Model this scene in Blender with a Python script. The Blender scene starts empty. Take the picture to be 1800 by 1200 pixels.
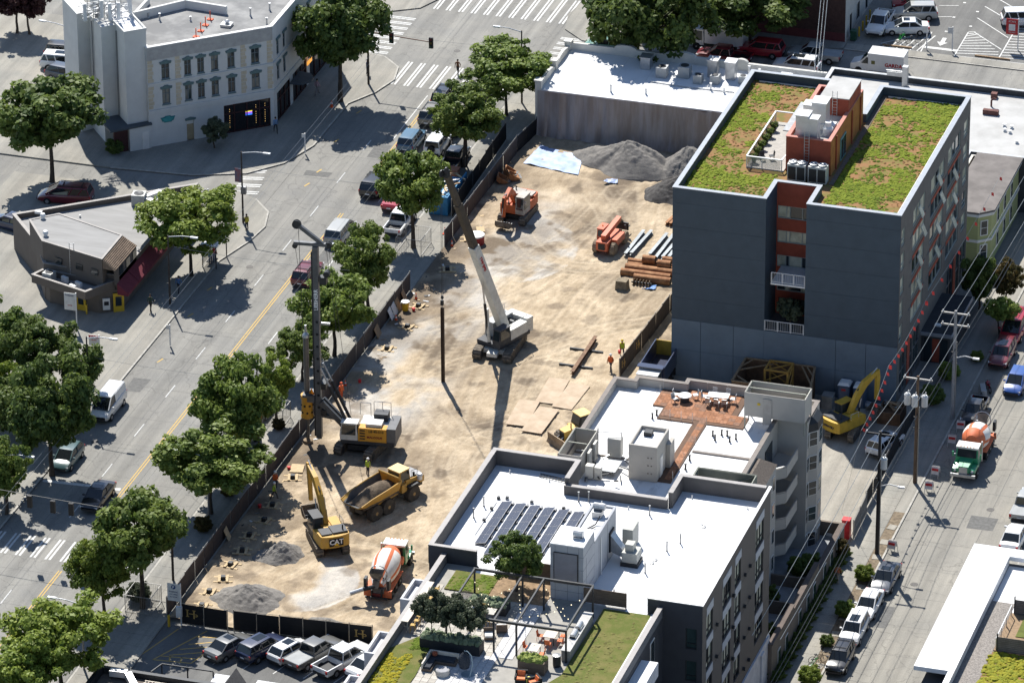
import bpy,math,random
import numpy as np
from mathutils import Vector,Matrix
random.seed(7); rng = np.random.default_rng(11)
SC = bpy.context.scene
COL = SC.collection
R = math.radians
cam = bpy.data.objects.new('camera',bpy.data.cameras.new('camera'))
COL.objects.link(cam); SC.camera = cam
cam.data.sensor_width = 36; cam.data.lens = 200.0
cam.data.clip_start = 5; cam.data.clip_end = 6000
rt = Vector((0.954854,0.297042,-0.004466)); up = Vector((-0.128908,0.427831,0.894619)); fw = Vector((-0.26765,0.853655,-0.446807))
cam.matrix_world = Matrix(((rt.x,up.x,-fw.x,145.869),(rt.y,up.y,-fw.y,-465.242),(rt.z,up.z,-fw.z,243.51),(0,0,0,1)))
SUN = Vector((-0.42,0.68,1.0)).normalized()
w = bpy.data.worlds.new('World'); SC.world = w; w.use_nodes = True
nt = w.node_tree
sky = nt.nodes.new('ShaderNodeTexSky'); sky.sky_type = 'NISHITA'; sky.sun_disc = False
sky.sun_elevation = math.asin(SUN.z); sky.sun_rotation = math.atan2(SUN.x,SUN.y); sky.air_density = .8; sky.dust_density = .15; sky.ozone_density = 1.0
bg = nt.nodes['Background']; bg.inputs[1].default_value = 0.1
nt.links.new(sky.outputs[0],bg.inputs[0])
sl = bpy.data.lights.new('sun','SUN'); sl.energy = 5.0; sl.angle = R(.53); sl.color = (1.0,.965,.905)
so = bpy.data.objects.new('sun',sl); COL.objects.link(so); so.location = SUN * 300
so.rotation_euler = SUN.to_track_quat('Z','Y').to_euler()
SC.view_settings.view_transform = 'Standard'; SC.view_settings.look = 'None'
SC.view_settings.exposure = 0.72; SC.view_settings.gamma = 1.0
MATS = {}
def mat(name,col,rough=.8,metal=0.,var=.12,scale=1.5,bump=0.,bscale=12.,col2=None,spec=.3,stretch=None,emit=None,alpha=None,thr=(.35,.65)):
 if name in MATS: return MATS[name]
 m = bpy.data.materials.new(name); m.use_nodes = True; n = m.node_tree.nodes; l = m.node_tree.links
 b = n['Principled BSDF']; b.inputs['Roughness'].default_value = rough; b.inputs['Metallic'].default_value = metal
 b.inputs['Specular IOR Level'].default_value = spec
 c4 = (*col,1); b.inputs['Base Color'].default_value = c4
 if var or bump:
  tc = n.new('ShaderNodeTexCoord'); src = tc.outputs['Object']
  if stretch:
   mp = n.new('ShaderNodeMapping'); mp.inputs['Scale'].default_value = stretch
   l.new(src,mp.inputs[0]); src = mp.outputs[0]
 if var:
  t = n.new('ShaderNodeTexNoise'); t.inputs['Scale'].default_value = scale; t.inputs['Detail'].default_value = 6; t.inputs['Roughness'].default_value = .62
  l.new(src,t.inputs['Vector'])
  r = n.new('ShaderNodeValToRGB'); e = r.color_ramp.elements
  e[0].position,e[1].position = thr
  k2 = col2 or tuple(c * (1 + var) for c in col); k1 = col if col2 else tuple(c * (1 - var) for c in col)
  e[0].color = (*k1,1); e[1].color = (*k2,1)
  l.new(t.outputs['Fac'],r.inputs[0]); l.new(r.outputs[0],b.inputs['Base Color'])
 if bump:
  t2 = n.new('ShaderNodeTexNoise'); t2.inputs['Scale'].default_value = bscale; t2.inputs['Detail'].default_value = 4
  l.new(src,t2.inputs['Vector'])
  bp = n.new('ShaderNodeBump'); bp.inputs['Strength'].default_value = bump; bp.inputs['Distance'].default_value = .1
  l.new(t2.outputs['Fac'],bp.inputs['Height']); l.new(bp.outputs[0],b.inputs['Normal'])
 if emit: b.inputs['Emission Color'].default_value = (*emit[0],1); b.inputs['Emission Strength'].default_value = emit[1]
 if alpha is not None: b.inputs['Alpha'].default_value = alpha
 MATS[name] = m
 return m
def paint(name,col,rough=.28):
 m = mat('paint_' + name,col,rough,0,.04,2,spec=.5)
 b = m.node_tree.nodes['Principled BSDF']; b.inputs['Coat Weight'].default_value = .7; b.inputs['Coat Roughness'].default_value = .08
 return m
def glass(name,col=(.02,.028,.032),rough=.06):
 return mat('glass_' + name,col,rough,0,0,spec=.6)
class MB:
 def __init__(s): s.v = []; s.f = []; s.m = []
 def add(s,vs,fs,m=0):
  k = len(s.v); s.v += [tuple(p) for p in vs]; s.f += [tuple(i + k for i in f) for f in fs]; s.m += [m] * len(fs); return s
 def box(s,x0,x1,y0,y1,z0,z1,m=0):
  return s.add([(x0,y0,z0),(x1,y0,z0),(x1,y1,z0),(x0,y1,z0),(x0,y0,z1),(x1,y0,z1),(x1,y1,z1),(x0,y1,z1)],
     [(3,2,1,0),(4,5,6,7),(0,1,5,4),(1,2,6,5),(2,3,7,6),(3,0,4,7)],m)
 def obox(s,c,d,rz=0.,rx=0.,ry=0.,m=0):
  M = Matrix.Translation(c) @ Matrix.Rotation(rz,4,'Z') @ Matrix.Rotation(ry,4,'Y') @ Matrix.Rotation(rx,4,'X')
  a,b,e = d[0] / 2,d[1] / 2,d[2] / 2
  vs = [M @ Vector(p) for p in ((-a,-b,-e),(a,-b,-e),(a,b,-e),(-a,b,-e),(-a,-b,e),(a,-b,e),(a,b,e),(-a,b,e))]
  return s.add(vs,[(3,2,1,0),(4,5,6,7),(0,1,5,4),(1,2,6,5),(2,3,7,6),(3,0,4,7)],m)
 def prism(s,poly,z0,z1,m=0,mt=None,cap=True):
  if sum(poly[i - 1][0] * poly[i][1] - poly[i][0] * poly[i - 1][1] for i in range(len(poly))) < 0: poly = poly[::-1]
  n = len(poly); vs = [(p[0],p[1],z0) for p in poly] + [(p[0],p[1],z1) for p in poly]
  s.add(vs,[(i,(i + 1) % n,n + (i + 1) % n,n + i) for i in range(n)],m)
  if cap: s.add(vs,[tuple(range(n - 1,-1,-1)),tuple(range(n,2 * n))],m if mt is None else mt)
  return s
 def xprism(s,prof,a,b,axis='y',m=0):
  n = len(prof)
  mk = (lambda u,z,t: (u,t,z)) if axis == 'y' else (lambda u,z,t: (t,u,z))
  vs = [mk(u,z,a) for u,z in prof] + [mk(u,z,b) for u,z in prof]
  return s.add(vs,[(i,(i + 1) % n,n + (i + 1) % n,n + i) for i in range(n)] + [tuple(range(n - 1,-1,-1)),tuple(range(n,2 * n))],m)
 def tube(s,a,b,r0,r1=None,n=8,m=0):
  a,b = Vector(a),Vector(b); r1 = r0 if r1 is None else r1
  q = (b - a).to_track_quat('Z','Y'); vs = []
  for p,r in ((a,r0),(b,r1)):
   for i in range(n):
    t = 2 * math.pi * i / n; vs.append(p + q @ Vector((r * math.cos(t),r * math.sin(t),0)))
  return s.add(vs,[(i,(i + 1) % n,n + (i + 1) % n,n + i) for i in range(n)] + [tuple(range(n - 1,-1,-1)),tuple(range(n,2 * n))],m)
 def path(s,pts,r,n=6,m=0):
  for i in range(len(pts) - 1): s.tube(pts[i],pts[i + 1],r,n=n,m=m)
  return s
 def bar(s,a,b,w,h,m=0):
  a,b = Vector(a),Vector(b); d = (b - a).normalized()
  sd = d.cross(Vector((0,0,1))); sd = Vector((1,0,0)) if sd.length < 1e-4 else sd.normalized()
  u = sd.cross(d); vs = []
  for p in (a,b):
   for i,j in ((-1,-1),(1,-1),(1,1),(-1,1)): vs.append(p + sd * (i * w / 2) + u * (j * h / 2))
  return s.add(vs,[(0,1,2,3)[::-1],(4,5,6,7),(0,1,5,4),(1,2,6,5),(2,3,7,6),(3,0,4,7)],m)
 def lathe(s,c,prof,n=12,m=0,axis='z'):
  k = len(prof); vs = []
  for r,z in prof:
   for i in range(n):
    t = 2 * math.pi * i / n; x,y = r * math.cos(t),r * math.sin(t)
    p = (x,y,z) if axis == 'z' else ((z,x,y) if axis == 'x' else (y,z,x))
    vs.append((c[0] + p[0],c[1] + p[1],c[2] + p[2]))
  fs = [(j * n + i,j * n + (i + 1) % n,(j + 1) * n + (i + 1) % n,(j + 1) * n + i) for j in range(k - 1) for i in range(n)]
  return s.add(vs,fs + [tuple(range(n - 1,-1,-1)),tuple(range((k - 1) * n,k * n))],m)
 def loft(s,rings,m=0,cap=True):
  n = len(rings[0]); vs = [p for r in rings for p in r]
  fs = [(j * n + i,j * n + (i + 1) % n,(j + 1) * n + (i + 1) % n,(j + 1) * n + i) for j in range(len(rings) - 1) for i in range(n)]
  if cap: fs += [tuple(range(n - 1,-1,-1)),tuple(range((len(rings) - 1) * n,len(rings) * n))]
  return s.add(vs,fs,m)
 def mesh(s,name,smooth=False):
  me = bpy.data.meshes.new(name); me.from_pydata([tuple(p) for p in s.v],[],s.f)
  me.polygons.foreach_set('material_index',s.m); me.update()
  if smooth: me.polygons.foreach_set('use_smooth',[True] * len(me.polygons)); me.set_sharp_from_angle(angle=R(38))
  return me
def obj(name,mb,ms,parent=None,smooth=False,loc=None,rz=0.):
 me = mb.mesh(name,smooth) if isinstance(mb,MB) else mb
 if isinstance(mb,MB):
  for q in (ms if isinstance(ms,(list,tuple)) else [ms]): me.materials.append(q)
 o = bpy.data.objects.new(name,me); COL.objects.link(o)
 if parent: o.parent = parent
 if loc is not None: o.location = loc
 if rz: o.rotation_euler = (0,0,rz)
 return o
def tag(o,label=None,cat=None,group=None,kind=None):
 if label: o['label'] = label
 if cat: o['category'] = cat
 if group: o['group'] = group
 if kind: o['kind'] = kind
 return o
def thing(name,label,cat,loc=(0,0,0),rz=0.,group=None):
 o = bpy.data.objects.new(name,None); COL.objects.link(o); o.empty_display_size = .3
 o.location = loc if len(loc) == 3 else (*loc,0); o.rotation_euler = (0,0,rz)
 return tag(o,label,cat,group)
KIDS = {}
def copy_tree(o,parent=None):
 c = o.copy(); COL.objects.link(c)
 if parent: c.parent = parent
 for ch in o.children: copy_tree(ch,c)
 return c
def place(src,loc,rz=0.,label=None,group=None,first=[None]):
 c = copy_tree(src); c.location = loc if len(loc) == 3 else (*loc,0); c.rotation_euler = (0,0,rz)
 if label: c['label'] = label
 if group: c['group'] = group
 return c
def share(name,me,parent,loc,rz=0.,scale=None):
 o = bpy.data.objects.new(name,me); COL.objects.link(o); o.parent = parent; o.location = loc
 if rz: o.rotation_euler = (0,0,rz)
 if scale: o.scale = scale
 return o
def struct(name,mb,ms,label=None,parent=None,smooth=False):
 o = obj(name,mb,ms,parent,smooth); tag(o,label,kind='structure'); return o
def rect(x0,x1,y0,y1): return [(x0,y0),(x1,y0),(x1,y1),(x0,y1)]
# ================================================================ ground, roads, pavements
def vnoise(x,y,sc,seed=0,oct=4):
 x = np.asarray(x) * sc; y = np.asarray(y) * sc; tot = 0; amp = 1; s = 0
 for o in range(oct):
  g = np.random.default_rng(seed * 97 + o).random((64,64))
  xi = np.floor(x).astype(int); yi = np.floor(y).astype(int); fx = x - xi; fy = y - yi
  fx = fx * fx * (3 - 2 * fx); fy = fy * fy * (3 - 2 * fy)
  a = g[xi % 64,yi % 64]; b = g[(xi + 1) % 64,yi % 64]; c = g[xi % 64,(yi + 1) % 64]; d = g[(xi + 1) % 64,(yi + 1) % 64]
  tot = tot + amp * ((a * (1 - fx) + b * fx) * (1 - fy) + (c * (1 - fx) + d * fx) * fy); s += amp; amp *= .5; x = x * 2.03; y = y * 2.03
 return tot / s
def road_mat(name,col,warm,crack=.38,dirt=.5,joint=0.):
 m = bpy.data.materials.new(name); m.use_nodes = True; n = m.node_tree.nodes; l = m.node_tree.links; b = n['Principled BSDF']
 b.inputs['Roughness'].default_value = .9; b.inputs['Specular IOR Level'].default_value = .2
 class _T: pass
 ge = n.new('ShaderNodeNewGeometry'); tc = _T(); tc.outputs = {'Object': ge.outputs['Position']}
 def noise(sc,det=6,stretch=(1,1,1)):
  mp = n.new('ShaderNodeMapping'); mp.inputs['Scale'].default_value = stretch; l.new(tc.outputs['Object'],mp.inputs[0])
  t = n.new('ShaderNodeTexNoise'); t.inputs['Scale'].default_value = sc; t.inputs['Detail'].default_value = det; t.inputs['Roughness'].default_value = .65
  l.new(mp.outputs[0],t.inputs['Vector']); return t.outputs['Fac']
 def ramp(src,p0,p1,c0,c1):
  r = n.new('ShaderNodeValToRGB'); e = r.color_ramp.elements; e[0].position = p0; e[1].position = p1; e[0].color = (*c0,1); e[1].color = (*c1,1); l.new(src,r.inputs[0]); return r.outputs[0]
 def mix(a,bb,f,op='MIX'):
  k = n.new('ShaderNodeMix'); k.data_type = 'RGBA'; k.blend_type = op
  for s_,v in ((k.inputs['A'],a),(k.inputs['B'],bb)):
   if isinstance(v,tuple): s_.default_value = (*v,1)
   else: l.new(v,s_)
  if isinstance(f,float): k.inputs['Factor'].default_value = f
  else: l.new(f,k.inputs['Factor'])
  return k.outputs['Result']
 c = ramp(noise(.22),.35,.7,col,warm)
 c = mix(c,ramp(noise(.75,5,(1,.03,1)),.35,.7,(.80,.80,.80),(1.14,1.14,1.13)),1.0,'MULTIPLY')
 c = mix(c,ramp(noise(9.,5),.3,.7,(.82,.82,.82),(1.12,1.12,1.12)),1.0,'MULTIPLY')
 if crack:
  v = n.new('ShaderNodeTexVoronoi'); v.feature = 'DISTANCE_TO_EDGE'; v.inputs['Scale'].default_value = .42
  wv = n.new('ShaderNodeTexNoise'); wv.inputs['Scale'].default_value = .9; wv.inputs['Detail'].default_value = 5; l.new(tc.outputs['Object'],wv.inputs['Vector'])
  va = n.new('ShaderNodeVectorMath'); va.operation = 'MULTIPLY_ADD'; va.inputs[1].default_value = (1.6,1.6,0); l.new(wv.outputs['Color'],va.inputs[0]); l.new(tc.outputs['Object'],va.inputs[2])
  l.new(va.outputs[0],v.inputs['Vector'])
  ck = ramp(v.outputs['Distance'],.004,.018,(1,1,1),(0,0,0))
  gate = ramp(noise(.13,3),.36,.5,(0,0,0),(1,1,1))
  k = n.new('ShaderNodeMath'); k.operation = 'MULTIPLY'; l.new(ck,k.inputs[0]); l.new(gate,k.inputs[1])
  k2 = n.new('ShaderNodeMath'); k2.operation = 'MULTIPLY'; k2.inputs[1].default_value = crack; l.new(k.outputs[0],k2.inputs[0])
  c = mix(c,tuple(x * .35 for x in col),k2.outputs[0])
 st = ramp(noise(.35,4),.62,.74,(0,0,0),(1,1,1)); k = n.new('ShaderNodeMath'); k.operation = 'MULTIPLY'; k.inputs[1].default_value = dirt; l.new(st,k.inputs[0])
 c = mix(c,tuple(x * .62 for x in col),k.outputs[0])
 l.new(c,b.inputs['Base Color'])
 return m
ASPH = road_mat('asphalt_worn',(.205,.201,.188),(.255,.245,.220))
ASPH_D = road_mat('asphalt_dark',(.135,.134,.130),(.175,.172,.163),.2)
CONC = road_mat('concrete_pavement',(.235,.228,.205),(.31,.29,.25),.12,.35)
CONC_L = road_mat('concrete_yard',(.28,.262,.225),(.35,.32,.27),.2,.4)
KERB = mat('kerb_concrete',(.34,.325,.29),.9,0,.2,2)
WHITE_L = mat('road_paint_white',(.54,.54,.52),.8,0,.3,4,col2=(.34,.335,.315),thr=(.52,.66))
YEL_L = mat('road_paint_yellow',(.50,.33,.09),.8,0,.25,4,col2=(.34,.27,.15),thr=(.5,.66))
struct('ground',MB().add([(-700,-700,-.02),(700,-700,-.02),(700,900,-.02),(-700,900,-.02)],[(0,1,2,3)]),ASPH,'worn grey ground sheet under the whole district')
AV = struct('avenue',MB().add([(-32.9,-260,.004),(-17,-260,.004),(-17,320,.004),(-32.9,320,.004)],[(0,1,2,3)]),ASPH,'wide worn grey avenue with two-way traffic beside the site')
CS = struct('cross_street',MB().add([(-300,60,.004),(-32.9,60,.004),(-32.9,76.8,.004),(-300,76.8,.004),(-17,60.5,.004),(300,60.5,.004),(300,76.7,.004),(-17,76.7,.004)],[(0,1,2,3),(4,5,6,7)]),ASPH,'cross street behind the white-roofed store')
SSTR = struct('side_street_road',MB().add([(*p,.006) for p in ((-33,14),(-33,34.5),(-37,28.8),(-42.5,26.3),(-52,25.5),(-95,25),(-95,10),(-55,11),(-38.3,18.5))],[tuple(range(9))[::-1]]),ASPH,'short side street between the brown bank and the white block')
RS = struct('back_street',MB().add([(44.4,-260,.004),(56.2,-260,.004),(56.2,60,.004),(44.4,60,.004)],[(0,1,2,3)]),road_mat('asphalt_pale',(.235,.225,.20),(.29,.272,.235)),'pale narrow street with utility poles behind the apartment blocks')
PARK = struct('parking_lot',MB().add([(*p,.004) for p in rect(-12.6,30,-190,-60.9)],[(0,1,2,3)]),ASPH_D,'dark asphalt car park outside the lower site fence')
LOT2 = struct('parking_lot',MB().add([(*p,.004) for p in rect(16.6,160,78.35,200)],[(0,1,2,3)]),ASPH_D,'open car park with hatched corners across the cross street')
BLOT = struct('parking_lot',MB().add([(*p,.004) for p in rect(-110,-53,-16,10)],[(0,1,2,3)]),ASPH,'bank drive-through lot beside the brown building')
TLOT = struct('parking_lot',MB().add([(*p,.004) for p in rect(-170,-58.5,28,58.8)],[(0,1,2,3)]),ASPH,'lot beside the antenna tower building')
def pavement(name,poly,label,mt=None,h=.13,slabs=None,kerb=None,sl=1.5):
 o = struct(name,MB().prism(poly,-.3,h),mt or CONC,label)
 if kerb:
  for a,b in kerb:
   a,b = Vector((*a,h - .03)),Vector((*b,h - .03))
   obj('kerb',MB().bar(a,b,.18,.08),KERB,o)
 if slabs:
  x0,x1,y0,y1,nx,ny = slabs; dx = (x1 - x0) / nx; dy = (y1 - y0) / ny
  me = MB().box(-dx / 2 + .012,dx / 2 - .012,-dy / 2 + .012,dy / 2 - .012,-.05,.012).mesh('slab'); me.materials.append(mt or CONC)
  for i in range(nx):
   for j in range(ny):
    s = share('slab',me,o,(x0 + (i + .5) * dx,y0 + (j + .5) * dy,h + random.uniform(0,.004)),random.choice((0,math.pi)))
 return o
SITEWALK = pavement('sidewalk',rect(-17,-12.62,-260,59),'concrete sidewalk with street trees along the site fence',CONC,slabs=(-16.7,-12.7,-80,57,2,68),kerb=[((-17,-260),(-17,52))])
arc = lambda cx,cy,r,a0,a1,n=8: [(cx + r * math.cos(R(a0 + (a1 - a0) * i / n)),cy + r * math.sin(R(a0 + (a1 - a0) * i / n))) for i in range(n + 1)]
pavement('sidewalk',[(-60,22.2),(-60,-260),(-32.9,-260),(-32.9,8.5)] + [(-31.6,13.5),(-31.2,17.2),(-32.0,20.5),(-34.2,23.0),(-36.5,24.3)] + [(-39,22.5),(-52,22.2)],'concrete pavement around the brown bank building',CONC,h=.12,
  slabs=None,kerb=[((-32.9,-260),(-32.9,8.5)),((-32.9,8.5),(-31.6,13.5)),((-31.6,13.5),(-31.2,17.2)),((-31.2,17.2),(-32,20.5)),((-32,20.5),(-34.2,23))])
pk = [(-95,25.8),(-51,25.9),(-42.3,26.6),(-37.2,28.6),(-34.4,32),(-32.9,37),(-32.9,48),(-31.1,51.5),(-30.2,55.2),(-30.8,58.4),(-33,60.6),(-36,61.2),(-95,61)]
pavement('sidewalk',pk,'wide shaded pavement in front of the white three-storey block',CONC,kerb=[(pk[i],pk[i + 1]) for i in range(1,11)])
pavement('sidewalk',[(-120,79.5),(-40,72.0),(-36.5,72.3),(-33.5,74.2),(-32.2,77.5),(-32.9,82),(-32.9,320),(-120,320)],'far corner pavement above the upper crosswalk')
pavement('sidewalk',[(-17,320),(-17,82)] + [(-17.6,77),(-16.8,73.2),(-14.2,70.8),(-11,70.4)] + [(13.1,76.8),(13.1,78.3),(2,90),(2,320)],'corner pavement with a kerb ramp below the large street tree')
pavement('sidewalk',rect(13.2,160,76.7,78.3),'pale sidewalk and driveway apron before the hatched car park',CONC,h=.1,slabs=(14,60,76.85,78.25,16,1),kerb=[((13.2,76.7),(160,76.7))])
pavement('sidewalk',rect(41.05,43.3,-260,60),'narrow concrete sidewalk beside the planted strip',CONC,slabs=(41.1,43.28,-66,12,1,55))
VERGE = pavement('planting_strip',rect(43.3,44.4,-260,-23),'planting strip of dry soil and paving stones along the pale street',mat('dry_soil',(.16,.125,.085),.95,0,.35,3,bump=.4),h=.11,kerb=[((44.4,-260),(44.4,58))])
pavement('sidewalk',rect(43.3,44.4,-23,60),'kerbside concrete beside the apartment block driveway',CONC,h=.11)
pavement('sidewalk',rect(56.2,200,-260,60),'pavement on the far side of the pale street',CONC,kerb=[((56.2,-260),(56.2,58))])
struct('yard',MB().prism(rect(13.1,41.05,-60,2),-.3,.06),CONC_L,'sunlit concrete yard between the grey and beige blocks')
def mark(parent,poly,m,name='road_marking',z=.011):
 if sum(poly[i - 1][0] * poly[i][1] - poly[i][0] * poly[i - 1][1] for i in range(len(poly))) < 0: poly = poly[::-1]
 return obj(name,MB().add([(p[0],p[1],z) for p in poly],[tuple(range(len(poly)))]),m,parent)
def line(parent,a,b,w,m,name='lane_line',z=.011):
 a,b = Vector(a),Vector(b); d = (b - a).normalized(); s = Vector((-d.y,d.x)) * w / 2
 return mark(parent,[a + s,b + s,b - s,a - s],m,name,z)
for x in (-24.98,-24.72):
 line(AV,(x,-47),(x,22.5),.11,YEL_L); line(AV,(x,29),(x,53),.11,YEL_L); line(AV,(x,-140),(x,-55),.11,YEL_L)
for k in range(-12,7):
 y = -11.0 + 8.3 * k
 if -54 < y < -46 or y > 50: continue
 line(AV,(-27.7,y - 1.3),(-27.7,y + 1.3),.11,WHITE_L)
 if y < 45: line(AV,(-22.2,y + 5.1 - 1.3),(-22.2,y + 5.1 + 1.3),.11,WHITE_L)
line(AV,(-25.6,41),(-25.6,52.5),.11,WHITE_L)
def crosswalk(parent,x0,x1,y0,y1,pitch,axis):
 k = x0 if axis == 'x' else y0
 while k < (x1 if axis == 'x' else y1):
  for o in (0,.38):
   a = k + o
   if axis == 'x': mark(parent,rect(a,a + .2,y0,y1),WHITE_L,'crosswalk_bar')
   else: mark(parent,rect(x0,x1,a,a + .2),WHITE_L,'crosswalk_bar')
  k += pitch
crosswalk(AV,-30.3,-17.6,54.2,60.3,1.42,'x')
crosswalk(AV,-32.2,-17.8,74.6,81.2,1.42,'x')
crosswalk(AV,-32.7,-17.5,-53.4,-49.6,1.42,'x')
crosswalk(CS,-16.6,-12.6,61.2,71,1.35,'y')
crosswalk(CS,-37.2,-33.1,61.5,71.6,1.35,'y')
for q in range(6):
 y = 20.5 + q * 1.7; x = -36.9 - .10 * q
 for o in (0,.45): line(SSTR,(x,y + o),(x + 3.0 - .22 * q,y + o + .5),.22,WHITE_L,'crosswalk_bar',.013)
line(AV,(-32.6,-39.5),(-27.8,-39.2),.45,WHITE_L,'stop_line'); line(AV,(-27.2,-39.2),(-25.2,-39.1),.45,WHITE_L,'stop_line')
for x,y in ((-31.3,46),(-31.2,38.5),(-30.5,31),(-30.6,27.5),(-31,-14),(-31.6,-4),(-31.8,2)):
 line(AV,(x,y),(x + .25,y + .9),.16,YEL_L,'survey_mark')
for a,b in (((-8.67,-61.4),(-11.44,-67.5)),((-11.44,-67.48),(-8.06,-67.13)),((-8.06,-67.13),(-7.3,-64.4)),((-9.82,-65.12),(-7.7,-64.08)),((-9.4,-64.1),(-7.3,-63.0)),((-9.1,-62.6),(-6.9,-62.2)),((-10.37,-66.36),(-7.6,-65.0)),((-11.1,-66.7),(-8.0,-66.3)),((-11.19,-61.8),(-12.86,-67.6)),((-10.2,-66.5),(-10.0,-67.3)),((-9.2,-66.4),(-9.0,-67.2))):
 line(PARK,a,b,.12,YEL_L,'bay_line')
for i in range(6): line(PARK,(-6.2 + 2.75 * i,-66.8),(-4.6 + 2.75 * i,-61.6),.1,WHITE_L,'bay_line')
for a,b in (((16.6,78.45),(21.2,78.45)),((21.2,78.45),(21.1,84)),((16.6,79.4),(21.1,84)),((24.87,78.5),(24.87,85.0)),((24.87,85.1),(25.6,85.3)),((25.5,85.2),(29.3,81.5)),((29.55,79),(29.55,89.6)),((24.9,89.1),(29.3,84.8)),((25,92.4),(29.6,88.2)),((26.1,94.7),(29.6,91.5)),((29.5,78.5),(60,78.5)),((24.9,78.5),(29.4,78.5))):
 line(LOT2,a,b,.13,WHITE_L,'bay_line')
for i in range(6): line(LOT2,(17.0 + .75 * i,78.6),(16.0 + .9 * i + 1.2,79.5 + .72 * i),.15,WHITE_L,'hatch_line',.012)
for i in range(9): line(LOT2,(24.95,79.2 + .68 * i),(min(29.3,25.2 + .0 * i + (8 - i) * .52 + .3),79.2 + .68 * i + (.9 if i < 8 else .2)),.15,WHITE_L,'hatch_line',.012)
for i in range(14): line(LOT2,(29.65,79.3 + .75 * i),(35.5,80.3 + .75 * i),.15,WHITE_L,'hatch_line',.012)
mark(LOT2,rect(21.3,24.8,79.6,80.1),WHITE_L,'stop_line')
mark(LOT2,[(22.8,80.6),(23.4,81.6),(23.05,81.6),(23.05,82.8),(22.6,82.8),(22.6,81.6),(22.25,81.6)],WHITE_L,'arrow')
for i in range(3): line(LOT2,(20.2,88 + 3.2 * i),(22.2,88.6 + 3.2 * i),.11,WHITE_L,'bay_line')
for x,y in ((22.4,84.4),(24.6,86.5),(22.3,88.4),(24.4,90.6),(22.5,92.6),(24.5,95)): mark(LOT2,rect(x,x + .3,y,y + .3),WHITE_L,'marker_dot')
line(BLOT,(-53.35,4.32),(-44.66,-6.76),.2,WHITE_L,'bay_line'); line(BLOT,(-52.29,-1.01),(-47.65,-7.27),.18,WHITE_L,'bay_line')
ar = [(-53.53,2.37),(-52.60,1.71),(-52.68,2.36),(-53.56,2.90)]
mark(BLOT,ar,WHITE_L,'arrow')
# ================================================================ construction site earth
gx = np.arange(-12.5,16.55,.16); gy = np.arange(-60.6,46.6,.16)
GX,GY = np.meshgrid(gx,gy,indexing='ij')
wx = GX + 1.3 * (vnoise(GX,GY,.12,3) - .5); wy = GY
zz = .16 * (vnoise(GX,GY,.25,1) - .5) + .07 * (vnoise(GX,GY,1.1,2) - .5) + .05 * (vnoise(GX,GY,2.6,12) - .5)
rut = np.zeros_like(GX); lightt = np.zeros_like(GX)
TRK = [[(2,-58),(4.5,-40),(1.0,-24),(-1.5,-10),(-2.5,8),(1,22),(3,38)],[(0,-56),(8.5,-42),(6,-26),(3.5,-8),(4,10),(6,24),(2,40)],[(9,-50),(10,-36),(8,-22),(6.5,-6),(8,8),(9.5,22),(7.5,36)],
 [(-6,-50),(-3,-38),(-4,-20),(-6,-4),(-5,12),(-1,26),(0,36)],[(10,-52),(12,-40),(11,-30),(7,-22),(1,-20),(-4,-14)],[(-8,-46),(0,-44),(8,-46),(12,-44)],
 [(-7,24),(-2,18),(4,18),(9,24),(11,34)],[(12,8),(7,4),(3,-2),(-3,-6),(-7,-16)],[(-9,0),(-4,6),(0,14),(2,26),(-2,34)],[(5,-14),(9,-16),(11.5,-22),(10,-28),(6,-30),(3,-26),(3.5,-20),(7,-17.5),(9.5,-20.5),(9,-25)]]
def dens(pts):
 out = []
 for i in range(len(pts) - 1):
  p0,p1,p2,p3 = (np.array(pts[max(0,min(len(pts) - 1,i + d))],float) for d in (-1,0,1,2))
  for t in np.linspace(0,1,60,endpoint=False): out.append(.5 * ((2 * p1) + (p2 - p0) * t + (2 * p0 - 5 * p1 + 4 * p2 - p3) * t * t + (3 * p1 - p0 - 3 * p2 + p3) * t ** 3))
 return np.array(out)
for ti,pts in enumerate(TRK):
 d0 = dens(pts)
 for rep in range(3):
  d = d0 + rng.normal(0,.9,2) * (rep > 0); tg = np.gradient(d,axis=0); tg /= np.linalg.norm(tg,axis=1)[:,None] + 1e-6
  for side in (-1.05,1.05):
   q = d + np.stack([-tg[:,1],tg[:,0]],1) * side
   for k in range(0,len(q)):
    ix = int((q[k,0] - gx[0]) / .16); iy = int((q[k,1] - gy[0]) / .16)
    if 3 < ix < len(gx) - 4 and 3 < iy < len(gy) - 4:
     sx = slice(ix - 3,ix + 4); sy = slice(iy - 3,iy + 4)
     e = np.exp(-(((GX[sx,sy] - q[k,0]) ** 2 + (GY[sx,sy] - q[k,1]) ** 2) / .055)); chev = .75 + .25 * math.sin(k * 1.9)
     rut[sx,sy] = np.maximum(rut[sx,sy],e * chev * (.6 if rep else 1))
slab = np.clip((vnoise(wx,wy,.16,5) - .43) * 8,0,1) * np.clip((-1.5 - GX) / 3,0,1) * np.clip((GY + 24) / 6,0,1) * np.clip((34 - GY) / 8,0,1)
slab = np.maximum(slab,np.clip((vnoise(GX,GY,.2,6) - .40) * 8,0,1) * (np.hypot((GX + 3.5) / 5,(GY + 51) / 5.5) < 1))
slab = np.maximum(slab,np.clip((vnoise(GX,GY,.3,8) - .42) * 8,0,1) * (np.hypot((GX + 4) / 4.5,(GY - 19) / 7) < 1))
damp = np.clip((vnoise(GX,GY,.11,9) - .53) * 6,0,1) * .55 + np.clip((vnoise(GX,GY,.5,10) - .56) * 7,0,1) * .6
edge = np.clip((-9.2 - GX) / 2,0,1); damp = np.clip(damp + .55 * edge * vnoise(GX,GY,.5,14) * 1.6,0,1)
zz += .22 - .13 * rut + .05 * edge + .03 * slab
n0,n1 = GX.shape
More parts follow.
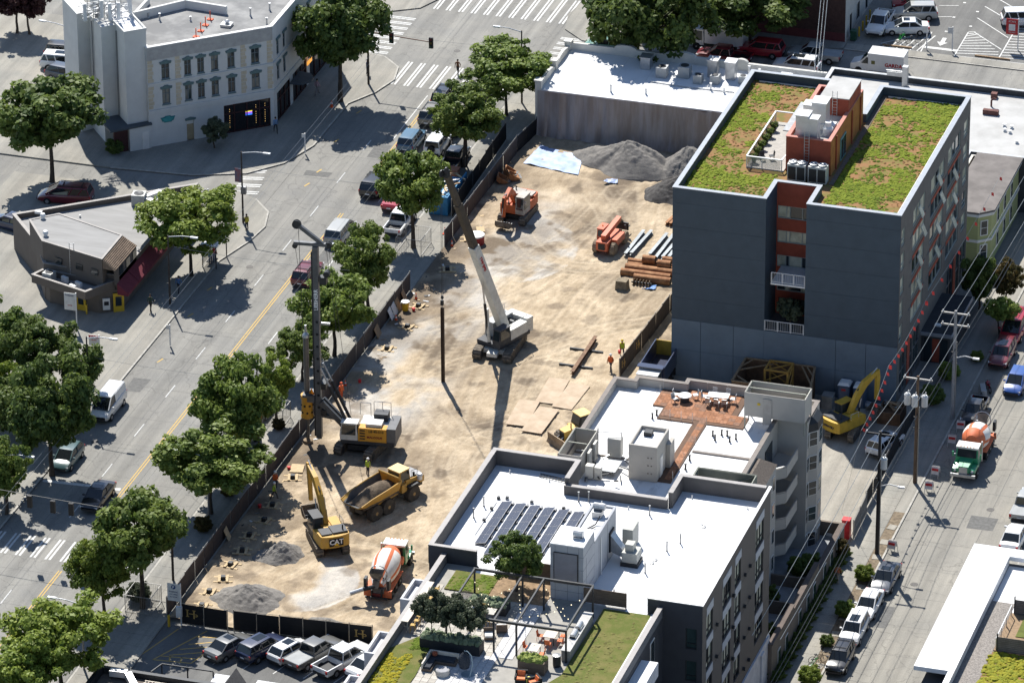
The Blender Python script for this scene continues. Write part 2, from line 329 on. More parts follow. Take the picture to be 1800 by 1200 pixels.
dv = np.stack([GX,GY,zz + .03],-1).reshape(-1,3)
idx = np.arange(n0 * n1).reshape(n0,n1)
fq = np.stack([idx[:-1,:-1],idx[1:,:-1],idx[1:,1:],idx[:-1,1:]],-1).reshape(-1,4)
me = bpy.data.meshes.new('site_earth'); me.vertices.add(len(dv)); me.vertices.foreach_set('co',dv.ravel()); me.loops.add(len(fq) * 4); me.polygons.add(len(fq))
me.polygons.foreach_set('loop_start',np.arange(0,len(fq) * 4,4)); me.loops.foreach_set('vertex_index',fq.ravel()); me.update(calc_edges=True)
ca = me.color_attributes.new('soil','FLOAT_COLOR','POINT')
ca.data.foreach_set('color',np.stack([slab,damp,rut,np.ones_like(rut)],-1).reshape(-1).astype(np.float32))
def soil_mat():
 m = bpy.data.materials.new('site_soil'); m.use_nodes = True; n = m.node_tree.nodes; l = m.node_tree.links; b = n['Principled BSDF']; b.inputs['Roughness'].default_value = .95; b.inputs['Specular IOR Level'].default_value = .1
 tc = n.new('ShaderNodeTexCoord'); at = n.new('ShaderNodeAttribute'); at.attribute_name = 'soil'; sp = n.new('ShaderNodeSeparateColor'); l.new(at.outputs['Color'],sp.inputs[0])
 def noise(sc,st=(1,1,1),det=7):
  mp = n.new('ShaderNodeMapping'); mp.inputs['Scale'].default_value = st; l.new(tc.outputs['Object'],mp.inputs[0])
  t = n.new('ShaderNodeTexNoise'); t.inputs['Scale'].default_value = sc; t.inputs['Detail'].default_value = det; t.inputs['Roughness'].default_value = .65; l.new(mp.outputs[0],t.inputs['Vector']); return t.outputs['Fac']
 def ramp(src,p0,p1,c0,c1):
  r = n.new('ShaderNodeValToRGB'); e = r.color_ramp.elements; e[0].position = p0; e[1].position = p1; e[0].color = (*c0,1); e[1].color = (*c1,1); l.new(src,r.inputs[0]); return r.outputs[0]
 def mix(a,bb,f,op='MIX'):
  k = n.new('ShaderNodeMix'); k.data_type = 'RGBA'; k.blend_type = op
  for s_,v in ((k.inputs['A'],a),(k.inputs['B'],bb)):
   if isinstance(v,tuple): s_.default_value = (*v,1)
   else: l.new(v,s_)
  if isinstance(f,float): k.inputs['Factor'].default_value = f
  else: l.new(f,k.inputs['Factor'])
  return k.outputs['Result']
 c = ramp(noise(.3),.36,.66,(.345,.272,.185),(.54,.44,.315))
 c = mix(c,ramp(noise(1.6,(1,.35,1)),.3,.72,(.74,.72,.69),(1.18,1.18,1.18)),1.0,'MULTIPLY')
 c = mix(c,ramp(noise(.5,(1,1,1)),.35,.62,(.36,.34,.31),(.50,.46,.40)),sp.outputs[0])
 c = mix(c,(.16,.125,.09),sp.outputs[1])
 c = mix(c,(.50,.42,.31),ramp(sp.outputs[2],.15,.9,(0,0,0),(.42,.42,.42)))
 c = mix(c,ramp(noise(9.),.3,.7,(.80,.80,.80),(1.13,1.13,1.13)),1.0,'MULTIPLY')
 l.new(c,b.inputs['Base Color'])
 bp = n.new('ShaderNodeBump'); bp.inputs['Strength'].default_value = .9; bp.inputs['Distance'].default_value = .12; l.new(noise(3.5,(1,.5,1)),bp.inputs['Height']); l.new(bp.outputs[0],b.inputs['Normal'])
 return m
me.materials.append(soil_mat()); me.polygons.foreach_set('use_smooth',[True] * len(me.polygons))
EARTH = tag(obj('site_earth',me,None),'tan tracked earth of the construction site',kind='structure')
pavement('sidewalk',rect(-12.3,-10.9,20,46),'bare concrete strip inside the upper site fence',CONC,h=.16)
MHC = mat('cast_iron',(.09,.085,.08),.7,.3,.2,6); PATCH = mat('tar_patch',(.12,.118,.112),.9,0,.2,3)
for x,y in ((-29.6,8.2),(-23.4,33.5),(-20.1,-8),(-30.8,-31),(-26.2,64.5),(-21.8,68),(-19.4,60.6),(48.2,-35.5),(51.5,-20)): obj('manhole_cover',MB().lathe((x,y,.005),[(.36,0),(.35,.012),(.1,.014)],16),MHC,AV if x < 0 else RS)
for x0,x1,y0,y1 in ((-31.9,-30.4,-20.5,-17.5),(-27.2,-25.6,-42.6,-41.2),(-23.8,-22.6,11,16.5),(-31.6,-29.0,30,31.4),(-21.4,-19.2,-19,-18.1),(-26.8,-25.3,36,39.5)): mark(AV,[(x0,y0),(x1,y0 + .2),(x1 + .1,y1),(x0 - .1,y1 - .15)],PATCH,'tar_patch',.008)
for x0,x1,y0,y1 in ((50.2,52.6,-24,-21.5),(46.6,47.6,-44,-40),(51.0,53.5,2,6)): mark(RS,[(x0,y0),(x1,y0 + .1),(x1,y1),(x0 - .1,y1)],PATCH,'tar_patch',.008)
for y in np.arange(-62,60,6.1): line(AV,(-32.8,y),(-17.1,y + .25),.035,PATCH,'expansion_joint',.007)
for x in (-29.7,-20.0): line(AV,(x,-140),(x + .1,60),.035,PATCH,'expansion_joint',.0075)
for y in np.arange(-64,14,5.2): line(RS,(44.5,y),(56.1,y + .2),.035,PATCH,'expansion_joint',.007)
for x in (47.6,51.6): line(RS,(x,-120),(x + .1,20),.05,PATCH,'expansion_joint',.0075)
# ================================================================ building helpers
WROOT = set()
_obj0 = obj
def obj(name,mb,ms,parent=None,smooth=False,loc=None,rz=0.):
 o = _obj0(name,mb,ms,parent,smooth,loc,rz)
 if parent is not None and parent.name in WROOT: o.matrix_parent_inverse = Matrix.Translation(-parent.location)
 return o
_share0 = share
def share(name,me,parent,loc,rz=0.,scale=None):
 o = _share0(name,me,parent,loc,rz,scale)
 if parent.name in WROOT: o.matrix_parent_inverse = Matrix.Translation(-parent.location)
 return o
def wthing(name,label,cat,loc,group=None):
 o = thing(name,label,cat,loc,0,group); WROOT.add(o.name); return o
def ccw(poly):
 return poly if sum(poly[i - 1][0] * poly[i][1] - poly[i][0] * poly[i - 1][1] for i in range(len(poly))) > 0 else poly[::-1]
def inset(poly,t):
 n = len(poly); out = []
 for i in range(n):
  p0,p1,p2 = Vector(poly[i - 1]),Vector(poly[i]),Vector(poly[(i + 1) % n])
  d1 = (p1 - p0).normalized(); d2 = (p2 - p1).normalized(); n1 = Vector((-d1.y,d1.x)); n2 = Vector((-d2.y,d2.x))
  b = n1 + n2; b = b / max(.15,b.dot(n1)) if b.length > 1e-6 else n1
  out.append((p1.x + b.x * t,p1.y + b.y * t))
 return out
def ring(mb,outer,inner,z,flip=False):
 n = len(outer); k = [(*p,z) for p in outer] + [(*p,z) for p in inner]
 fs = [(i,(i + 1) % n,n + (i + 1) % n,n + i) for i in range(n)]
 return mb.add(k,[f[::-1] for f in fs] if flip else fs)
def sides(mb,poly,z0,z1,inward=False):
 n = len(poly); k = [(*p,z0) for p in poly] + [(*p,z1) for p in poly]
 fs = [(i,(i + 1) % n,n + (i + 1) % n,n + i) for i in range(n)]
 return mb.add(k,[f[::-1] for f in fs] if inward else fs)
def coping(root,poly,z,m,t=.3,over=.05,th=.07,name='coping'):
 poly = ccw(poly); o = inset(poly,-over); i = inset(poly,t + over); mb = MB()
 ring(mb,o,i,z + th); ring(mb,o,i,z,True); sides(mb,o,z,z + th); sides(mb,i,z,z + th,True)
 return obj(name,mb,m,root)
def shell(root,poly,z0,ztop,zdeck,wm,rm,cm,t=.3,wall=True,pm=None):
 poly = ccw(poly); mb = MB()
 if wall: sides(mb,poly,z0,ztop)
 i = inset(poly,t); ring(mb,poly,i,ztop); sides(mb,i,zdeck - .02,ztop,True)
 obj('wall',mb,wm,root)
 r = obj('roof',MB().add([(*p,zdeck) for p in i],[tuple(range(len(i)))]),rm,root)
 if cm: coping(root,poly,ztop,cm,t)
 return r
def facade(root,o,rz,L,z0,z1,holes,m,depth=.16,name='wall'):
 us = sorted({0,L,*[h[0] for h in holes],*[h[1] for h in holes]}); zs = sorted({z0,z1,*[h[2] for h in holes],*[h[3] for h in holes]})
 mb = MB()
 for a,b in zip(us,us[1:]):
  for c,d in zip(zs,zs[1:]):
   if any(h[0] <= a and b <= h[1] and h[2] <= c and d <= h[3] for h in holes): continue
   mb.add([(a,0,c),(b,0,c),(b,0,d),(a,0,d)],[(0,1,2,3)])
 for a,b,c,d in holes:
  q = [(a,c),(b,c),(b,d),(a,d)]
  for i in range(4):
   p0,p1 = q[i],q[(i + 1) % 4]
   mb.add([(p0[0],0,p0[1]),(p0[0],depth,p0[1]),(p1[0],depth,p1[1]),(p1[0],0,p1[1])],[(0,1,2,3)])
  mb.add([(a,depth,c),(b,depth,c),(b,depth,d),(a,depth,d)],[(0,1,2,3)])
 return obj(name,mb,m,root,loc=(*o,0),rz=rz)
def win(wallobj,u0,u1,z0,z1,fm,pm,cols=(1,),rows=(1,),depth=.16,f=.07,proud=.03,name='window',sill=None):
 mb = MB(); y0,y1 = depth - .10 - proud,depth - .02
 mb.box(u0,u0 + f,y0,y1,z0,z1).box(u1 - f,u1,y0,y1,z0,z1).box(u0 + f,u1 - f,y0,y1,z0,z0 + f).box(u0 + f,u1 - f,y0,y1,z1 - f,z1)
 W = u1 - u0 - 2 * f; Hh = z1 - z0 - 2 * f; sc = sum(cols); sr = sum(rows); xs = [u0 + f]; zz_ = [z0 + f]
 for c in cols: xs.append(xs[-1] + W * c / sc)
 for r in rows: zz_.append(zz_[-1] + Hh * r / sr)
 for x in xs[1:-1]: mb.box(x - f / 2,x + f / 2,y0 + .01,y1,z0 + f,z1 - f)
 for z in zz_[1:-1]: mb.box(u0 + f,u1 - f,y0 + .02,y1,z - f / 2,z + f / 2)
 w = obj(name,mb,fm,wallobj)
 for a,b in zip(xs,xs[1:]):
  for c,d in zip(zz_,zz_[1:]):
   obj('pane',MB().add([(a,depth - .04,c),(b,depth - .04,c),(b,depth - .04,d),(a,depth - .04,d)],[(0,1,2,3)]),random.choice(pm) if isinstance(pm,list) else pm,w)
 if sill: obj('sill',MB().box(u0 - .06,u1 + .06,-.06,depth - .14,z0 - .08,z0),sill,w)
 return w
def clumps(name,region,n,rmin,rmax,m,z,parent=None,seed=1,thr=.45,sc=.35,inside=None,hk=.55):
 r_ = np.random.default_rng(seed); x0,x1,y0,y1 = region; mb = MB(); c = 0
 base = []
 for lat,rr in ((0,1.),(.55,.82),(.95,.42)):
  for i in range(6): base.append((rr * math.cos(i * math.pi / 3 + lat),rr * math.sin(i * math.pi / 3 + lat),lat))
 base.append((0,0,1.1)); base = np.array(base)
 fs = [(j * 6 + i,j * 6 + (i + 1) % 6,(j + 1) * 6 + (i + 1) % 6,(j + 1) * 6 + i) for j in range(2) for i in range(6)] + [(12 + i,12 + (i + 1) % 6,18) for i in range(6)]
 px = r_.uniform(x0,x1,n * 4); py = r_.uniform(y0,y1,n * 4); v = vnoise(px + 50,py + 90,sc,seed)
 for x,y,q in zip(px,py,v):
  if q + r_.normal() * .035 < thr or (inside and not inside(x,y)): continue
  r = r_.uniform(rmin,rmax); h = r * hk * r_.uniform(.7,1.3)
  b = base * np.array([r,r * r_.uniform(.7,1.2),h]); b[:,:2] += r_.normal(0,r * .12,(19,2)); b += np.array([x,y,z])
  mb.add(b.tolist(),fs); c += 1
  if c >= n: break
 o = obj(name,mb,m,parent,smooth=True); o['kind'] = 'stuff'; return o
def vent(parent,x,y,z,r=.08,h=.5,m=None,name='vent_pipe'):
 return obj(name,MB().lathe((x,y,z),[(r * 1.6,0),(r * 1.3,.06),(r,.08),(r,h - .06),(r * 1.5,h - .05),(r * 1.5,h)],8),m or METAL,parent)
METAL = mat('galvanised',(.42,.43,.44),.42,.75,.12,2)
ALU = mat('white_metal',(.62,.62,.61),.5,.1,.06,3)
DKMET = mat('dark_metal',(.035,.037,.04),.5,.4,.1,3)
BLACK = mat('black_rubber',(.016,.016,.017),.8,0,.2,4)
STEEL = mat('steel_grey',(.22,.225,.23),.45,.6,.15,3)
WROOF = mat('white_membrane',(.66,.66,.655),.75,0,.06,.6,col2=(.60,.595,.58),thr=(.5,.8))
WROOF_O = mat('white_membrane_soiled',(.70,.69,.67),.85,0,0,.9,col2=(.50,.48,.45),thr=(.55,.75),stretch=(1,.6,1)) if False else mat('white_membrane_soiled',(.70,.69,.67),.85,0,.3,.9,col2=(.38,.365,.34),thr=(.5,.74),stretch=(1.6,.5,1))
GROOF = mat('grey_roofing',(.42,.415,.40),.9,0,.15,.5,col2=(.33,.325,.31),thr=(.4,.7))
GLS = [glass('clear'),glass('clear'),mat('glass_blind',(.17,.17,.15),.3,0,.2,2,spec=.6),mat('glass_teal',(.03,.05,.05),.1,0,.2,1,spec=.6)]
GLS_L = [mat('glass_sage',(.40,.41,.32),.25,0,.3,1.2,spec=.6),mat('glass_cream',(.50,.49,.38),.3,0,.2,1,spec=.5),glass('clear')]  # pale blind tones, lightened to paint in reflections of bright ground and buildings
SEDUM = mat('sedum_lime',(.115,.15,.018),.9,0,.3,1.3,col2=(.175,.205,.026),spec=.1)
SEDUM_D = mat('sedum_green',(.075,.11,.014),.9,0,.3,2,col2=(.11,.15,.02),spec=.1)
SEDBASE = mat('sedum_soil',(.235,.125,.055),.95,0,.4,.9,col2=(.15,.13,.035),thr=(.42,.6))
GRASS = mat('roof_grass',(.10,.12,.022),.95,0,.4,.8,col2=(.16,.145,.045),thr=(.42,.62),bump=.6,bscale=25)
GRASS_Y = mat('roof_sedum_yellow',(.21,.20,.012),.95,0,.4,2,col2=(.30,.24,.01),thr=(.42,.62),bump=.6,bscale=20)
BARK = mat('bark',(.065,.05,.038),.95,0,.3,5,bump=.4)
WOOD = mat('weathered_wood',(.25,.17,.10),.85,0,.3,3,stretch=(1,6,1))
WOOD_L = mat('pale_timber',(.45,.34,.20),.8,0,.25,3,stretch=(1,5,1))
RUST = mat('rusty_steel',(.20,.085,.035),.75,.2,.5,2.2,col2=(.36,.19,.09),thr=(.35,.65))
# ================================================================ charcoal apartment block with the green roof
DKP = mat('charcoal_cladding',(.052,.072,.092),.65,0,.08,.8); DKT = mat('charcoal_trim',(.038,.051,.066),.65,0,.1,1)
BLUEP = mat('slate_blue_panel',(.115,.15,.185),.7,0,.08,.7); COPE = mat('pale_coping',(.24,.26,.29),.5,.2,.08,2)
REDP = mat('brick_red_cladding',(.27,.060,.034),.8,0,.12,1.5); ORNG = mat('ochre_cladding',(.33,.13,.035),.8,0,.15,1.5)
WFR = mat('sage_window_frame',(.30,.33,.31),.5,0,.08,2)
B = wthing('apartment_block','charcoal six-storey apartment block with lime green roof and red recess','building',(27.5,11.6,0))
X0,X1,Y0,Y1,ZT,ZD = 16.55,38.4,-2.5,25.7,19.6,18.75
RX0,RX1,RY = 25.55,29.42,1.5
polyD = [(X0,Y0),(RX0,Y0),(RX0,RY),(RX1,RY),(RX1,Y0),(X1,Y0),(X1,Y1),(29.45,Y1),(29.45,19.0),(25.6,19.0),(25.6,Y1),(X0,Y1)]
mb = MB(); inn = inset(polyD,.35)
mb.add([(X0,Y0,0),(X0,Y1,0),(X0,Y1,ZT),(X0,Y0,ZT)],[(3,2,1,0)])
ring(mb,polyD,inn,ZT); sides(mb,inn,ZD - .02,ZT,True)
for a,b in (((RX0,Y0),(RX0,RY)),((RX1,RY),(RX1,Y0))): mb.add([(*a,6.0),(*b,6.0),(*b,ZT),(*a,ZT)],[(0,1,2,3)])
for i in range(6,11): a,b = polyD[i],polyD[i + 1]; mb.add([(*a,0),(*b,0),(*b,ZT),(*a,ZT)],[(0,1,2,3)])
obj('wall',mb,DKP,B); coping(B,polyD,ZT,COPE,.35)
obj('roof',MB().add([(*p,ZD) for p in inn],[tuple(range(12))]),SEDBASE,B)
zs = [6.05,8.3,10.75,13.2,15.65,18.1,19.58]
obj('wall',MB().add([(X0,Y0 + .06,0),(RX0,Y0 + .06,0),(RX0,Y0 + .06,ZT),(X0,Y0 + .06,ZT)],[(0,1,2,3)]).add([(RX1,Y0 + .06,0),(X1,Y0 + .06,0),(X1,Y0 + .06,ZT),(RX1,Y0 + .06,ZT)],[(0,1,2,3)]),DKT,B)
for x0,x1 in ((X0,RX0),(RX1,X1)):
 for a,b in zip(zs,zs[1:]): obj('cladding_panel',MB().box(x0,x1,Y0,Y0 + .05,a + .008,b - .008),DKP,B)
for i,(a,b) in enumerate(zip([X0,19.4,22.6,RX0,RX1 - .02,32.5,35.4],[19.38,22.58,RX0,RX1,32.48,35.38,X1])):
 for z0,z1 in ((0,2.9),(2.92,6.03)): obj('base_panel',MB().box(a + .01,b - .01,Y0 - .02 - (.01 if i == 3 else 0),Y0 + .05,z0,z1),BLUEP,B)
fz = [(15.9,17.2),(13.4,14.65),(10.9,12.1),(8.4,9.6)]
W = facade(B,(RX0,RY),0,RX1 - RX0,6,ZT - .02,[(.1,RX1 - RX0 - .1,a,b) for a,b in fz] + [(.3,3.5,6.1,7.7)],REDP,.2)
for a,b in fz: win(W,.1,RX1 - RX0 - .1,a,b,WFR,GLS_L,(.55,.25,.9,.9),(1,),.2,.08)
win(W,.3,3.5,6.1,7.7,DKMET,GLS,(1,1,1),(1,),.2)
obj('terrace_floor',MB().box(RX0 + .01,RX1 - .01,Y0 + .2,RY - .01,5.8,6.02),mat('terrace_slab',(.12,.12,.12)),B)
def railing(parent,a,b,z,h,m,n=3,name='railing',bal=18):
 a,b = Vector((*a,z)),Vector((*b,z)); mb = MB(); u = Vector((0,0,h))
 mb.bar(a + u,b + u,.06,.05); mb.bar(a + Vector((0,0,.1)),b + Vector((0,0,.1)),.04,.04)
 for i in range(n + 1): p = a.lerp(b,i / n); mb.bar(p,p + u,.06,.06)
 for i in range(bal): p = a.lerp(b,(i + .5) / bal); mb.bar(p + Vector((0,0,.1)),p + u,.02,.02)
 return obj(name,mb,m,parent)
railing(B,(RX0 + .05,Y0 - .05),(RX1 - .05,Y0 - .05),6.1,1.05,ALU)
obj('balcony',MB().box(26.1,RX1 - .02,Y0 + .02,RY - .02,12.2 - 1.3,12.35 - 1.3),ALU,B)
railing(B,(26.15,Y0 + .06),(RX1 - .05,Y0 + .06),11.1,1.05,ALU)
L = Y1 - Y0; gcol = [(.45,1.75,1),(5.0,9.7,3),(12.1,17.5,3),(19.0,24.2,3),(25.6,27.4,1)]; fl = [16.1,13.6,11.1,8.6,6.15]
holes = [(a,b,z,z + 1.75) for a,b,k in gcol for z in fl]
bays = [(1.0 + 2.72 * i,3.5 + 2.72 * i,.4,4.6) for i in range(10)]
bays = [h for h in bays if not (9 < h[1] and h[0] < 18.4)]
W = facade(B,(X1,Y0),R(90),L,0,ZT,holes + bays,mat('brown_grey_cladding',(.11,.105,.10),.75,0,.12,1.2),.18)
for a,b,k in gcol:
 for z in fl:
  win(W,a,b,z,z + 1.75,WFR,GLS_L,(1,.8,1) if k == 3 else (1,),(1,) if k == 3 else (.4,1),.18,.09)
  if k == 3 and z > 7:
   obj('spandrel',MB().box(a,b,-.05,-.005,z - .75,z - .38),REDP,W)
   if random.random() < .75:
    c = a + random.choice((.35,.62)) * (b - a); s = obj('open_casement',MB().obox((c + .45,-.28,z + .85),(.95,.05,1.1),0,R(-24)),WFR,W)
    obj('pane',MB().obox((c + .45,-.30,z + .85),(.8,.055,.94),0,R(-24)),GLS_L[0],s)
 for z in fl[1:]: obj('floor_band',MB().box(a - 1,b + .6,-.03,-.004,z + 1.85,z + 2.0),DKP,W) if k == 3 else None
for h in bays:
 win(W,h[0],h[1],h[2],h[3],STEEL,[GLS[0],GLS[3]],(1,1),(1.2,1),.18,.07)
for a in (3.9,22.6): obj('red_panel',MB().box(a,a + 1.0,-.04,-.005,.3,5.0),REDP,W)
cn = obj('entrance_canopy',MB().box(X1 + .01,41.4,6.9,15.7,3.0,3.25),mat('dark_roofing',(.03,.032,.036),.9,0,.2,1),B)
obj('canopy_fascia',MB().box(X1 + .02,41.45,6.82,6.89,2.95,3.3).box(41.41,41.47,6.9,15.7,2.95,3.3),COPE,cn)
obj('entrance_wall',MB().box(X1 + .01,41.2,7.3,7.5,0,2.99).box(41.0,41.2,7.5,15.5,0,2.99),mat('entrance_dark',(.05,.05,.052),.6),B)
for i in range(3): obj('entrance_door',MB().box(38.7 + .8 * i,39.4 + .8 * i,7.25,7.32,.1,2.5),[GLS[0],REDP,GLS[0]][i],B)
obj('vent_block',MB().box(X1 + 1,X1 + 1.6,8.4,8.9,3.26,3.4),ALU,B)
ins = lambda x0,x1,y0,y1: (lambda x,y: x0 < x < x1 and y0 < y < y1)
noP = lambda x,y: not (20.9 < x < 30.3 and 4.6 < y < 19) and not (24.8 < x < 30.2 and y < 6.5)
clumps('sedum',(16.95,25.0,-2.0,25.2),2300,.09,.25,SEDUM,ZD - .02,B,3,.57,.42,noP)
clumps('sedum',(16.95,25.0,-2.0,25.2),900,.08,.2,SEDUM_D,ZD - .02,B,5,.52,.5,noP)
clumps('sedum',(30.4,37.6,-2.0,25.2),4600,.09,.25,SEDUM,ZD - .02,B,8,.44,.5)
clumps('sedum',(16.95,25.0,-2.0,25.2),700,.07,.18,mat('sedum_rust',(.21,.11,.045),.95,0,.3,2),ZD - .02,B,13,.3,.5,noP); clumps('sedum',(30.4,37.6,-2.0,25.2),700,.07,.18,mat('sedum_rust',(.21,.11,.045)),ZD - .02,B,14,.3,.5)
clumps('sedum',(30.4,37.6,-2.0,25.2),1500,.08,.22,SEDUM_D,ZD - .02,B,9,.5,.6)
obj('gravel_edge',MB().box(37.62,38.04,-2.1,25.3,ZD,ZD + .05).box(29.85,30.3,4,25.2,ZD,ZD + .05),mat('edge_gravel',(.13,.105,.085),.9,0,.3,5),B)
obj('edge_strip',MB().box(37.56,37.61,-2.1,25.3,ZD,ZD + .14).box(30.4,37.6,25.0,25.06,ZD,ZD + .14).box(17.5,25,25.0,25.06,ZD,ZD + .14),ALU,B)
PT = 22.3
ph = obj('penthouse',MB().box(25.2,29.5,5.85,18.2,ZD,PT - .5),REDP,B)
obj('penthouse_flank',MB().box(29.5,29.56,5.9,18.2,ZD,PT),ORNG,ph)
mbp = MB(); o_ = ccw(rect(25.2,29.5,5.85,18.2)); i_ = inset(o_,.28); sides(mbp,o_,PT - .5,PT); sides(mbp,i_,PT - .52,PT,True); ring(mbp,o_,i_,PT); obj('parapet',mbp,REDP,ph)
coping(ph,rect(25.2,29.5,5.85,18.2),PT,mat('pink_coping',(.42,.17,.13),.6),.28,.04,.06)
obj('penthouse_roof',MB().add([(*p,PT - .48) for p in i_],[(0,1,2,3)]),GROOF,ph)
el = obj('lift_overrun',MB().box(26.7,29.45,12.8,17.6,PT - .5,23.6),REDP,ph); obj('lift_roof',MB().box(26.65,29.5,12.75,17.65,23.6,23.68),GROOF,el)
def ladder(parent,x,y,z0,z1,m=METAL,w=.45,dx=1,name='ladder'):
 mb = MB();
 for s in (0,w): mb.bar((x + s * dx,y + s * (1 - dx),z0),(x + s * dx,y + s * (1 - dx),z1),.05,.05)
 z = z0 + .3
 while z < z1 - .1: mb.bar((x,y,z),(x + w * dx,y + w * (1 - dx),z),.03,.03); z += .3
 return obj(name,mb,m,parent)
ladder(ph,27.0,5.75,ZD,PT + .9); ladder(ph,27.9,12.7,PT - .5,24.4)
SIL = mat('silver_duct',(.58,.58,.57),.4,.5,.06,2)
for q in ((25.9,27.1,6.6,8.0,24.2),(27.1,28.0,6.6,7.6,24.0),(26.7,28.1,9.4,11.0,24.4),(25.7,26.9,10.2,11.4,23.7)):
 u = obj('air_handler',MB().box(q[0],q[1],q[2],q[3],PT - .48,q[4]),SIL,ph); obj('hood',MB().box(q[0] - .06,q[1] + .06,q[2] - .06,q[3] + .06,q[4],q[4] + .08),ALU,u)
obj('vent_dish',MB().lathe((25.8,9.0,PT - .4),[(.12,0),(.12,.9),(.5,1.0),(.45,1.1)],14),ALU,ph)
obj('flue',MB().lathe((28.6,8.4,PT - .48),[(.5,0),(.5,.7),(.3,.9),(.3,1.3)],12),ALU,ph)
obj('duct_box',MB().box(27.6,29.0,9.2,10.2,PT - .48,PT + .1),ALU,ph)
obj('stair_hood',MB().box(25.5,27.4,18.25,18.98,ZD,22.0),SIL,B)
dr = obj('french_door',MB().box(29.57,29.66,9.3,11.3,ZD + .05,ZD + 2.3),mat('teal_frame',(.14,.30,.31),.5),ph)
for i in range(2): obj('pane',MB().box(29.67,29.69,9.45 + .95 * i,10.2 + .95 * i,ZD + .2,ZD + 2.15),GLS[0],dr)
for y in (7.6,13.6,16.9): obj('downpipe',MB().tube((29.64,y,ZD),(29.64,y,PT - .1),.07),REDP,ph)
dk = obj('roof_deck',MB().box(21.5,25.1,5.5,16.2,ZD,ZD + .12),mat('deck_paver',(.36,.34,.31),.9,0,.12,3),B)
rl = MB()
for a,b in (((21.5,5.5),(21.5,16.2)),((21.5,16.2),(23.4,16.2)),((21.5,5.5),(24.9,5.5)),((24.9,5.5),(25.1,8.0))): rl.bar((*a,ZD + 1.2),(*b,ZD + 1.2),.14,.09)
for p in ((21.5,5.5),(21.5,9),(21.5,12.6),(21.5,16.2),(23.4,16.2),(23,5.5),(24.9,5.5)): rl.bar((*p,ZD),(*p,ZD + 1.2),.08,.08)
r_ = obj('balustrade',rl,ALU,dk)
GP = mat('balustrade_glass',(.30,.31,.29),.1,0,0,alpha=.35)
obj('glass_panel',MB().box(21.49,21.51,5.6,16.1,ZD + .15,ZD + 1.1),GP,dk); obj('glass_panel',MB().box(21.6,24.8,5.49,5.51,ZD + .15,ZD + 1.1),GP,dk)
obj('awning',MB().box(23.9,25.15,9.6,16.4,ZD + 2.3,ZD + 2.4),STEEL,B)
obj('chimney_wall',MB().box(16.9,17.0,0,.1,ZD,ZD + .1),COPE,B)
for x in (25.9,27.9):
 t = wthing('condenser','grey twin-fan condenser on the ' + ('roof deck side' if x < 27 else 'wide sedum side') + ' of the red penthouse','condenser',(x + .9,4.2,ZD),'twin-fan condensers on the charcoal block')
 bd = obj('casing',MB().box(x,x + 1.75,3.7,4.7,ZD + .1,ZD + 1.75),mat('condenser_grey',(.42,.43,.42),.5,.2,.05),t)
 for i in range(2):
  obj('coil',MB().box(x + .1 + .85 * i,x + .83 + .85 * i,3.66,3.69,ZD + .25,ZD + 1.55),DKMET,t)
  f = obj('fan_shroud',MB().lathe((x + .45 + .85 * i,4.2,ZD + 1.76),[(.4,0),(.4,.16),(.34,.18),(.3,.1)],14),METAL,t); obj('fan_hub',MB().lathe((x + .45 + .85 * i,4.2,ZD + 1.8),[(.1,0),(.1,.2),(.02,.21)],8),ALU,f)
# ================================================================ white-roofed store with the sheeted wall
BRN = mat('bare_brick_wall',(.17,.115,.085),.9,0,.3,2); CREAMW = mat('cream_stucco',(.52,.51,.47),.85,0,.06,1)
C = wthing('store_building','low store with bright white roof and plastic-sheeted party wall','building',(2,52,0))
obj('wall',MB().box(-11.4,16.3,46.35,57.2,0,5.0),BRN,C)
obj('roof',MB().box(-11.3,16.35,46.3,56.9,5.01,5.16),WROOF,C)
for i in range(7): obj('roof_seam',MB().box(-8 + 3.2 * i,-7.97 + 3.2 * i,46.4,56.7,5.161,5.172),mat('seam_grey',(.55,.55,.54)),C)
pb = obj('back_parapet',MB().box(-11.2,16.3,56.9,57.25,5,6.0),CREAMW,C)
for x,w in ((-5.3,2.4),(.6,3.4),(7.2,1.4)): obj('parapet_arch',MB().xprism([(x + w / 2 * math.cos(R(a)),6.0 + .42 * math.sin(R(a))) for a in range(0,181,20)],56.88,57.27,'y'),CREAMW,pb)
pl = MB(); n_ = 24; pts = [(46.5 + 10.6 * i / n_,5.25 + .75 * abs(math.sin(i / n_ * math.pi * 2)) ** .6 * (1 if i not in (0,12,24) else .5)) for i in range(n_ + 1)]
pl.xprism([(46.5,4.9)] + pts + [(57.1,4.9)],-11.62,-11.3,'x'); obj('side_parapet',pl,CREAMW,C)
for y in (46.5,51.8,57.0): obj('parapet_pier',MB().box(-11.85,-11.2,y - .35,y + .35,0,6.1).box(-11.95,-11.1,y - .45,y + .45,6.1,6.25),CREAMW,C)
for x,h in ((-2.9,1.3),(4.3,1.9),(6.2,1.9),(12,1.0)):
 u = obj('exhaust_unit',MB().box(x,x + 1.0,54.2,55.3,5.16,5.16 + h),METAL,C); obj('cap',MB().box(x - .1,x + 1.1,54.1,55.4,5.16 + h,5.26 + h),METAL,u)
for x,y,s in ((-.8,52.6,1.1),(1.4,53.2,1.2),(3.3,52.2,.9),(5.0,52.6,.9),(7.8,53.5,.8)):
 u = obj('rooftop_unit',MB().box(x,x + s,y,y + s,5.2,5.2 + s),mat('unit_grey',(.34,.35,.35),.6,.2,.1),C); obj('fan_grille',MB().lathe((x + s / 2,y + s / 2,5.2 + s),[(.38 * s,0),(.36 * s,.06),(.1,.07)],12),DKMET,u)
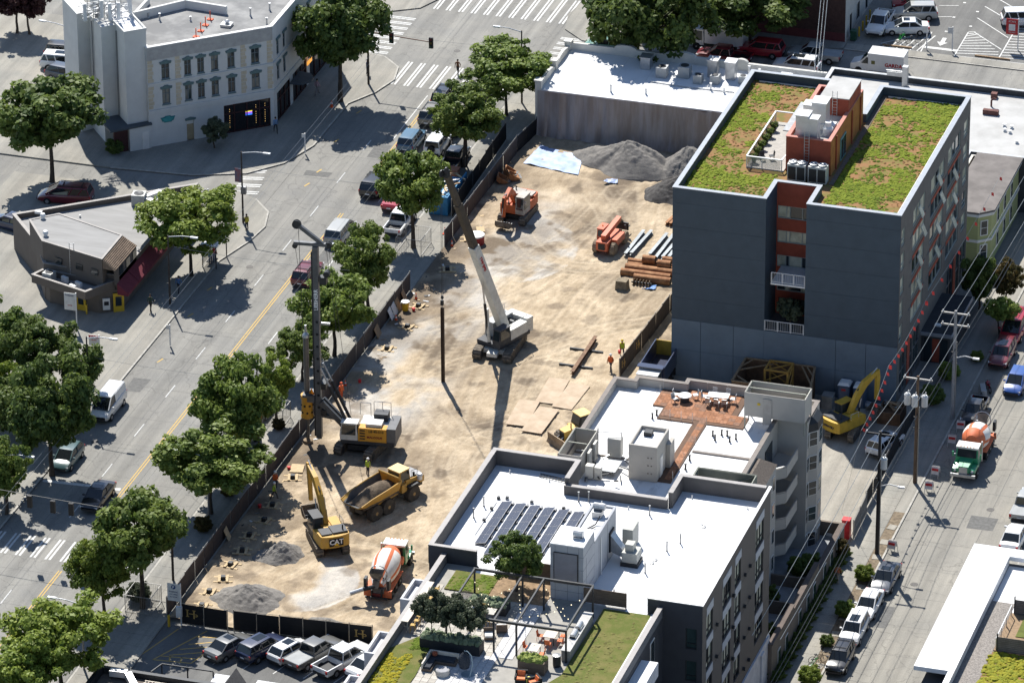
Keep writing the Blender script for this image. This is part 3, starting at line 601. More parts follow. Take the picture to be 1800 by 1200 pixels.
for x,y,h in ((-4.2,47.8,.9),(-.6,48.3,.7),(9.6,55.2,1.2),(9.2,53.6,1.3),(8.3,55.9,1.1),(12.2,52.2,.3),(13.6,50.3,.9),(5.5,51.2,.8),(7.0,50.9,.6)): vent(C,x,y,5.16,.1,h,ALU)
obj('conduit',MB().path([(-1,51.3,5.25),(3,51.0,5.25),(8,51.2,5.25)],.06),METAL,C)
nx,nz = 150,22; vs = []; rr = np.random.default_rng(4)
us = np.linspace(0,1,nx); fold = vnoise(us * 40,us * 0 + 3,.9,21,3) - .5; fold2 = vnoise(us * 40,us * 0 + 9,.35,22,3) - .5
for j in range(nz):
 t = j / (nz - 1)
 for i in range(nx):
  x = -11.55 + 27.6 * us[i]; sw = .35 * math.sin(us[i] * 9.0 + 2.2 * t) * (1 - t)
  k = min(nx - 1,max(0,int((us[i] + .02 * sw) * (nx - 1))))
  vs.append((x,46.18 - .06 - .62 * (fold[k] + .5) * (.3 + .7 * (1 - t)) - 1.3 * max(0,fold2[k]) * (1 - t) - (.35 * (1 - t) ** 4),5.22 * t + .0 - (.5 * max(0,fold2[k]) + .35 * abs(fold[k])) * t ** 6))
fs = [(j * nx + i,j * nx + i + 1,(j + 1) * nx + i + 1,(j + 1) * nx + i) for j in range(nz - 1) for i in range(nx - 1)]
PLAS = mat('builders_plastic',(.33,.305,.30),.3,0,.25,.8,col2=(.23,.19,.168),spec=.7,alpha=.9,thr=(.40,.60),stretch=(1.3,1,.16))  # vertical streaks in the colour paint in the shading of the folds
tag(obj('plastic_sheet',MB().add(vs,fs),PLAS,smooth=True),'wrinkled translucent plastic sheet hung down the store wall','plastic sheet')
# ================================================================ long low grey-roofed building behind the charcoal block, and house
LOW = wthing('commercial_building','long low building with weathered pale grey roof and black rear fascia','building',(28,45,0))
polyH = [(16.45,26.2),(34.9,26.2),(34.9,42.4),(70,42.4),(70,58.6),(16.45,58.6)]
shell(LOW,polyH,0,5.95,5.35,mat('dark_fascia',(.05,.052,.055),.7),GROOF,mat('grey_coping',(.30,.31,.32),.5,.3),.3)
ch = obj('chimney',MB().box(24.2,24.75,57.2,57.75,5.35,7.6),METAL,LOW); obj('chimney_hood',MB().box(22.4,24.1,58.0,58.5,6.1,6.55).tube((22.3,58.2,6.6),(24.2,58.2,6.6),.05),METAL,LOW)
for b_ in ((33.7,35.3,52.9,53.4,5.85),(33.6,34.2,57.0,57.6,5.9)): obj('rusty_box',MB().box(b_[0],b_[1],b_[2],b_[3],5.36,b_[4]),mat('rust_dark',(.13,.055,.045),.8,0,.3),LOW)
obj('hooked_pipe',MB().path([(34.1,55.1,5.36),(34.1,55.1,6.0),(34.3,55.1,6.25),(34.6,55.1,6.2)],.1,8),mat('rust_dark',(.13,.055,.045)),LOW)
for x,y in ((36.8,49.5),(37.3,50.4),(36.5,50.6),(37.4,49.2),(38.6,47),(42,54),(41,47.5)): vent(LOW,x,y,5.36,.14,.3,ALU)
for x,y in ((40.8,49.8),(41.8,51.2)): u = obj('exhaust_fan',MB().lathe((x,y,5.36),[(.5,0),(.5,.3),(.75,.4),(.6,.7),(.2,.75)],14),DKMET,LOW)
LOW2 = wthing('low_building','small flat-roofed building with dark roof beside the grey roofs','building',(37.2,36.3,0))
shell(LOW2,rect(35.0,39.45,30.3,42.3),0,5.7,4.9,mat('tan_trim_wall',(.34,.31,.24),.85),mat('brown_roofing',(.15,.135,.125),.9,0,.2,.6),mat('cream_coping',(.55,.53,.47),.7),.25)
for x,y in ((37.6,34.0),(36.8,37.5)): vent(LOW2,x,y,4.9,.12,.7)
HS = wthing('corner_house','pale yellow-green house with white window trim and bay corner','house',(38.2,28.5,0))
OLV = mat('olive_yellow_siding',(.36,.37,.17),.8,0,.06,1,stretch=(1,1,8)); TRW = mat('white_trim',(.66,.64,.60),.6,0,.05)
polyb = [(36.0,28.6),(38.9,28.6),(40.0,29.6),(40.0,41.8),(36.0,41.8)]
Wm = MB(); sides(Wm,ccw(polyb),0,5.9); obj('wall',Wm,OLV,HS)
obj('roof',MB().prism(inset(ccw(polyb),-.35),5.9,6.12),mat('brown_roofing',(.15,.135,.125)),HS)
obj('cornice',MB().prism(inset(ccw(polyb),-.25),5.55,5.88),TRW,HS); obj('belt_course',MB().prism(inset(ccw(polyb),-.12),2.75,3.0),TRW,HS)
for z in (.9,3.5):
 for (o,a,u) in (((36.0,28.6),0,1.0),((38.9,28.6),42.3,.35),((40.0,29.6),90,2.5),((40.0,29.6),90,5.5),((40.0,29.6),90,8.5)):
  q = obj('window',MB().box(u - .1,u + .75,-.07,-.005,z - .1,z + 1.55),TRW,HS,loc=(*o,0),rz=R(a)); obj('pane',MB().box(u,u + .65,-.085,-.072,z,z + .7).box(u,u + .65,-.085,-.072,z + .76,z + 1.45),GLS[0],q)
# ================================================================ beige apartment block with the timber roof deck
BEI = mat('beige_stucco',(.40,.375,.335),.85,0,.05,.7); BEID = mat('taupe_trim',(.20,.175,.155),.8,0,.1,1)
E_ = wthing('apartment_building','beige apartment building with brown timber roof deck and angled balconies','building',(28,-43,0))
ZE,ZP = 13.05,13.85
polyE = ccw([(19.15,-30.6),(19.15,-55.0),(35.2,-55.0),(35.2,-34.2),(37.86,-34.2),(37.86,-29.9),(33.5,-29.9),(33.5,-29.05),(25.5,-29.05),(25.5,-29.85),(21.0,-29.85),(21.0,-30.6)])
mb = MB(); sides(mb,polyE,0,ZP); ie = inset(polyE,.32); ring(mb,polyE,ie,ZP); sides(mb,ie,ZE - .02,ZP,True)
obj('wall',mb,BEI,E_); obj('roof',MB().add([(*p,ZE) for p in ie],[tuple(range(len(ie)))]),WROOF_O,E_); coping(E_,polyE,ZP,BEID,.32,.05,.07)
dkp = ccw([(23.55,-30.3),(23.55,-33.55),(24.6,-33.55),(24.6,-35.85),(27.9,-35.85),(27.9,-47.2),(29.1,-47.2),(29.1,-35.7),(32.4,-35.7),(32.4,-33.5),(31.3,-33.5),(31.3,-29.6),(25.6,-29.6),(25.6,-30.3)])
dk = obj('timber_deck',MB().prism(dkp,ZE + .01,ZE + .1),mat('deck_underside',(.11,.06,.035)),E_)
def inpoly(x,y,P_):
 c = False; n = len(P_)
 for i in range(n):
  (x1,y1),(x2,y2) = P_[i],P_[(i + 1) % n]
  if (y1 > y) != (y2 > y) and x < (x2 - x1) * (y - y1) / (y2 - y1) + x1: c = not c
 return c
tm = []
for k,c in enumerate(((.30,.135,.065),(.26,.115,.055),(.34,.165,.09),(.22,.12,.075))):
 m_ = MB();
 for i in range(5): m_.box(-.29,.29,-.29 + .118 * i,-.19 + .118 * i,0,.035)
 me_ = m_.mesh('deck_tile'); me_.materials.append(mat('deck_tile_%d' % k,c,.8,0,.3,4)); tm.append(me_)
x = 23.85
while x < 32.4:
 y = -47.0
 while y < -29.6:
  if all(inpoly(x + a,y + b,dkp) for a,b in ((-.28,-.28),(.28,.28),(-.28,.28),(.28,-.28))): share('deck_tile',random.choice(tm),dk,(x,y,ZE + .10),random.choice((0,R(90))))
  y += .6
 x += .6
pe = obj('penthouse',MB().box(25.35,27.9,-47.4,-43.6,ZE,16.1),BEI,E_)
o_ = ccw(rect(25.35,27.9,-47.4,-43.6)); i_ = inset(o_,.15); mp = MB(); sides(mp,o_,16.1,16.45); sides(mp,i_,16.1,16.45,True); ring(mp,o_,i_,16.45); obj('parapet',mp,BEI,pe)
obj('penthouse_roof',MB().add([(*p,16.12) for p in i_],[(0,1,2,3)]),WROOF_O,pe)
obj('penthouse_annexe',MB().box(27.92,28.3,-44.6,-43.2,ZE,15.4),BEI,pe); obj('door',MB().box(27.9,27.96,-46.5,-45.7,ZE + .05,ZE + 2.0),TRW,pe)
obj('fan_unit',MB().box(26.0,26.7,-45.0,-44.3,16.13,16.5),DKMET,pe)
for i in range(2):
 for j in range(3): obj('outlet',MB().box(27.05 + .3 * i,27.15 + .3 * i,-47.45,-47.39,13.8 + .75 * j,13.9 + .75 * j),BEID,pe)
def screen(root,x0,x1,y0,y1,z0,z1,m,name='plant_screen',legs=True):
 o_ = ccw(rect(x0,x1,y0,y1)); i_ = inset(o_,.06); mb = MB(); sides(mb,o_,z0,z1); sides(mb,i_,z0,z1,True); ring(mb,o_,i_,z1); ring(mb,o_,i_,z0,True)
 s = obj(name,mb,m,root); fr = MB()
 for p in (i_[0],i_[1],i_[2],i_[3]): fr.bar((*p,ZE),(*p,z1),.1,.1)
 for i in range(4): a,b = i_[i],i_[(i + 1) % 4]; fr.bar((*a,z1 - .08),(*b,z1 - .08),.09,.09); mid = ((a[0] + b[0]) / 2,(a[1] + b[1]) / 2); fr.bar((*a,z1 - .1),(*mid,ZE + .2),.07,.07)
 fr.bar((x0 + .2,(y0 + y1) / 2,z1 - .1),(x1 - .2,(y0 + y1) / 2,z1 - .1),.08,.08)
 obj('screen_frame',fr,mat('olive_steel',(.30,.31,.26),.6,.2,.1),s); return s
s = screen(E_,32.4,37.9,-35.3,-32.9,14.3,16.6,BEI)
obj('door',MB().box(34.1,34.9,-35.36,-35.31,13.7,16.2),mat('beige_door',(.36,.335,.30)),s); obj('warning_sign',MB().box(33.6,33.85,-35.35,-35.31,15.5,15.7),mat('sign_yellow',(.6,.42,.02)),s)
obj('floor',MB().box(32.5,37.8,-35.2,-33,14.3,14.35),GROOF,s)
s = screen(E_,19.3,21.4,-48.6,-43.4,13.1,15.2,BEI)
s2 = screen(E_,31.3,36.6,-50.6,-46.5,13.1,14.7,mat('olive_panel',(.17,.18,.15),.7,0,.1))
for b_ in ((22.5,23.7,-44.2,-43.4,15.0),(21.8,22.5,-48.6,-48.0,14.4),(22.6,23.2,-48.5,-48.1,14.3),(21.55,21.75,-45.5,-44.6,14.9),(21.55,21.75,-47.2,-46.3,14.9)):
 obj('telecom_cabinet',MB().box(b_[0],b_[1],b_[2],b_[3],ZE + .15,b_[4]),mat('cabinet_beige',(.48,.47,.43),.6,.1,.05),E_)
for i in range(16):
 x,y = random.uniform(21.8,25.1),random.uniform(-49.5,-44.6); obj('cable_tray',MB().bar((x,y,ZE + .2 + .02 * i),(x + random.uniform(-.9,.9),y + random.uniform(-1.2,1.2),ZE + .2 + .03 * i),.12,.1),random.choice((METAL,DKMET,STEEL)),E_)
mm = MB(); mm.bar((21.6,-44,ZE),(21.6,-44,15.8),.09,.09).bar((21.6,-44,15.4),(23.6,-43.6,15.4),.06,.06).bar((23.6,-43.6,13.1),(23.6,-43.6,15.5),.06,.06); obj('antenna_frame',mm,METAL,E_)
obj('platform',MB().box(22.2,24.2,-47.6,-45.4,ZE + .5,ZE + .56),mat('grating',(.28,.29,.30),.6,.5,.2,6),E_)
obj('hatch',MB().box(26.2,27.6,-42.6,-40.9,ZE,ZE + .45),BEI,E_); obj('roof_curb',MB().box(29.3,34.8,-41.1,-40.8,ZE,ZE + .12),BEID,E_); obj('roof_curb',MB().box(19.5,25.2,-44.1,-43.9,ZE,ZE + .12),BEID,E_)
for x,y in ((24.2,-35.9),(24.4,-35.2),(30.2,-37.6),(30.9,-37.2),(31.4,-37.2),(31.9,-38.2),(32.3,-37.6),(30.6,-38.3),(29.6,-44.3),(29.5,-42.6),(31.4,-45.4),(24.9,-40.6)): vent(E_,x,y,ZE,.08,.55,DKMET)
for i in range(14): obj('parapet_bracket',MB().box(34.55,34.75,-35.2 - .9 * i,-35.0 - .9 * i,ZE,ZE + .25),DKMET,E_)
rp = MB()
for a,b in (((23.6,-30.2),(23.6,-33.5)),((29.15,-36),(29.15,-46.8)),((24.7,-35.6),(27.8,-35.7)),((25.7,-29.7),(31.2,-29.7))):
 for i in range(4): p = Vector(a).lerp(Vector(b),i / 3); rp.bar((*p,ZE),(*p,ZE + 1.0),.03,.03)
obj('rope_stanchion',rp,METAL,dk)
Wt = facade(E_,(35.3,-34.22),0,2.5,0,ZP - .05,[],BEI,.1)
bay = ccw([(37.86,-33.6),(38.5,-32.9),(38.5,-31.2),(37.86,-30.5)]); mb = MB(); sides(mb,bay,2.2,12.6); obj('bay',mb,BEI,E_)
obj('bay_roof',MB().loft([[(*p,12.6) for p in inset(bay,-.08)],[(*p,13.3) for p in bay],[(37.9,-33,13.8),(38.0,-32.9,13.8),(38.0,-31.2,13.8),(37.9,-31,13.8)]]),DKMET,E_)
for z in (1.2,3.75,6.3,8.85,11.2):
 for o,a,u,w in (((37.86,-33.6),47,.1,.75),((38.5,-32.9),90,.4,.9),((37.86,-34.2),90,.02,.5)):
  q = obj('window',MB().box(u - .06,u + w + .06,-.06,-.004,z - .06,z + 1.36),TRW,E_,loc=(*o,0),rz=R(a)); obj('pane',MB().box(u,u + w,-.075,-.062,z,z + .62).box(u,u + w,-.075,-.062,z + .68,z + 1.3),random.choice(GLS),q)
for z in (10.6,8.1,5.55,3.0):
 pb_ = ccw([(35.22,-34.25),(37.2,-34.9),(37.15,-38.5),(36.3,-39.3),(35.22,-39.3)])
 b_ = obj('balcony',MB().prism(pb_,z - .15,z),BEI,E_); mb = MB(); mr = MB()
 for p,q in (((37.2,-34.9),(37.15,-38.5)),((37.15,-38.5),(36.3,-39.3)),((36.3,-39.3),(35.25,-39.3))): mb.bar((*p,z + .42),(*q,z + .42),.1,1.0); mr.bar((*p,z + 1.02),(*q,z + 1.02),.12,.05)
 obj('parapet',mb,BEI,b_); obj('rail',mr,METAL,b_); obj('balcony_door',MB().box(35.21,35.26,-38.6,-36.2,z + .05,z + 2.1),GLS[0],b_)
pf = obj('stair_fin',MB().prism([(35.2,-40.0),(36.6,-40.0),(36.6,-46.4),(35.2,-46.4)],0,12.4),BEI,E_)
obj('fin_roof',MB().loft([[(35.2,-39.9,12.4),(36.7,-39.9,12.4),(36.7,-46.4,12.4),(35.2,-46.4,12.4)],[(35.2,-41.5,13.6),(35.6,-41.5,13.6),(35.6,-46.4,13.6),(35.2,-46.4,13.6)]]),mat('brown_shingle',(.14,.115,.095),.9,0,.3,6),pf)
for z in (10.3,7.7,5.1,2.5):
 q = obj('window',MB().box(36.6,36.66,-41.4,-40.6,z,z + 1.4),TRW,pf); obj('pane',MB().box(36.665,36.68,-41.32,-40.68,z + .08,z + 1.32),GLS[0],q)
PB = wthing('podium_wall','brown podium wall with planters and small windows along the sidewalk','wall',(40.4,-42,0))
TAUP = mat('taupe_wall',(.155,.125,.10),.85,0,.08,1)
for a,b,h in ((-56,-48.6,3.7),(-48.6,-40,3.3),(-40,-31.0,2.5)): obj('wall',MB().box(40.3,40.62,a + .005,b - .005,0,h),TAUP,PB); obj('coping',MB().box(40.22,40.7,a + .005,b - .005,h,h + .09),mat('taupe_coping',(.11,.085,.072)),PB)
obj('terrace_floor',MB().box(35.25,40.28,-55.5,-31.1,1.0,1.15),mat('terrace_grey',(.24,.25,.26),.9,0,.1),PB)
obj('end_wall',MB().box(35.3,40.6,-31.0,-30.75,0,2.5).box(35.3,40.28,-41.2,-41.0,1.15,2.2).box(35.3,40.28,-46.2,-46.0,1.15,2.4),TAUP,PB)
for y in (-54,-51.5,-47,-44.2,-42,-38.4,-36,-33.6): q = obj('window',MB().box(40.62,40.68,y,y + .9,.7,2.1),TRW,PB); obj('pane',MB().box(40.685,40.7,y + .07,y + .83,.78,2.02),GLS[3],q)
# ================================================================ dark brown block with bright white roof, solar panels and garden terrace
BRNC = mat('dark_brown_cladding',(.105,.092,.083),.7,0,.08,1.2,stretch=(6,6,.3)); CHAR = mat('charcoal_panel',(.045,.047,.054),.7,0,.08,1)
FW = wthing('apartment_building','dark brown apartment building with bright white roof, solar panels and garden terrace','building',(28,-70,0))
ZT,ZD = 18.5,17.1; YF = -76.7; X0,X1 = 15.62,40.12
pF = ccw([(X0,-55.2),(X0,-73.1),(19.8,-73.1),(19.8,-73.4),(35.5,YF),(X1,YF),(X1,-55.4),(32.3,-55.4),(32.3,-58.9),(23.2,-58.9),(23.2,-55.2)])
pD = ccw([(X0,-55.2),(X0,-73.1),(16.9,-73.1),(16.9,-112),(36.8,-112),(36.8,YF),(X1,YF),(X1,-55.4),(32.3,-55.4),(32.3,-58.9),(23.2,-58.9),(23.2,-55.2)])
PARA = mat('brown_grey_parapet',(.10,.092,.088),.75,0,.06,1)
mb = MB(); sides(mb,ccw([(X0,-55.2),(X0,-73.1),(16.9,-73.1),(16.9,-112),(36.8,-112),(36.8,YF + .3),(36.81,YF + .3),(X1 - .3,YF + .3),(X1 - .3,-55.42),(32.3,-55.42),(32.3,-58.9),(23.2,-58.9),(23.2,-55.2)]),0,ZD - .01)
obj('wall',mb,CHAR,FW); obj('roof',MB().add([(*p,ZD) for p in ccw([(X0,-55.2),(X0,-73.1),(20,-73.1),(20,-76.4),(35.5,-76.4),(35.5,YF),(X1,YF),(X1,-55.4),(32.3,-55.4),(32.3,-58.9),(23.2,-58.9),(23.2,-55.2)])],[tuple(range(12))]),WROOF,FW)
CP = mat('brown_coping',(.20,.19,.185),.5,.3,.08)
def para(a,b,z,t=.35,m=PARA,cm=CP,z0=None):
 a,b = Vector(a),Vector(b); z0 = ZD - .3 if z0 is None else z0
 d = (b - a).normalized(); s = Vector((-d.y,d.x)) * t / 2
 w_ = obj('parapet',MB().prism([tuple(a - s),tuple(b - s),tuple(b + s),tuple(a + s)],z0,z),m,FW); s2 = s * 1.25
 obj('coping',MB().prism([tuple(a - s2),tuple(b - s2),tuple(b + s2),tuple(a + s2)],z + .001,z + .07),cm,w_)
para((X0 + .18,-72.9),(X0 + .18,-55.62),ZT); para((X0,-55.4),(23.03,-55.4),ZT + .004); para((23.22,-55.2),(23.22,-58.72),ZT); para((23.05,-58.9),(32.1,-58.9),17.95); para((32.3,-58.72),(32.3,-55.6),ZT); para((32.15,-55.4),(X1 - .36,-55.4),ZT + .004)
para((X0,-73.1),(19.8,-73.1),ZT + .002,.3,CHAR); para((17.05,-112),(17.05,-73.27),17.95,.35,mat('grey_terrace_wall',(.15,.15,.155),.8,0,.05)); para((36.62,-112),(36.62,-76.9),17.95,.35,mat('grey_terrace_wall',(.15,.15,.155)))
obj('coping',MB().box(X1 - .2,X1 + .06,YF - .06,-55.2,ZT,ZT + .07).box(35.4,X1 - .21,YF - .06,YF + .2,ZT,ZT + .07),mat('pale_edge_metal',(.5,.5,.5),.4,.4),FW)
obj('parapet',MB().box(X1 - .18,X1 - .02,YF + .02,-55.6,ZD,ZT - .002).box(35.45,X1 - .19,YF + .02,YF + .18,ZD,ZT - .002),WROOF,FW)
obj('gravel_stop',MB().box(35.55,X1 - .19,YF + .19,YF + .5,ZD,ZD + .3),WROOF,FW)
L = -55.4 - YF; cols = [(1.2,3.2),(6.2,8.8),(10.0,11.9),(16.6,19.2)]; fl = [15.3,12.3,9.3,6.3]
W = facade(FW,(X1,YF),R(90),L,4.4,ZT,[(a,b,z - .55,z + 1.55) for a,b in cols for z in fl],BRNC,.2)
SPW = mat('pale_lintel',(.42,.43,.45),.6,0,.05)
for a,b in cols:
 for z in fl:
  win(W,a,b,z - .55,z + 1.55,DKMET,GLS_L,(1,) * (3 if b - a > 2.2 else 2),(.35,1),.2,.08)
  obj('lintel_panel',MB().box(a,b,-.04,-.005,z + 1.6,z + 2.35),SPW,W)
for a in (4.2,9.3,13.0,14.6):
 for z in (14.6,11.6,8.6,5.6): obj('vent_cowl',MB().lathe((a,-.02,z),[(.16,-.22),(.17,0)],8,axis='y'),DKMET,W)
for z in (14.2,11.2,8.2): obj('panel_joint',MB().box(0,L,-.012,-.004,z,z + .03),CHAR,W)
obj('plinth',MB().box(X1,X1 + .15,YF,-55.4,0,4.4).box(X1 + .15,X1 + .3,-58.5,-57.6,0,4.0),mat('white_portal',(.5,.5,.52),.7),FW)
W2 = facade(FW,(35.5,YF - .02),0,X1 - 35.5,4,ZT - .01,[(3.2,4.15,z,z + 1.9) for z in (14.4,11.4)],CHAR,.2)
for z in (14.4,11.4): win(W2,3.2,4.15,z,z + 1.9,DKMET,[GLS[3]],(1,),(.3,1),.2,.07)
for y in (-83.5,-91):
 b_ = obj('bay',MB().box(36.8,38.0,y - 3.6,y + .4,2,15.2),CHAR,FW); obj('bay_roof',MB().box(36.8,38.2,y - 3.7,y + .5,15.2,16.4),mat('white_portal',(.5,.5,.52)),b_); obj('bay_cap',MB().box(36.8,38.18,y - 3.68,y + .48,16.41,16.45),WROOF,b_)
 for z in (11.6,8.4): q = obj('window',MB().box(38.0,38.06,y - 3.2,y,z,z + 2.4),TRW,b_); obj('pane',MB().box(38.065,38.08,y - 3.05,y - 1.7,z + .15,z + 2.25).box(38.065,38.08,y - 1.5,y - .15,z + .15,z + 2.25),GLS_L[0],q)
q = obj('window',MB().box(36.81,36.87,-80.6,-79.4,14.2,16.6),TRW,FW); obj('pane',MB().box(36.875,36.89,-80.5,-79.5,14.3,16.5),GLS[0],q)
GP1 = mat('grey_fibre_panel',(.33,.34,.36),.7,0,.05,.8); SEAM = mat('panel_seam',(.12,.125,.13))
tw = obj('stair_tower',MB().box(27.15,29.95,-76.45,-73.3,ZD,22.1),GP1,FW); obj('stair_roof',MB().box(27.12,29.98,-76.48,-73.27,22.1,22.2),WROOF,tw)
pw = obj('plant_housing',MB().box(27.9,29.95,-73.28,-67.0,ZD,20.9),GP1,FW); obj('housing_roof',MB().box(28.1,29.75,-73.2,-67.2,20.9,20.96),WROOF,pw); obj('housing_parapet',MB().box(29.77,29.98,-73.26,-66.98,20.9,21.1).box(27.88,28.08,-73.26,-66.98,20.9,21.1).box(28.1,29.75,-67.18,-66.98,20.9,21.1),GP1,pw)
for z in (17.9,18.9,20.0,21.2): obj('panel_seam',MB().box(27.15,29.95,-76.462,-76.452,z,z + .02).box(29.952,29.962,-76.45,-73.3,z,z + .02),SEAM,tw)
for x in (27.55,28.6,29.55): obj('panel_seam',MB().box(x,x + .02,-76.464,-76.453,ZD,22.05),SEAM,tw)
obj('blank_panel',MB().box(27.5,29.45,-76.52,-76.47,18.7,21.4),mat('slate_panel',(.20,.20,.22),.6,0,.06),tw)
obj('panel_frame',MB().box(27.44,27.5,-76.54,-76.46,18.64,21.46).box(29.45,29.51,-76.54,-76.46,18.64,21.46).box(27.5,29.45,-76.54,-76.46,21.4,21.46).box(27.5,29.45,-76.54,-76.46,18.64,18.7),DKMET,tw)
for y in (-75.6,-72,-69.5): obj('panel_seam',MB().box(29.953,29.963,y,y + .02,ZD,20.8),SEAM,tw)
obj('downpipe',MB().tube((30.03,-71.6,ZD),(30.03,-71.6,20.6),.05),ALU,pw)
obj('turbine_vent',MB().box(28.7,29.5,-75.3,-74.7,22.2,22.35).lathe((28.7,-75.0,22.6),[(.3,0),(.32,.1),(.32,.7),(.3,.8)],10,axis='x'),METAL,tw)
obj('exhaust_fan',MB().box(28.5,29.3,-69.2,-68.3,20.96,21.5).lathe((28.5,-68.6,21.8),[(.28,0),(.3,.1),(.3,.9),(.28,1)],10,axis='x'),METAL,pw)
obj('piping',MB().path([(28.4,-71.8,21.0),(29.2,-70.4,21.1),(29.4,-69.8,21.6)],.06).path([(28.7,-72,21.0),(29.3,-70.8,21.1)],.05),DKMET,pw)
obj('air_duct',MB().loft([[(29.97,-69.0,18.0),(29.97,-68.0,18.0),(29.97,-68.0,19.6),(29.97,-69.0,19.6)],[(31.2,-69.3,17.7),(31.2,-68.5,17.7),(31.2,-68.5,18.4),(31.2,-69.3,18.4)]]),METAL,pw)
obj('duct_collar',MB().box(29.96,30.1,-69.1,-67.9,17.9,19.7),DKMET,pw)
for b_,nm in (((31.2,32.5,-69.6,-68.2,ZD + .35,ZD + 1.25),'air_handler'),((31.4,32.1,-69.3,-68.5,ZD + 1.26,ZD + 1.9),'air_handler'),((30.5,31.4,-67.0,-65.2,ZD + .1,ZD + 2.0),'condenser_cabinet')):
 obj(nm,MB().box(*b_),mat('cabinet_grey_beige',(.36,.36,.33),.6,.1,.06),FW)
obj('unit_stand',MB().box(31.1,32.6,-69.7,-68.1,ZD,ZD + .34),DKMET,FW)
for x,y in ((17.2,-63.0),(17.0,-65.2),(34.8,-64.5),(34.1,-66.1),(33.4,-70.2),(32.2,-75.2),(24.6,-59.9),(25.4,-59.6),(31.0,-60.5)): vent(FW,x,y,ZD,.06,.95,STEEL)
for x,y in ((35.6,-61),(35.9,-61.2),(33.6,-67.9),(33.5,-68.5)): obj('roof_drain',MB().lathe((x,y,ZD),[(.22,0),(.2,.06),(.06,.09)],10),STEEL,FW)
for x,y in ((17.5,-56.6),(21.2,-57.2),(26.6,-59.8),(29,-60),(33.6,-56.6),(38.6,-57.1)): obj('anchor',MB().lathe((x,y,ZD),[(.12,0),(.05,.1),(.05,.3),(.01,.32)],6),ALU,FW)
lad = MB(); lad.bar((20.1,-56.2,ZD + .12),(22.6,-56.6,ZD + .12),.06,.06).bar((20.1,-56.6,ZD + .12),(22.6,-57.0,ZD + .12),.06,.06)
for i in range(9): lad.bar((20.2 + .28 * i,-56.2 - .045 * i,ZD + .12),(20.2 + .28 * i,-56.6 - .045 * i,ZD + .12),.04,.04)
tag(obj('ladder',lad,DKMET),'dark ladder lying flat on the white roof beside the parapet','ladder')
PV = mat('photovoltaic_cells',(.045,.048,.065),.25,0,.1,6,spec=.6); PVF = mat('panel_frame_alu',(.45,.45,.46),.35,.6)
mbp = MB().box(-.36,.36,-.70,.70,-.02,.02,0);
pvm = MB(); pvm.box(-.48,.48,-.75,.75,-.03,.012,1)
for i in range(6):
 for j in range(2): pvm.box(-.46 + .46 * j + .006,-.006 + .46 * j,-.735 + .245 * i + .004,-.49 + .245 * i - .004,.013,.02,0)
pvme = pvm.mesh('solar_panel'); pvme.materials.append(PV); pvme.materials.append(PVF)
RK = mat('rack_grey',(.13,.133,.138),.5,.5)
rows = [(18.95,5),(20.2,6),(21.45,6),(22.7,6),(23.98,6),(25.3,2)]
for i,(x,n_) in enumerate(rows):
 t = wthing('solar_panel_row',['row of five solar panels nearest the roof parapet','second row of solar panels from the roof parapet','third row of solar panels from the roof parapet','fourth row of solar panels from the roof parapet','fifth row of solar panels, beside the short row','short row of two solar panels beside the grey stair tower'][i],'solar panels',(x,-66,ZD),'solar panel rows on the white roof')
 y1 = -62.0; y0 = y1 - 1.53 * n_
 rk = MB().bar((x + .38,y0,ZD + .12),(x + .38,y1,ZD + .12),.07,.24)
 for k in range(n_ + 1): rk.box(x - .4,x + .36,y0 + 1.53 * k - .04,y0 + 1.53 * k + .04,ZD,ZD + .12).box(x + .46,x + .58,y0 + 1.53 * k - .2,y0 + 1.53 * k + .2,ZD,ZD + .15)
 obj('rack',rk,RK,t)
 for k in range(n_):
  s = share('solar_panel',pvme,t,(x,y1 - .76 - 1.53 * k,ZD + .24)); s.rotation_euler = (0,R(-11),0)
obj('conduit',MB().path([(18.0,-62.0,ZD + .1),(18.0,-68,ZD + .1)],.04).path([(18.2,-61.3,ZD + .1),(25.5,-61.6,ZD + .1)],.03),ALU,FW)
for x,y in ((18.0,-61.4),(18.0,-63.4),(18.0,-65.5),(18.7,-61.2),(20.9,-61.3),(23.8,-61.6)): obj('junction_box',MB().box(x - .12,x + .12,y - .12,y + .12,ZD,ZD + .25),DKMET,FW)
TZ = ZD + .02
ter = obj('terrace',MB().box(17.25,36.43,-112,-73.3,ZD - .1,ZD - .015),mat('terrace_base',(.30,.285,.255),.9,0,.1),FW)
PVR = [mat('paver_%d' % i,c,.85,0,.1,3) for i,c in enumerate(((.40,.37,.32),(.36,.335,.29),(.44,.41,.36)))]; PVW = mat('paver_white',(.52,.51,.50),.85,0,.1,3)
pmes = []
for m_ in PVR + [PVW]:
 q = MB().box(-.285,.285,-.285,.285,0,.03).mesh('paver'); q.materials.append(m_); pmes.append(q)
cnt = 0
for i in range(34):
 for j in range(40):
  x = 17.9 + .6 * i; y = -77.2 - .6 * j
  if y < -93 or x > 32.0: continue
  walk = (25.6 < x < 27.2 and y > -87) or (22.3 < x < 26.2 and y <= -87.2 and x + .35 * (y + 87) < 26.2)
  if 17.9 < x < 23 and -78.4 < y: continue
  if x < 19.2 and y < -85.6: continue
  if x > 30.0 and y < -86: continue
  if cnt >= 300 and not walk: continue
  share('paver',pmes[3] if walk else random.choice(pmes[:3]),ter,(x,y,ZD)); cnt += 1
obj('roof_apron',MB().box(33.66,35.5,-77.1,-76.41,ZD - .1,ZD + .03),WROOF,FW)
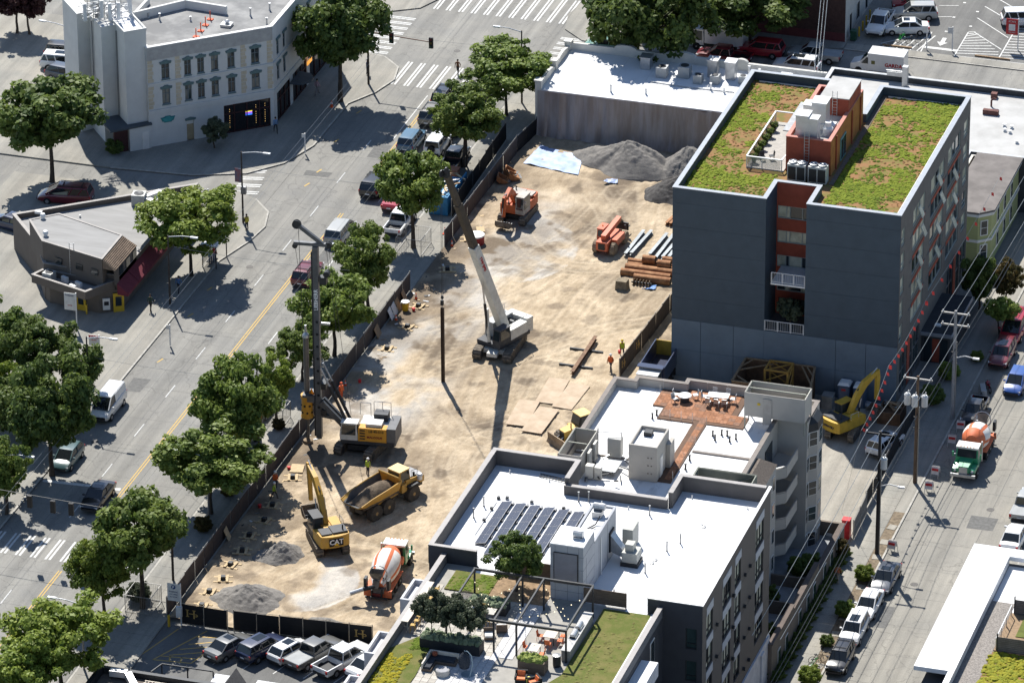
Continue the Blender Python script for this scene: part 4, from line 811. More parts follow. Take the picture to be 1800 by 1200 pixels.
gl = obj('lawn',MB().prism(ccw([(31.9,-77.1),(36.4,-77.1),(36.4,-112),(30.2,-112),(30.6,-91),(31.7,-88.5)]),ZD,ZD + .1),GRASS,ter); gl2 = obj('lawn',MB().prism(ccw([(17.3,-88.2),(18.95,-85.7),(20.2,-85.8),(20.6,-92),(19.4,-112),(17.3,-112)]),ZD,ZD + .1),GRASS,ter); obj('lawn',MB().box(18.4,22.2,-77.6,-74.4,ZD,ZD + .1),GRASS,ter)
obj('planted_bed',MB().box(22.2,27.1,-78.0,-73.7,ZD,ZD + .06),mat('bark_mulch',(.25,.17,.10),.95,0,.3,3,bump=.5),ter)
clumps('ground_cover',(17.4,19.4,-95,-88.6),380,.1,.22,GRASS_Y,ZD + .08,ter,31,.4,.6); clumps('ground_cover',(18.8,20.2,-92,-86.2),160,.1,.2,SEDUM_D,ZD + .08,ter,32,.42,.6)
clumps('ground_cover',(31.9,36.2,-94,-77.4),420,.08,.2,mat('dry_grass',(.13,.125,.035),.95,0,.3,3),ZD + .07,ter,33,.48,.5,hk=.4); clumps('ground_cover',(18.5,22.1,-77.5,-74.5),160,.08,.2,SEDUM_D,ZD + .08,ter,34,.4,.6,hk=.4)
obj('white_edge',MB().box(36.0,36.42,-112,-77.2,ZD + .1,ZD + .3),WROOF,ter)
WDK = mat('dark_slat_wood',(.13,.095,.07),.8,0,.3,3,stretch=(.4,.4,8))
for x0,x1,y in ((30.0,33.65,-76.5),(22.4,27.0,-73.6)):
 t = wthing('slat_fence','dark timber slat fence %s' % ('between the stair tower and the white roof' if x0 > 28 else 'behind the solar panels and terrace tree'),'fence',((x0 + x1) / 2,y,ZD))
 for i in range(9): obj('slat',MB().box(x0,x1,y - .03,y + .03,ZD + .12 + .15 * i,ZD + .255 + .15 * i),WDK,t)
 obj('post',MB().box(x0 + .05,x0 + .12,y + .03,y + .1,ZD,ZD + 1.45).box(x1 - .12,x1 - .05,y + .03,y + .1,ZD,ZD + 1.45),DKMET,t)
PG = wthing('pergola','black steel pergola frame with string lights over the roof terrace','pergola',(27,-82.5,ZD)); z = ZD + 2.9
posts = [(21.35,-78.6),(25.45,-78.6),(27.25,-78.6),(31.4,-78.6),(25.4,-86.3),(27.3,-86.3),(31.45,-86.3),(21.4,-86.3)]
for p in posts: obj('post',MB().box(p[0] - .07,p[0] + .07,p[1] - .07,p[1] + .07,ZD,z - .1),DKMET,PG)
for a,b in (((21.28,-78.6),(31.47,-78.6)),((21.33,-86.3),(31.52,-86.3))): obj('beam',MB().bar((*a,z),(*b,z),.16,.2),DKMET,PG)
for x in (21.37,25.43,27.28,31.42): obj('beam',MB().bar((x,-86.22,z),(x,-78.68,z),.13,.17),DKMET,PG)
BULB = mat('bulb',(.8,.75,.6),.3,0,0,emit=((1,.85,.55),1.2)); sl_ = MB(); bl = MB()
for a,b in (((21.4,-79.5),(25.4,-85)),((25.4,-79.5),(27.3,-85)),((27.3,-79),(31.4,-84.5)),((21.4,-84),(25.4,-80)),((27.3,-85),(31.4,-80))):
 pr = None
 for i in range(9):
  t_ = i / 8; p = Vector((a[0] + (b[0] - a[0]) * t_,a[1] + (b[1] - a[1]) * t_,z - .05 - .5 * (1 - (2 * t_ - 1) ** 2)))
  if pr is not None: sl_.tube(pr,p,.012,n=4)
  bl.lathe(p - Vector((0,0,.1)),[(.02,0),(.05,.04),(.02,.1)],6); pr = p
obj('light_string',sl_,DKMET,PG); obj('bulbs',bl,BULB,PG)['kind'] = 'stuff'
PLN = mat('planter_charcoal',(.022,.023,.026),.7,0,.1)
def planter(x0,x1,y0,y1,h,label,fol,seed,slat=False):
 t = wthing('planter',label,'planter',((x0 + x1) / 2,(y0 + y1) / 2,ZD)); obj('box',MB().box(x0,x1,y0,y1,ZD,ZD + h),WDK if slat else PLN,t)
 clumps('foliage',(x0 + .1,x1 - .1,y0 + .1,y1 - .1),int(160 * (x1 - x0) * (y1 - y0) / 4),.14,.3,fol,ZD + h - .02,t,seed,.2,.6,hk=1.1); return t
SHR = mat('grey_green_leaf',(.10,.135,.075),.9,0,.35,3,col2=(.19,.22,.14)); BAM = mat('bamboo_leaf',(.14,.18,.035),.9,0,.3,4,col2=(.24,.27,.07))
planter(19.5,24.55,-87.45,-86.2,.95,'long charcoal planter of silvery shrubs carrying three small trees',SHR,41); planter(21.3,24.6,-80.6,-79.2,.8,'charcoal planter of silvery shrubs under the terrace tree',SHR,42)
planter(28.2,30.4,-88.9,-87.7,1.1,'dark slatted planter of bright bamboo grass',BAM,43,True)
TBL = mat('pale_tabletop',(.56,.50,.42),.7,0,.1,3)
t = wthing('bar_counter','long pale wooden bar counter along the terrace parapet','counter',(17.3,-82,ZD)); obj('top',MB().box(17.24,17.85,-85.4,-78.5,ZD + 1.0,ZD + 1.06),TBL,t)
for y in (-85.2,-82,-78.7): obj('leg',MB().box(17.7,17.76,y - .03,y + .03,ZD,ZD + 1.0).box(17.4,17.75,y - .025,y + .025,ZD + .45,ZD + .5),METAL,t)
MUST = mat('mustard_metal',(.40,.24,.035),.5,0,.1)
st = thing('bar_stool','mustard yellow bar stool at the long pale counter','stool',(18.2,-78.9,ZD),0,'mustard stools along the terrace counter')
obj('seat',MB().box(-.19,.19,-.19,.19,.68,.72),MUST,st); obj('backrest',MB().box(.16,.19,-.19,.19,.85,.98).box(.165,.185,-.18,-.15,.7,.86).box(.165,.185,.15,.18,.7,.86),MUST,st)
for sx in (-1,1):
 for sy in (-1,1): obj('leg',MB().bar((sx * .16,sy * .16,.7),(sx * .22,sy * .22,0),.03,.03),MUST,st)
for i in range(1,9): place(st,(18.2 + random.uniform(-.06,.06),-78.9 - .78 * i,ZD),random.uniform(-.3,.3))
def table(x,y,w,d,h,label,m=TBL,rz=0.,z=ZD,lm=None,grp=None):
 t = thing('table',label,'table',(x,y,z),rz,grp); obj('tabletop',MB().box(-w / 2,w / 2,-d / 2,d / 2,h - .05,h),m,t)
 for sx in (-1,1):
  for sy in (-1,1): obj('leg',MB().box(sx * (w / 2 - .1) - .03,sx * (w / 2 - .1) + .03,sy * (d / 2 - .1) - .03,sy * (d / 2 - .1) + .03,0,h - .05),lm or DKMET,t)
 return t
def chair(x,y,rz,label,m,grp,z=ZD,s=1.):
 t = thing('chair',label,'chair',(x,y,z),rz,grp); obj('seat',MB().box(-.23,.23,-.23,.23,.42,.46),m,t); obj('backrest',MB().obox((0,.24,.68),(.44,.03,.42),0,R(-10)),m,t)
 for sx in (-1,1):
  for sy in (-1,1): obj('leg',MB().bar((sx * .2,sy * .2,.43),(sx * .22,sy * .22,0),.03,.03),m,t)
 if s != 1: t.scale = (s,) * 3
 return t
table(22.9,-81.7,2.4,1.0,1.0,'long high table with grey top between the mustard stools',mat('half_grey_top',(.42,.40,.36),.7))
for i in range(3): place(st,(22.0 + .9 * i,-82.7,ZD),R(-90),'mustard yellow stool tucked under the long high table','stools at the high table')
for i in range(2): place(st,(21.9 + .9 * i,-80.8,ZD),R(90),'mustard yellow stool beside the planter and high table','stools behind the high table')
ORC = mat('orange_seat',(.62,.16,.05),.6,0,.05)
table(29.3,-83.2,1.0,1.7,.75,'pale plank dining table with orange chairs beside the grill counter'); table(28.6,-85.9,1.0,1.3,.75,'small pale plank table under the pergola beam')
for x,y,a in ((28.4,-83.4,90),(30.2,-82.9,-90),(30.2,-83.7,-90),(29.4,-84.5,180),(27.9,-85.5,80),(29.4,-86.2,-90)): chair(x,y,R(a),'orange terrace chair at the pale dining tables',ORC,'orange chairs at the terrace tables')
t = wthing('grill_counter','grey outdoor kitchen counter with stainless grills on the terrace','counter',(31,-83,ZD)); obj('body',MB().box(31.0,31.7,-86.1,-79.6,ZD,ZD + .95),mat('counter_block',(.28,.26,.23),.8,0,.1),t); obj('worktop',MB().box(30.95,31.75,-86.15,-79.55,ZD + .95,ZD + 1.0),mat('concrete_top',(.44,.43,.41)),t)
for y in (-83.6,-82.2): obj('grill',MB().box(31.05,31.6,y - .5,y + .5,ZD + 1.0,ZD + 1.15).lathe((31.32,y - .5,ZD + 1.15),[(.24,0),(.25,.02),(.25,.98),(.24,1)],12,axis='y'),METAL,t)
t = wthing('litter_bin','round black bin at the end of the grill counter','bin',(30.9,-87,ZD)); obj('bin_body',MB().lathe((30.9,-87.0,ZD),[(.3,0),(.34,.1),(.34,.9),(.3,.95)],12),DKMET,t); obj('lid',MB().lathe((30.9,-87.0,ZD + .95),[(.36,0),(.36,.05),(.1,.1)],12),STEEL,t)
WIK = mat('black_wicker',(.02,.02,.021),.8,0,.2,8)
for x,y,a,nm in ((28.9,-90.2,10,'black wicker armchair with orange cushions facing the slatted planter'),(30.1,-90.6,-50,'rounded black wicker armchair beside the yellow side table')):
 t = thing('armchair',nm,'armchair',(x,y,ZD),R(a),'wicker armchairs on the terrace'); obj('shell',MB().box(-.45,.45,-.4,.42,.05,.32).box(-.5,-.36,-.4,.42,.32,.62).box(.36,.5,-.4,.42,.32,.62).box(-.5,.5,.34,.5,.32,.85),WIK,t); obj('cushion',MB().box(-.35,.35,-.38,.32,.33,.45),ORC,t); obj('back_cushion',MB().obox((0,.27,.62),(.62,.12,.4),0,R(-12)),ORC,t)
t = wthing('side_table','small yellow side table between the wicker armchairs','side table',(29.5,-90.3,ZD)); obj('drum',MB().lathe((29.5,-90.3,ZD),[(.2,0),(.22,.3),(.25,.42),(.25,.46)],12),mat('lemon_green',(.5,.46,.08),.5),t); obj('top',MB().lathe((29.5,-90.3,ZD + .465),[(.27,0),(.27,.03)],12),mat('lemon_green',(.5,.46,.08)),t)
t = wthing('outdoor_sofa','L-shaped charcoal outdoor sofa with one rust pillow by the long planter','sofa',(22,-89.5,ZD)); NAV = mat('charcoal_cushion',(.035,.04,.05),.9,0,.2,3)
obj('frame',MB().box(20.8,23.2,-89.6,-88.6,ZD,ZD + .28).box(20.8,21.6,-91.0,-89.62,ZD,ZD + .28),WDK,t); obj('seat_cushion',MB().box(20.95,23.05,-89.5,-88.75,ZD + .28,ZD + .45).box(20.95,21.5,-90.9,-89.52,ZD + .28,ZD + .45),NAV,t); obj('backrest',MB().box(20.8,23.2,-88.72,-88.6,ZD + .28,ZD + .75).box(20.8,20.92,-91,-88.74,ZD + .28,ZD + .75),TBL,t); obj('pillow',MB().lathe((21.3,-89.0,ZD + .46),[(.1,0),(.24,.1),(.22,.3),(.05,.4)],10),mat('rust_fabric',(.26,.07,.035),.9),t)
t = wthing('fire_table','round pale concrete fire table in front of the sofa','fire table',(22.6,-91,ZD)); obj('drum',MB().lathe((22.6,-91.0,ZD),[(.5,0),(.56,.05),(.56,.45),(.52,.5)],20),mat('pale_concrete',(.40,.38,.35)),t); obj('top',MB().lathe((22.6,-91.0,ZD + .5),[(.5,0),(.48,.02),(.12,.02)],20),mat('grey_stone_top',(.30,.30,.31)),t)
t = wthing('hanging_chair','blue-grey hanging pod chair on a curved stand near the sofa','hanging chair',(24.3,-90.2,ZD)); obj('stand',MB().path([(24.8,-90.8,ZD + .05),(24.95,-90.5,ZD + 1.0),(24.8,-90.3,ZD + 1.7),(24.4,-90.1,ZD + 1.95),(24.1,-90,ZD + 1.9)],.04,6).lathe((24.5,-90.4,ZD),[(.55,0),(.55,.05)],16),mat('blue_grey_tube',(.25,.32,.36),.4,.4),t); obj('pod',MB().lathe((24.1,-90.0,ZD + .25),[(.1,0),(.4,.15),(.5,.6),(.42,1.1),(.15,1.5)],12),mat('pod_weave',(.03,.035,.045),.8,alpha=.75),t)
t = wthing('pod_lounger','round mesh-hooded daybed beside the lawn square','daybed',(20.4,-79.7,ZD)); obj('base',MB().lathe((20.4,-79.7,ZD),[(.55,0),(.75,.2),(.75,.4),(.68,.42)],18),mat('grey_cushion',(.33,.32,.30)),t); obj('hood',MB().lathe((20.8,-79.5,ZD + .1),[(.85,0),(.85,.4),(.7,.8),(.3,1.05)],14),mat('hood_mesh',(.04,.035,.03),.9,alpha=.4),t)
t = wthing('side_table','small yellow drum table by the round daybed','side table',(19.5,-81,ZD)); obj('drum',MB().lathe((19.5,-81.0,ZD),[(.18,0),(.2,.3),(.22,.42)],12),mat('lemon_green',(.5,.46,.08)),t); obj('top',MB().lathe((19.5,-81.0,ZD + .425),[(.24,0),(.24,.03)],12),mat('lemon_green',(.5,.46,.08)),t)
for x,y,a in ((24.4,-84.3,20),(25.0,-82.9,200)):
 t = thing('lounge_chair','white-cushioned wooden lounge chair under the pergola%s' % (' beside the beam post' if y < -84 else ' facing the high table'),'chair',(x,y,ZD),R(a)); obj('frame',MB().box(-.45,.45,-.45,.4,.1,.28).box(-.45,.45,.35,.45,.28,.8),WDK,t); obj('cushion',MB().box(-.38,.38,-.42,.33,.285,.45),mat('white_cushion',(.6,.6,.58),.9),t)
for y0,y1,k in ((-80.1,-76.5,'upper'),(-89.3,-85.6,'middle'),(-97,-93,'lower')):
 b_ = obj('balcony_box',MB().box(15.4,16.85,y0,y0 + .2,15.6,17.05).box(15.4,16.85,y1 - .2,y1,15.6,17.05).box(15.4,15.6,y0 + .21,y1 - .21,15.6,17.05).box(15.61,16.85,y0 + .21,y1 - .21,15.6,16.6),mat('white_portal',(.5,.5,.52)),FW)
# ================================================================ white three-storey corner block with antenna tower
CRM = mat('painted_stucco',(.56,.555,.53),.85,0,.05,.8); QUO = mat('cream_quoin',(.50,.43,.32),.85,0,.1); TEAL = mat('teal_hood',(.10,.155,.155),.7,0,.1); MAR = mat('maroon_shopfront',(.05,.018,.018),.6,0,.1)
A_ = wthing('corner_building','white three-storey corner building with teal window hoods and antenna tower','building',(-47,42,0))
a0,a1 = (-48.85,31.64),(-38.4,40.55); an = math.atan2(a1[1] - a0[1],a1[0] - a0[0]); L = 13.73
polyA = ccw([a0,a1,(-38.5,75.0),(-52,75),(-56,40)]); polyA = ccw([a0,a1,(-38.5,59.5),(-60.0,59.5),(-60.0,44.5)])
ZA,ZR = 11.2,10.55
ws = [(1.55,2.42),(4.03,4.78),(5.45,6.2),(6.95,7.75),(8.75,9.55),(11.35,12.25)]
h1 = [(a,b,z,z + 1.75) for a,b in ws for z in (7.45,4.65)] + [(4.1,4.9,.13,2.35),(8.2,13.35,.13,3.3)]
W = facade(A_,a0,an,L,0,ZA,h1,CRM,.2)
for a,b in ws:
 for z in (7.45,4.65):
  w_ = win(W,a,b,z,z + 1.75,mat('grey_blue_frame',(.16,.19,.20),.6),GLS,(1,1),(1,.5),.2,.06);
  obj('hood',MB().xprism([(a - .15,z + 1.72),(b + .15,z + 1.72),(b + .22,z + 1.95),(b - .1,z + 2.0),((a + b) / 2 + .15,z + 2.12),((a + b) / 2 - .15,z + 2.12),(a + .1,z + 2.0),(a - .22,z + 1.95)],-.14,-.005,'y'),TEAL,w_)
  obj('sill',MB().box(a - .05,b + .05,-.08,-.005,z - .1,z),TEAL,w_)
for u in (.05,3.05,10.2,13.1):
 for i in range(13):
  if not any(abs((4.6 + i * .42) - zz_) < .2 for zz_ in (7.1,)): obj('quoin',MB().box(u,u + (.62 if i % 2 else .5),-.03,-.004,4.35 + i * .42,4.35 + i * .42 + .36),QUO,W)
for z,h in ((7.05,.14),(3.75,.35),(4.1,.1)): obj('string_course',MB().box(0,L,-.12,-.004,z,z + h),CRM,W)
obj('parapet_band',MB().box(0,L,-.06,-.004,9.75,11.2),mat('grey_stucco_band',(.36,.35,.335),.85),W)
obj('door',MB().box(4.12,4.88,.12,.18,.13,1.9),mat('tan_door',(.36,.29,.18)),W); obj('transom',MB().box(4.12,4.88,.12,.18,1.92,2.33),TRW,W)
obj('door_hood',MB().xprism([(3.95,2.4),(5.05,2.4),(5.1,2.6),(4.5,2.75),(3.9,2.6)],-.12,-.005,'y'),TEAL,W)
sf = win(W,8.2,13.35,.13,3.3,MAR,[glass('shop',(.012,.012,.014))],(1,1.3,1.3,1),(2.2,1),.2,.12)
NEON = lambda n,c: mat('neon_' + n,c,.5,0,0,emit=(c,.8))
for i,(n,c) in enumerate((('blue',(.05,.2,.9)),('violet',(.35,.08,.8)),('yellow',(.9,.75,.05)))): obj('neon_sign',MB().box(10.65,11.35,.13,.15,1.72 + .18 * i,1.88 + .18 * i),NEON(n,c),sf)
FL = mat('fairy_light',(.9,.6,.2),.5,0,0,emit=((1,.6,.2),.8)); fb = MB()
for u in (8.85,11.75,12.75):
 for i in range(9): fb.box(u,u + .04,.11,.14,.7 + .25 * i,.74 + .25 * i)
o_ = obj('string_lights',fb,FL,sf); o_['kind'] = 'stuff'
pl = obj('wall_sign',MB().xprism([(1.35,3.0),(1.45,2.75),(1.6,2.75),(1.65,2.62),(2.45,2.62),(2.5,2.75),(2.65,2.75),(2.75,3.0),(2.85,3.2),(2.4,3.2),(2.35,3.32),(1.75,3.32),(1.7,3.2),(1.25,3.2)],-.1,-.005,'y'),mat('turquoise_sign',(.03,.20,.21),.5),W)
obj('sign_face',MB().xprism([(1.45,3.08),(1.75,2.75),(2.35,2.75),(2.65,3.08),(2.3,3.14),(2.25,3.24),(1.85,3.24),(1.8,3.14)],-.125,-.101,'y'),mat('turquoise_sign_light',(.06,.30,.30)),pl)
L2 = 59.5 - a1[1]; w2 = [(1.2,2.0),(3.2,4.0),(7.6,8.4),(11,11.8),(14.5,15.3)]
W2 = facade(A_,a1,R(90.3),L2,0,ZA,[(a,b,z,z + 1.75) for a,b in w2 for z in (7.45,4.65)] + [(1.0,5.2,.13,3.3),(6.0,10.5,.13,3.3),(11.4,17,.13,3.3)],CRM,.2)
for a,b in w2:
 for z in (7.45,4.65): w_ = win(W2,a,b,z,z + 1.75,mat('grey_blue_frame',(.16,.19,.20)),GLS,(1,),(1,.8),.2,.06); obj('hood',MB().box(a - .2,b + .2,-.14,-.005,z + 1.75,z + 2.0),TEAL,w_)
for a,b in ((1.0,5.2),(6.0,10.5),(11.4,17)): win(W2,a,b,.13,3.3,MAR,[glass('shop',(.012,.012,.014))],(1,1,1),(2.2,1),.2,.12)
for z,h in ((7.05,.14),(3.75,.35)): obj('string_course',MB().box(0,L2,-.12,-.004,z,z + h),CRM,W2)
obj('awning',MB().prism([(-38.3,45.2),(-38.3,48.4),(-37.0,48.2),(-36.3,47.2),(-36.3,46.4),(-37.0,45.4)],2.75,2.95),mat('blue_grey_canopy',(.06,.075,.09),.5),A_)
obj('neon_sign',MB().box(-38.15,-38.05,50.2,51.6,2.8,3.2),NEON('orange',(.7,.3,.05)),A_)
iA = inset(polyA,.35); mb = MB(); ring(mb,polyA,iA,ZA); sides(mb,iA,ZR - .02,ZA,True); sides(mb,[polyA[i] for i in range(len(polyA))],9.0,ZA - .001) if False else None
for i in range(len(polyA)):
 p,q = polyA[i],polyA[(i + 1) % len(polyA)]
 if {p,q} not in ({a0,a1},{a1,(-38.5,59.5)}): mb.add([(*p,0),(*q,0),(*q,ZA),(*p,ZA)],[(0,1,2,3)])
obj('wall',mb,CRM,A_); obj('roof',MB().add([(*p,ZR) for p in iA],[tuple(range(5))]),mat('grey_roof_worn',(.17,.17,.168),.9,0,.25,.35,col2=(.27,.268,.26),thr=(.42,.62)),A_); coping(A_,polyA,ZA,mat('white_coping',(.60,.59,.57)),.3,.06)
obj('light_well',MB().box(-53.4,-53.1,39.4,44.0,ZR,ZA).bar((-53.2,39.5,11.0),(-49.2,44.1,11.0),.3,.9).bar((-49.2,44.1,11.0),(-44.5,43.7,11.0),.3,.9),CRM,A_)
for i in range(4): b_ = obj('orange_bollard',MB().tube((-45.5 - .05 * i,37.2 + 1.55 * i,ZR + .1),(-45.5 - .05 * i,37.2 + 1.55 * i,ZR + 1.0),.06).box(-45.8 - .05 * i,-45.2 - .05 * i,36.95 + 1.55 * i,37.45 + 1.55 * i,ZR,ZR + .1),mat('safety_orange',(.55,.09,.03),.6),A_)
obj('roof_hatch',MB().box(-44,-42.9,40.3,41.3,ZR,ZR + .3).lathe((-43.4,40.8,ZR + .3),[(.2,0),(.2,.2),(.3,.25),(.1,.4)],10),METAL,A_)
for x,y,h in ((-46.5,34.4,.4),(-45.4,34.8,.5),(-50.6,40.2,.8),(-42,44,.9),(-40.6,46,.8),(-39.6,42.3,.8),(-52,40.6,.5),(-47.5,41,.5)): vent(A_,x,y,ZR,.09,h)
u_ = Vector((math.cos(an),math.sin(an))); n_ = Vector((u_.y,-u_.x)); T0 = Vector((-50.75,30.5))
def tp(u,v): p = T0 + u_ * u - n_ * v; return (p.x,p.y)
tw = obj('tower',MB().prism([tp(0,0),tp(2.35,0),tp(2.35,6.5),tp(0,6.5)],0,13.0),CRM,A_); obj('tower_block',MB().prism([tp(-1.55,2.7),tp(-.01,2.7),tp(-.01,6.5),tp(-1.55,6.5)],0,13.0),CRM,A_); obj('tower_block',MB().prism([tp(-3.0,6.0),tp(-1.2,6.51),tp(-1.2,10.5),tp(-3.0,10.5)],0,13.4),CRM,A_)
obj('tower_roof',MB().prism([tp(.1,.1),tp(2.25,.1),tp(2.25,6.4),tp(.1,6.4)],13.0,13.06),WROOF,tw)
obj('tower_coping',MB().prism([tp(-.05,-.05),tp(2.4,-.05),tp(2.4,.12),tp(-.05,.12)],13.02,13.3).prism([tp(-.05,.13),tp(.12,.13),tp(.12,6.5),tp(-.05,6.5)],13.02,13.3).prism([tp(2.23,.13),tp(2.4,.13),tp(2.4,6.5),tp(2.23,6.5)],13.02,13.3),CRM,tw)
obj('drain_pipe',MB().tube((*tp(-.1,2.3),3),(*tp(-.1,2.3),12.5),.07).tube((*tp(-1.7,5.2),2),(*tp(-1.7,5.2),12.8),.07),mat('grey_pipe',(.2,.2,.2)),tw)
obj('ledge_canopy',MB().prism([tp(-2.2,-.9),tp(2.4,-.75),tp(2.4,-.02),tp(-.02,-.02),tp(-.02,2.68),tp(-2.2,2.68)],2.75,2.95),mat('blue_grey_canopy',(.06,.075,.09)),A_)
obj('entry_wall',MB().prism([tp(.0,-.55),tp(2.3,-.55),tp(2.3,-.02),tp(.0,-.02)],0,2.74),CRM,A_); obj('entry_door',MB().prism([tp(1.35,-.6),tp(2.05,-.6),tp(2.05,-.56),tp(1.35,-.56)],.1,2.1),TRW,A_); obj('entry_gap',MB().prism([tp(-1.6,-.3),tp(-.1,-.3),tp(-.1,.0),tp(-1.6,.0)],0,2.7),MAR,A_)
ANT = mat('antenna_white',(.60,.61,.62),.5,.1,.05)
am = MB()
for i in range(7): am.bar((*tp(-2.4 + .6 * i,4.2),13.0),(*tp(-2.4 + .6 * i,4.2),15.6),.06,.06)
for z in (13.6,14.4,15.2): am.bar((*tp(-3,4.2),z),(*tp(2.3,4.2),z),.07,.07).bar((*tp(-3,5.6),z),(*tp(2.3,5.6),z),.07,.07)
for i in range(24): am.bar((*tp(random.uniform(-3,2),random.uniform(3.6,6)),random.uniform(13.1,14.2)),(*tp(random.uniform(-3,2),random.uniform(3.6,6)),random.uniform(13.4,15.0)),.05,.05)
fr = obj('antenna_frame',am,METAL,A_)
for u,v,z in ((-2.9,3.6,13.6),(-1.2,3.3,13.8),(.5,3.0,13.4),(1.9,3.4,13.8),(2.3,5.0,14.0),(-.3,3.4,13.3)): obj('antenna_panel',MB().obox((*tp(u,v),z + .9),(.34,.2,1.9),an),ANT,fr)
for i in range(10): obj('radio_unit',MB().obox((*tp(random.uniform(-2.5,1.8),random.uniform(3.8,5.6)),random.uniform(13.4,14.4)),(.3,.2,.5),an),random.choice((ANT,METAL,STEEL)),fr)
# ================================================================ brown wedge-shaped bank
BKB = mat('brown_stucco',(.125,.105,.088),.85,0,.06,1); BKR = mat('bank_roof',(.285,.28,.27),.9,0,.15,.6,col2=(.235,.23,.22),stretch=(.4,2,1)); BKC = mat('bank_coping',(.24,.225,.21),.6,.1)
BK = wthing('bank_building','brown wedge-shaped bank with mansard corner and red awnings','building',(-43,4,0))
pm = ccw([(-53.25,5.15),(-48.6,-.3),(-46.2,-4.4),(-38.17,-4.9),(-38.17,17.2)])
mb = MB(); im = inset(pm,.25); sides(mb,pm,0,3.9); ring(mb,pm,im,3.9); sides(mb,im,3.38,3.9,True); obj('wall',mb,BKB,BK); obj('roof',MB().add([(*p,3.4) for p in im],[tuple(range(5))]),BKR,BK); coping(BK,pm,3.9,BKC,.25,.05)
pu = ccw([(-49.5,.4),(-46.5,-3.75),(-39.5,-5.9),(-39.55,-.3),(-47.2,2.5)])
mb = MB(); sides(mb,pu,3.0,5.95); obj('upper_wall',mb,BKB,BK); obj('upper_roof',MB().add([(*p,5.96) for p in pu],[tuple(range(5))]),BKR,BK); coping(BK,pu,5.96,BKC,.1,.06,.06)
SHG = mat('brown_shingles',(.17,.125,.09),.9,0,.3,2,bump=.3)
mn = obj('mansard',MB().add([(-39.45,-5.9,5.9),(-39.5,-.3,5.9),(-38.1,-.1,4.95),(-38.15,-6.0,4.95),(-39.45,-5.9,4.95),(-39.5,-.3,4.95)],[(0,3,2,1),(0,4,3),(1,2,5)]),SHG,BK)
for i in range(9):
 t = (i + .5) / 9; obj('shingle_course',MB().bar((-39.45 + 1.33 * t + .01,-5.85,5.9 - .95 * t + .02),(-39.5 + 1.38 * t + .01,-.25,5.9 - .95 * t + .02),.13,.02),SHG,mn)
obj('clerestory_wall',MB().box(-38.6,-38.17,-5.2,-.2,3.0,4.94),BKB,BK)
for y in (-4.9,-3.1,-1.3): obj('window',MB().box(-38.16,-38.1,y,y + 1.0,3.95,4.8),GLS[0],BK)
pf = ccw([(-46.9,-5.9),(-40.5,-8.05),(-39.15,-5.6),(-38.6,-4.95),(-46.3,-4.45)])
mb = MB(); i2 = inset(pf,.2); sides(mb,pf,2.45,3.3); ring(mb,pf,i2,3.3); sides(mb,i2,2.68,3.3,True); mb.add([(*p,2.45) for p in pf],[tuple(range(4,-1,-1))]); obj('entry_fascia',mb,BKB,BK); obj('entry_roof',MB().add([(*p,2.7) for p in i2],[tuple(range(5))]),BKR,BK); coping(BK,pf,3.3,BKC,.2,.04,.05)
obj('entry_wall',MB().prism([(-46.0,-4.6),(-45.4,-5.1),(-40.0,-5.9),(-38.2,-4.8)],0,2.44),BKB,BK)
YEL = mat('bank_yellow',(.55,.36,.03),.6)
for x,y,a in ((-41.9,-5.75,-9),(-38.3,-5.0,32)):
 d_ = obj('door',MB().obox((x,y,1.05),(1.05,.12,2.1),R(a)),YEL,BK); obj('pane',MB().obox((x,y - .02,1.25),(.6,.14,1.0),R(a)),GLS[0],d_)
for x,y in ((-42.6,-6.0),(-41.1,-6.4)): obj('bollard',MB().tube((x,y,.1),(x,y,1.1),.09),YEL,BK)
q = obj('cash_machine',MB().obox((-39.3,-5.7,1.1),(.7,.15,1.2),R(25)),TRW,BK); obj('screen',MB().obox((-39.27,-5.76,1.2),(.45,.1,.4),R(25)),DKMET,q)
AWN = mat('maroon_awning',(.15,.028,.04),.8,0,.1,2)
for y0,y1 in ((-5.6,-2.7),(-2.6,8.6)):
 m_ = MB().add([(-38.15,y0,3.4),(-38.15,y1,3.4),(-37.05,y1,2.45),(-37.05,y0,2.45),(-37.05,y1,2.2),(-37.05,y0,2.2),(-38.15,y0,2.2),(-38.15,y1,2.2)],[(0,3,2,1),(3,5,4,2),(0,6,5,3),(1,2,4,7)]); obj('awning',m_,AWN,BK)
ACM = mat('ac_casing',(.38,.385,.37),.6,.2,.08)
def acunit(root,x,y,z,s,h,rz=0):
 u = obj('air_conditioner',MB().obox((x,y,z + h / 2),(s,s,h),rz),ACM,root); obj('fan',MB().lathe((x,y,z + h),[(.38 * s,0),(.38 * s,.05),(.3 * s,.06),(.05,.02)],14),DKMET,u); return u
acunit(BK,-42.5,12.0,3.42,1.3,1.15,.15); acunit(BK,-45.2,-5.55,2.72,1.0,.95,-.2)
for x,y in ((-43.6,-5.5),(-41.9,-6.2),(-42.2,-7.0)): u = obj('mini_split',MB().obox((x,y,3.05),(.75,.3,.6),R(-25)),ALU,BK); obj('fan',MB().obox((x + .06,y - .13,3.05),(.42,.08,.42),R(-25)),METAL,u)
DUC = mat('white_duct',(.50,.50,.48),.6,.1,.08)
obj('duct',MB().bar((-41.9,12.3,4.0),(-40.9,13.9,4.05),.6,.5).bar((-41.9,12.2,3.9),(-40.6,11.7,3.8),.6,.5).bar((-40.6,11.7,3.85),(-39.2,13.6,3.95),.6,.5).lathe((-40.6,13.1,3.5),[(.7,0),(.5,.35),(.1,.4)],12),DUC,BK)
for x,y in ((-47.6,6.5),(-48.5,5.5),(-47,7.4),(-45.9,5.0),(-46.5,6.0),(-43,4.2),(-49.3,6.2)): vent(BK,x,y,3.4,.07,.25)
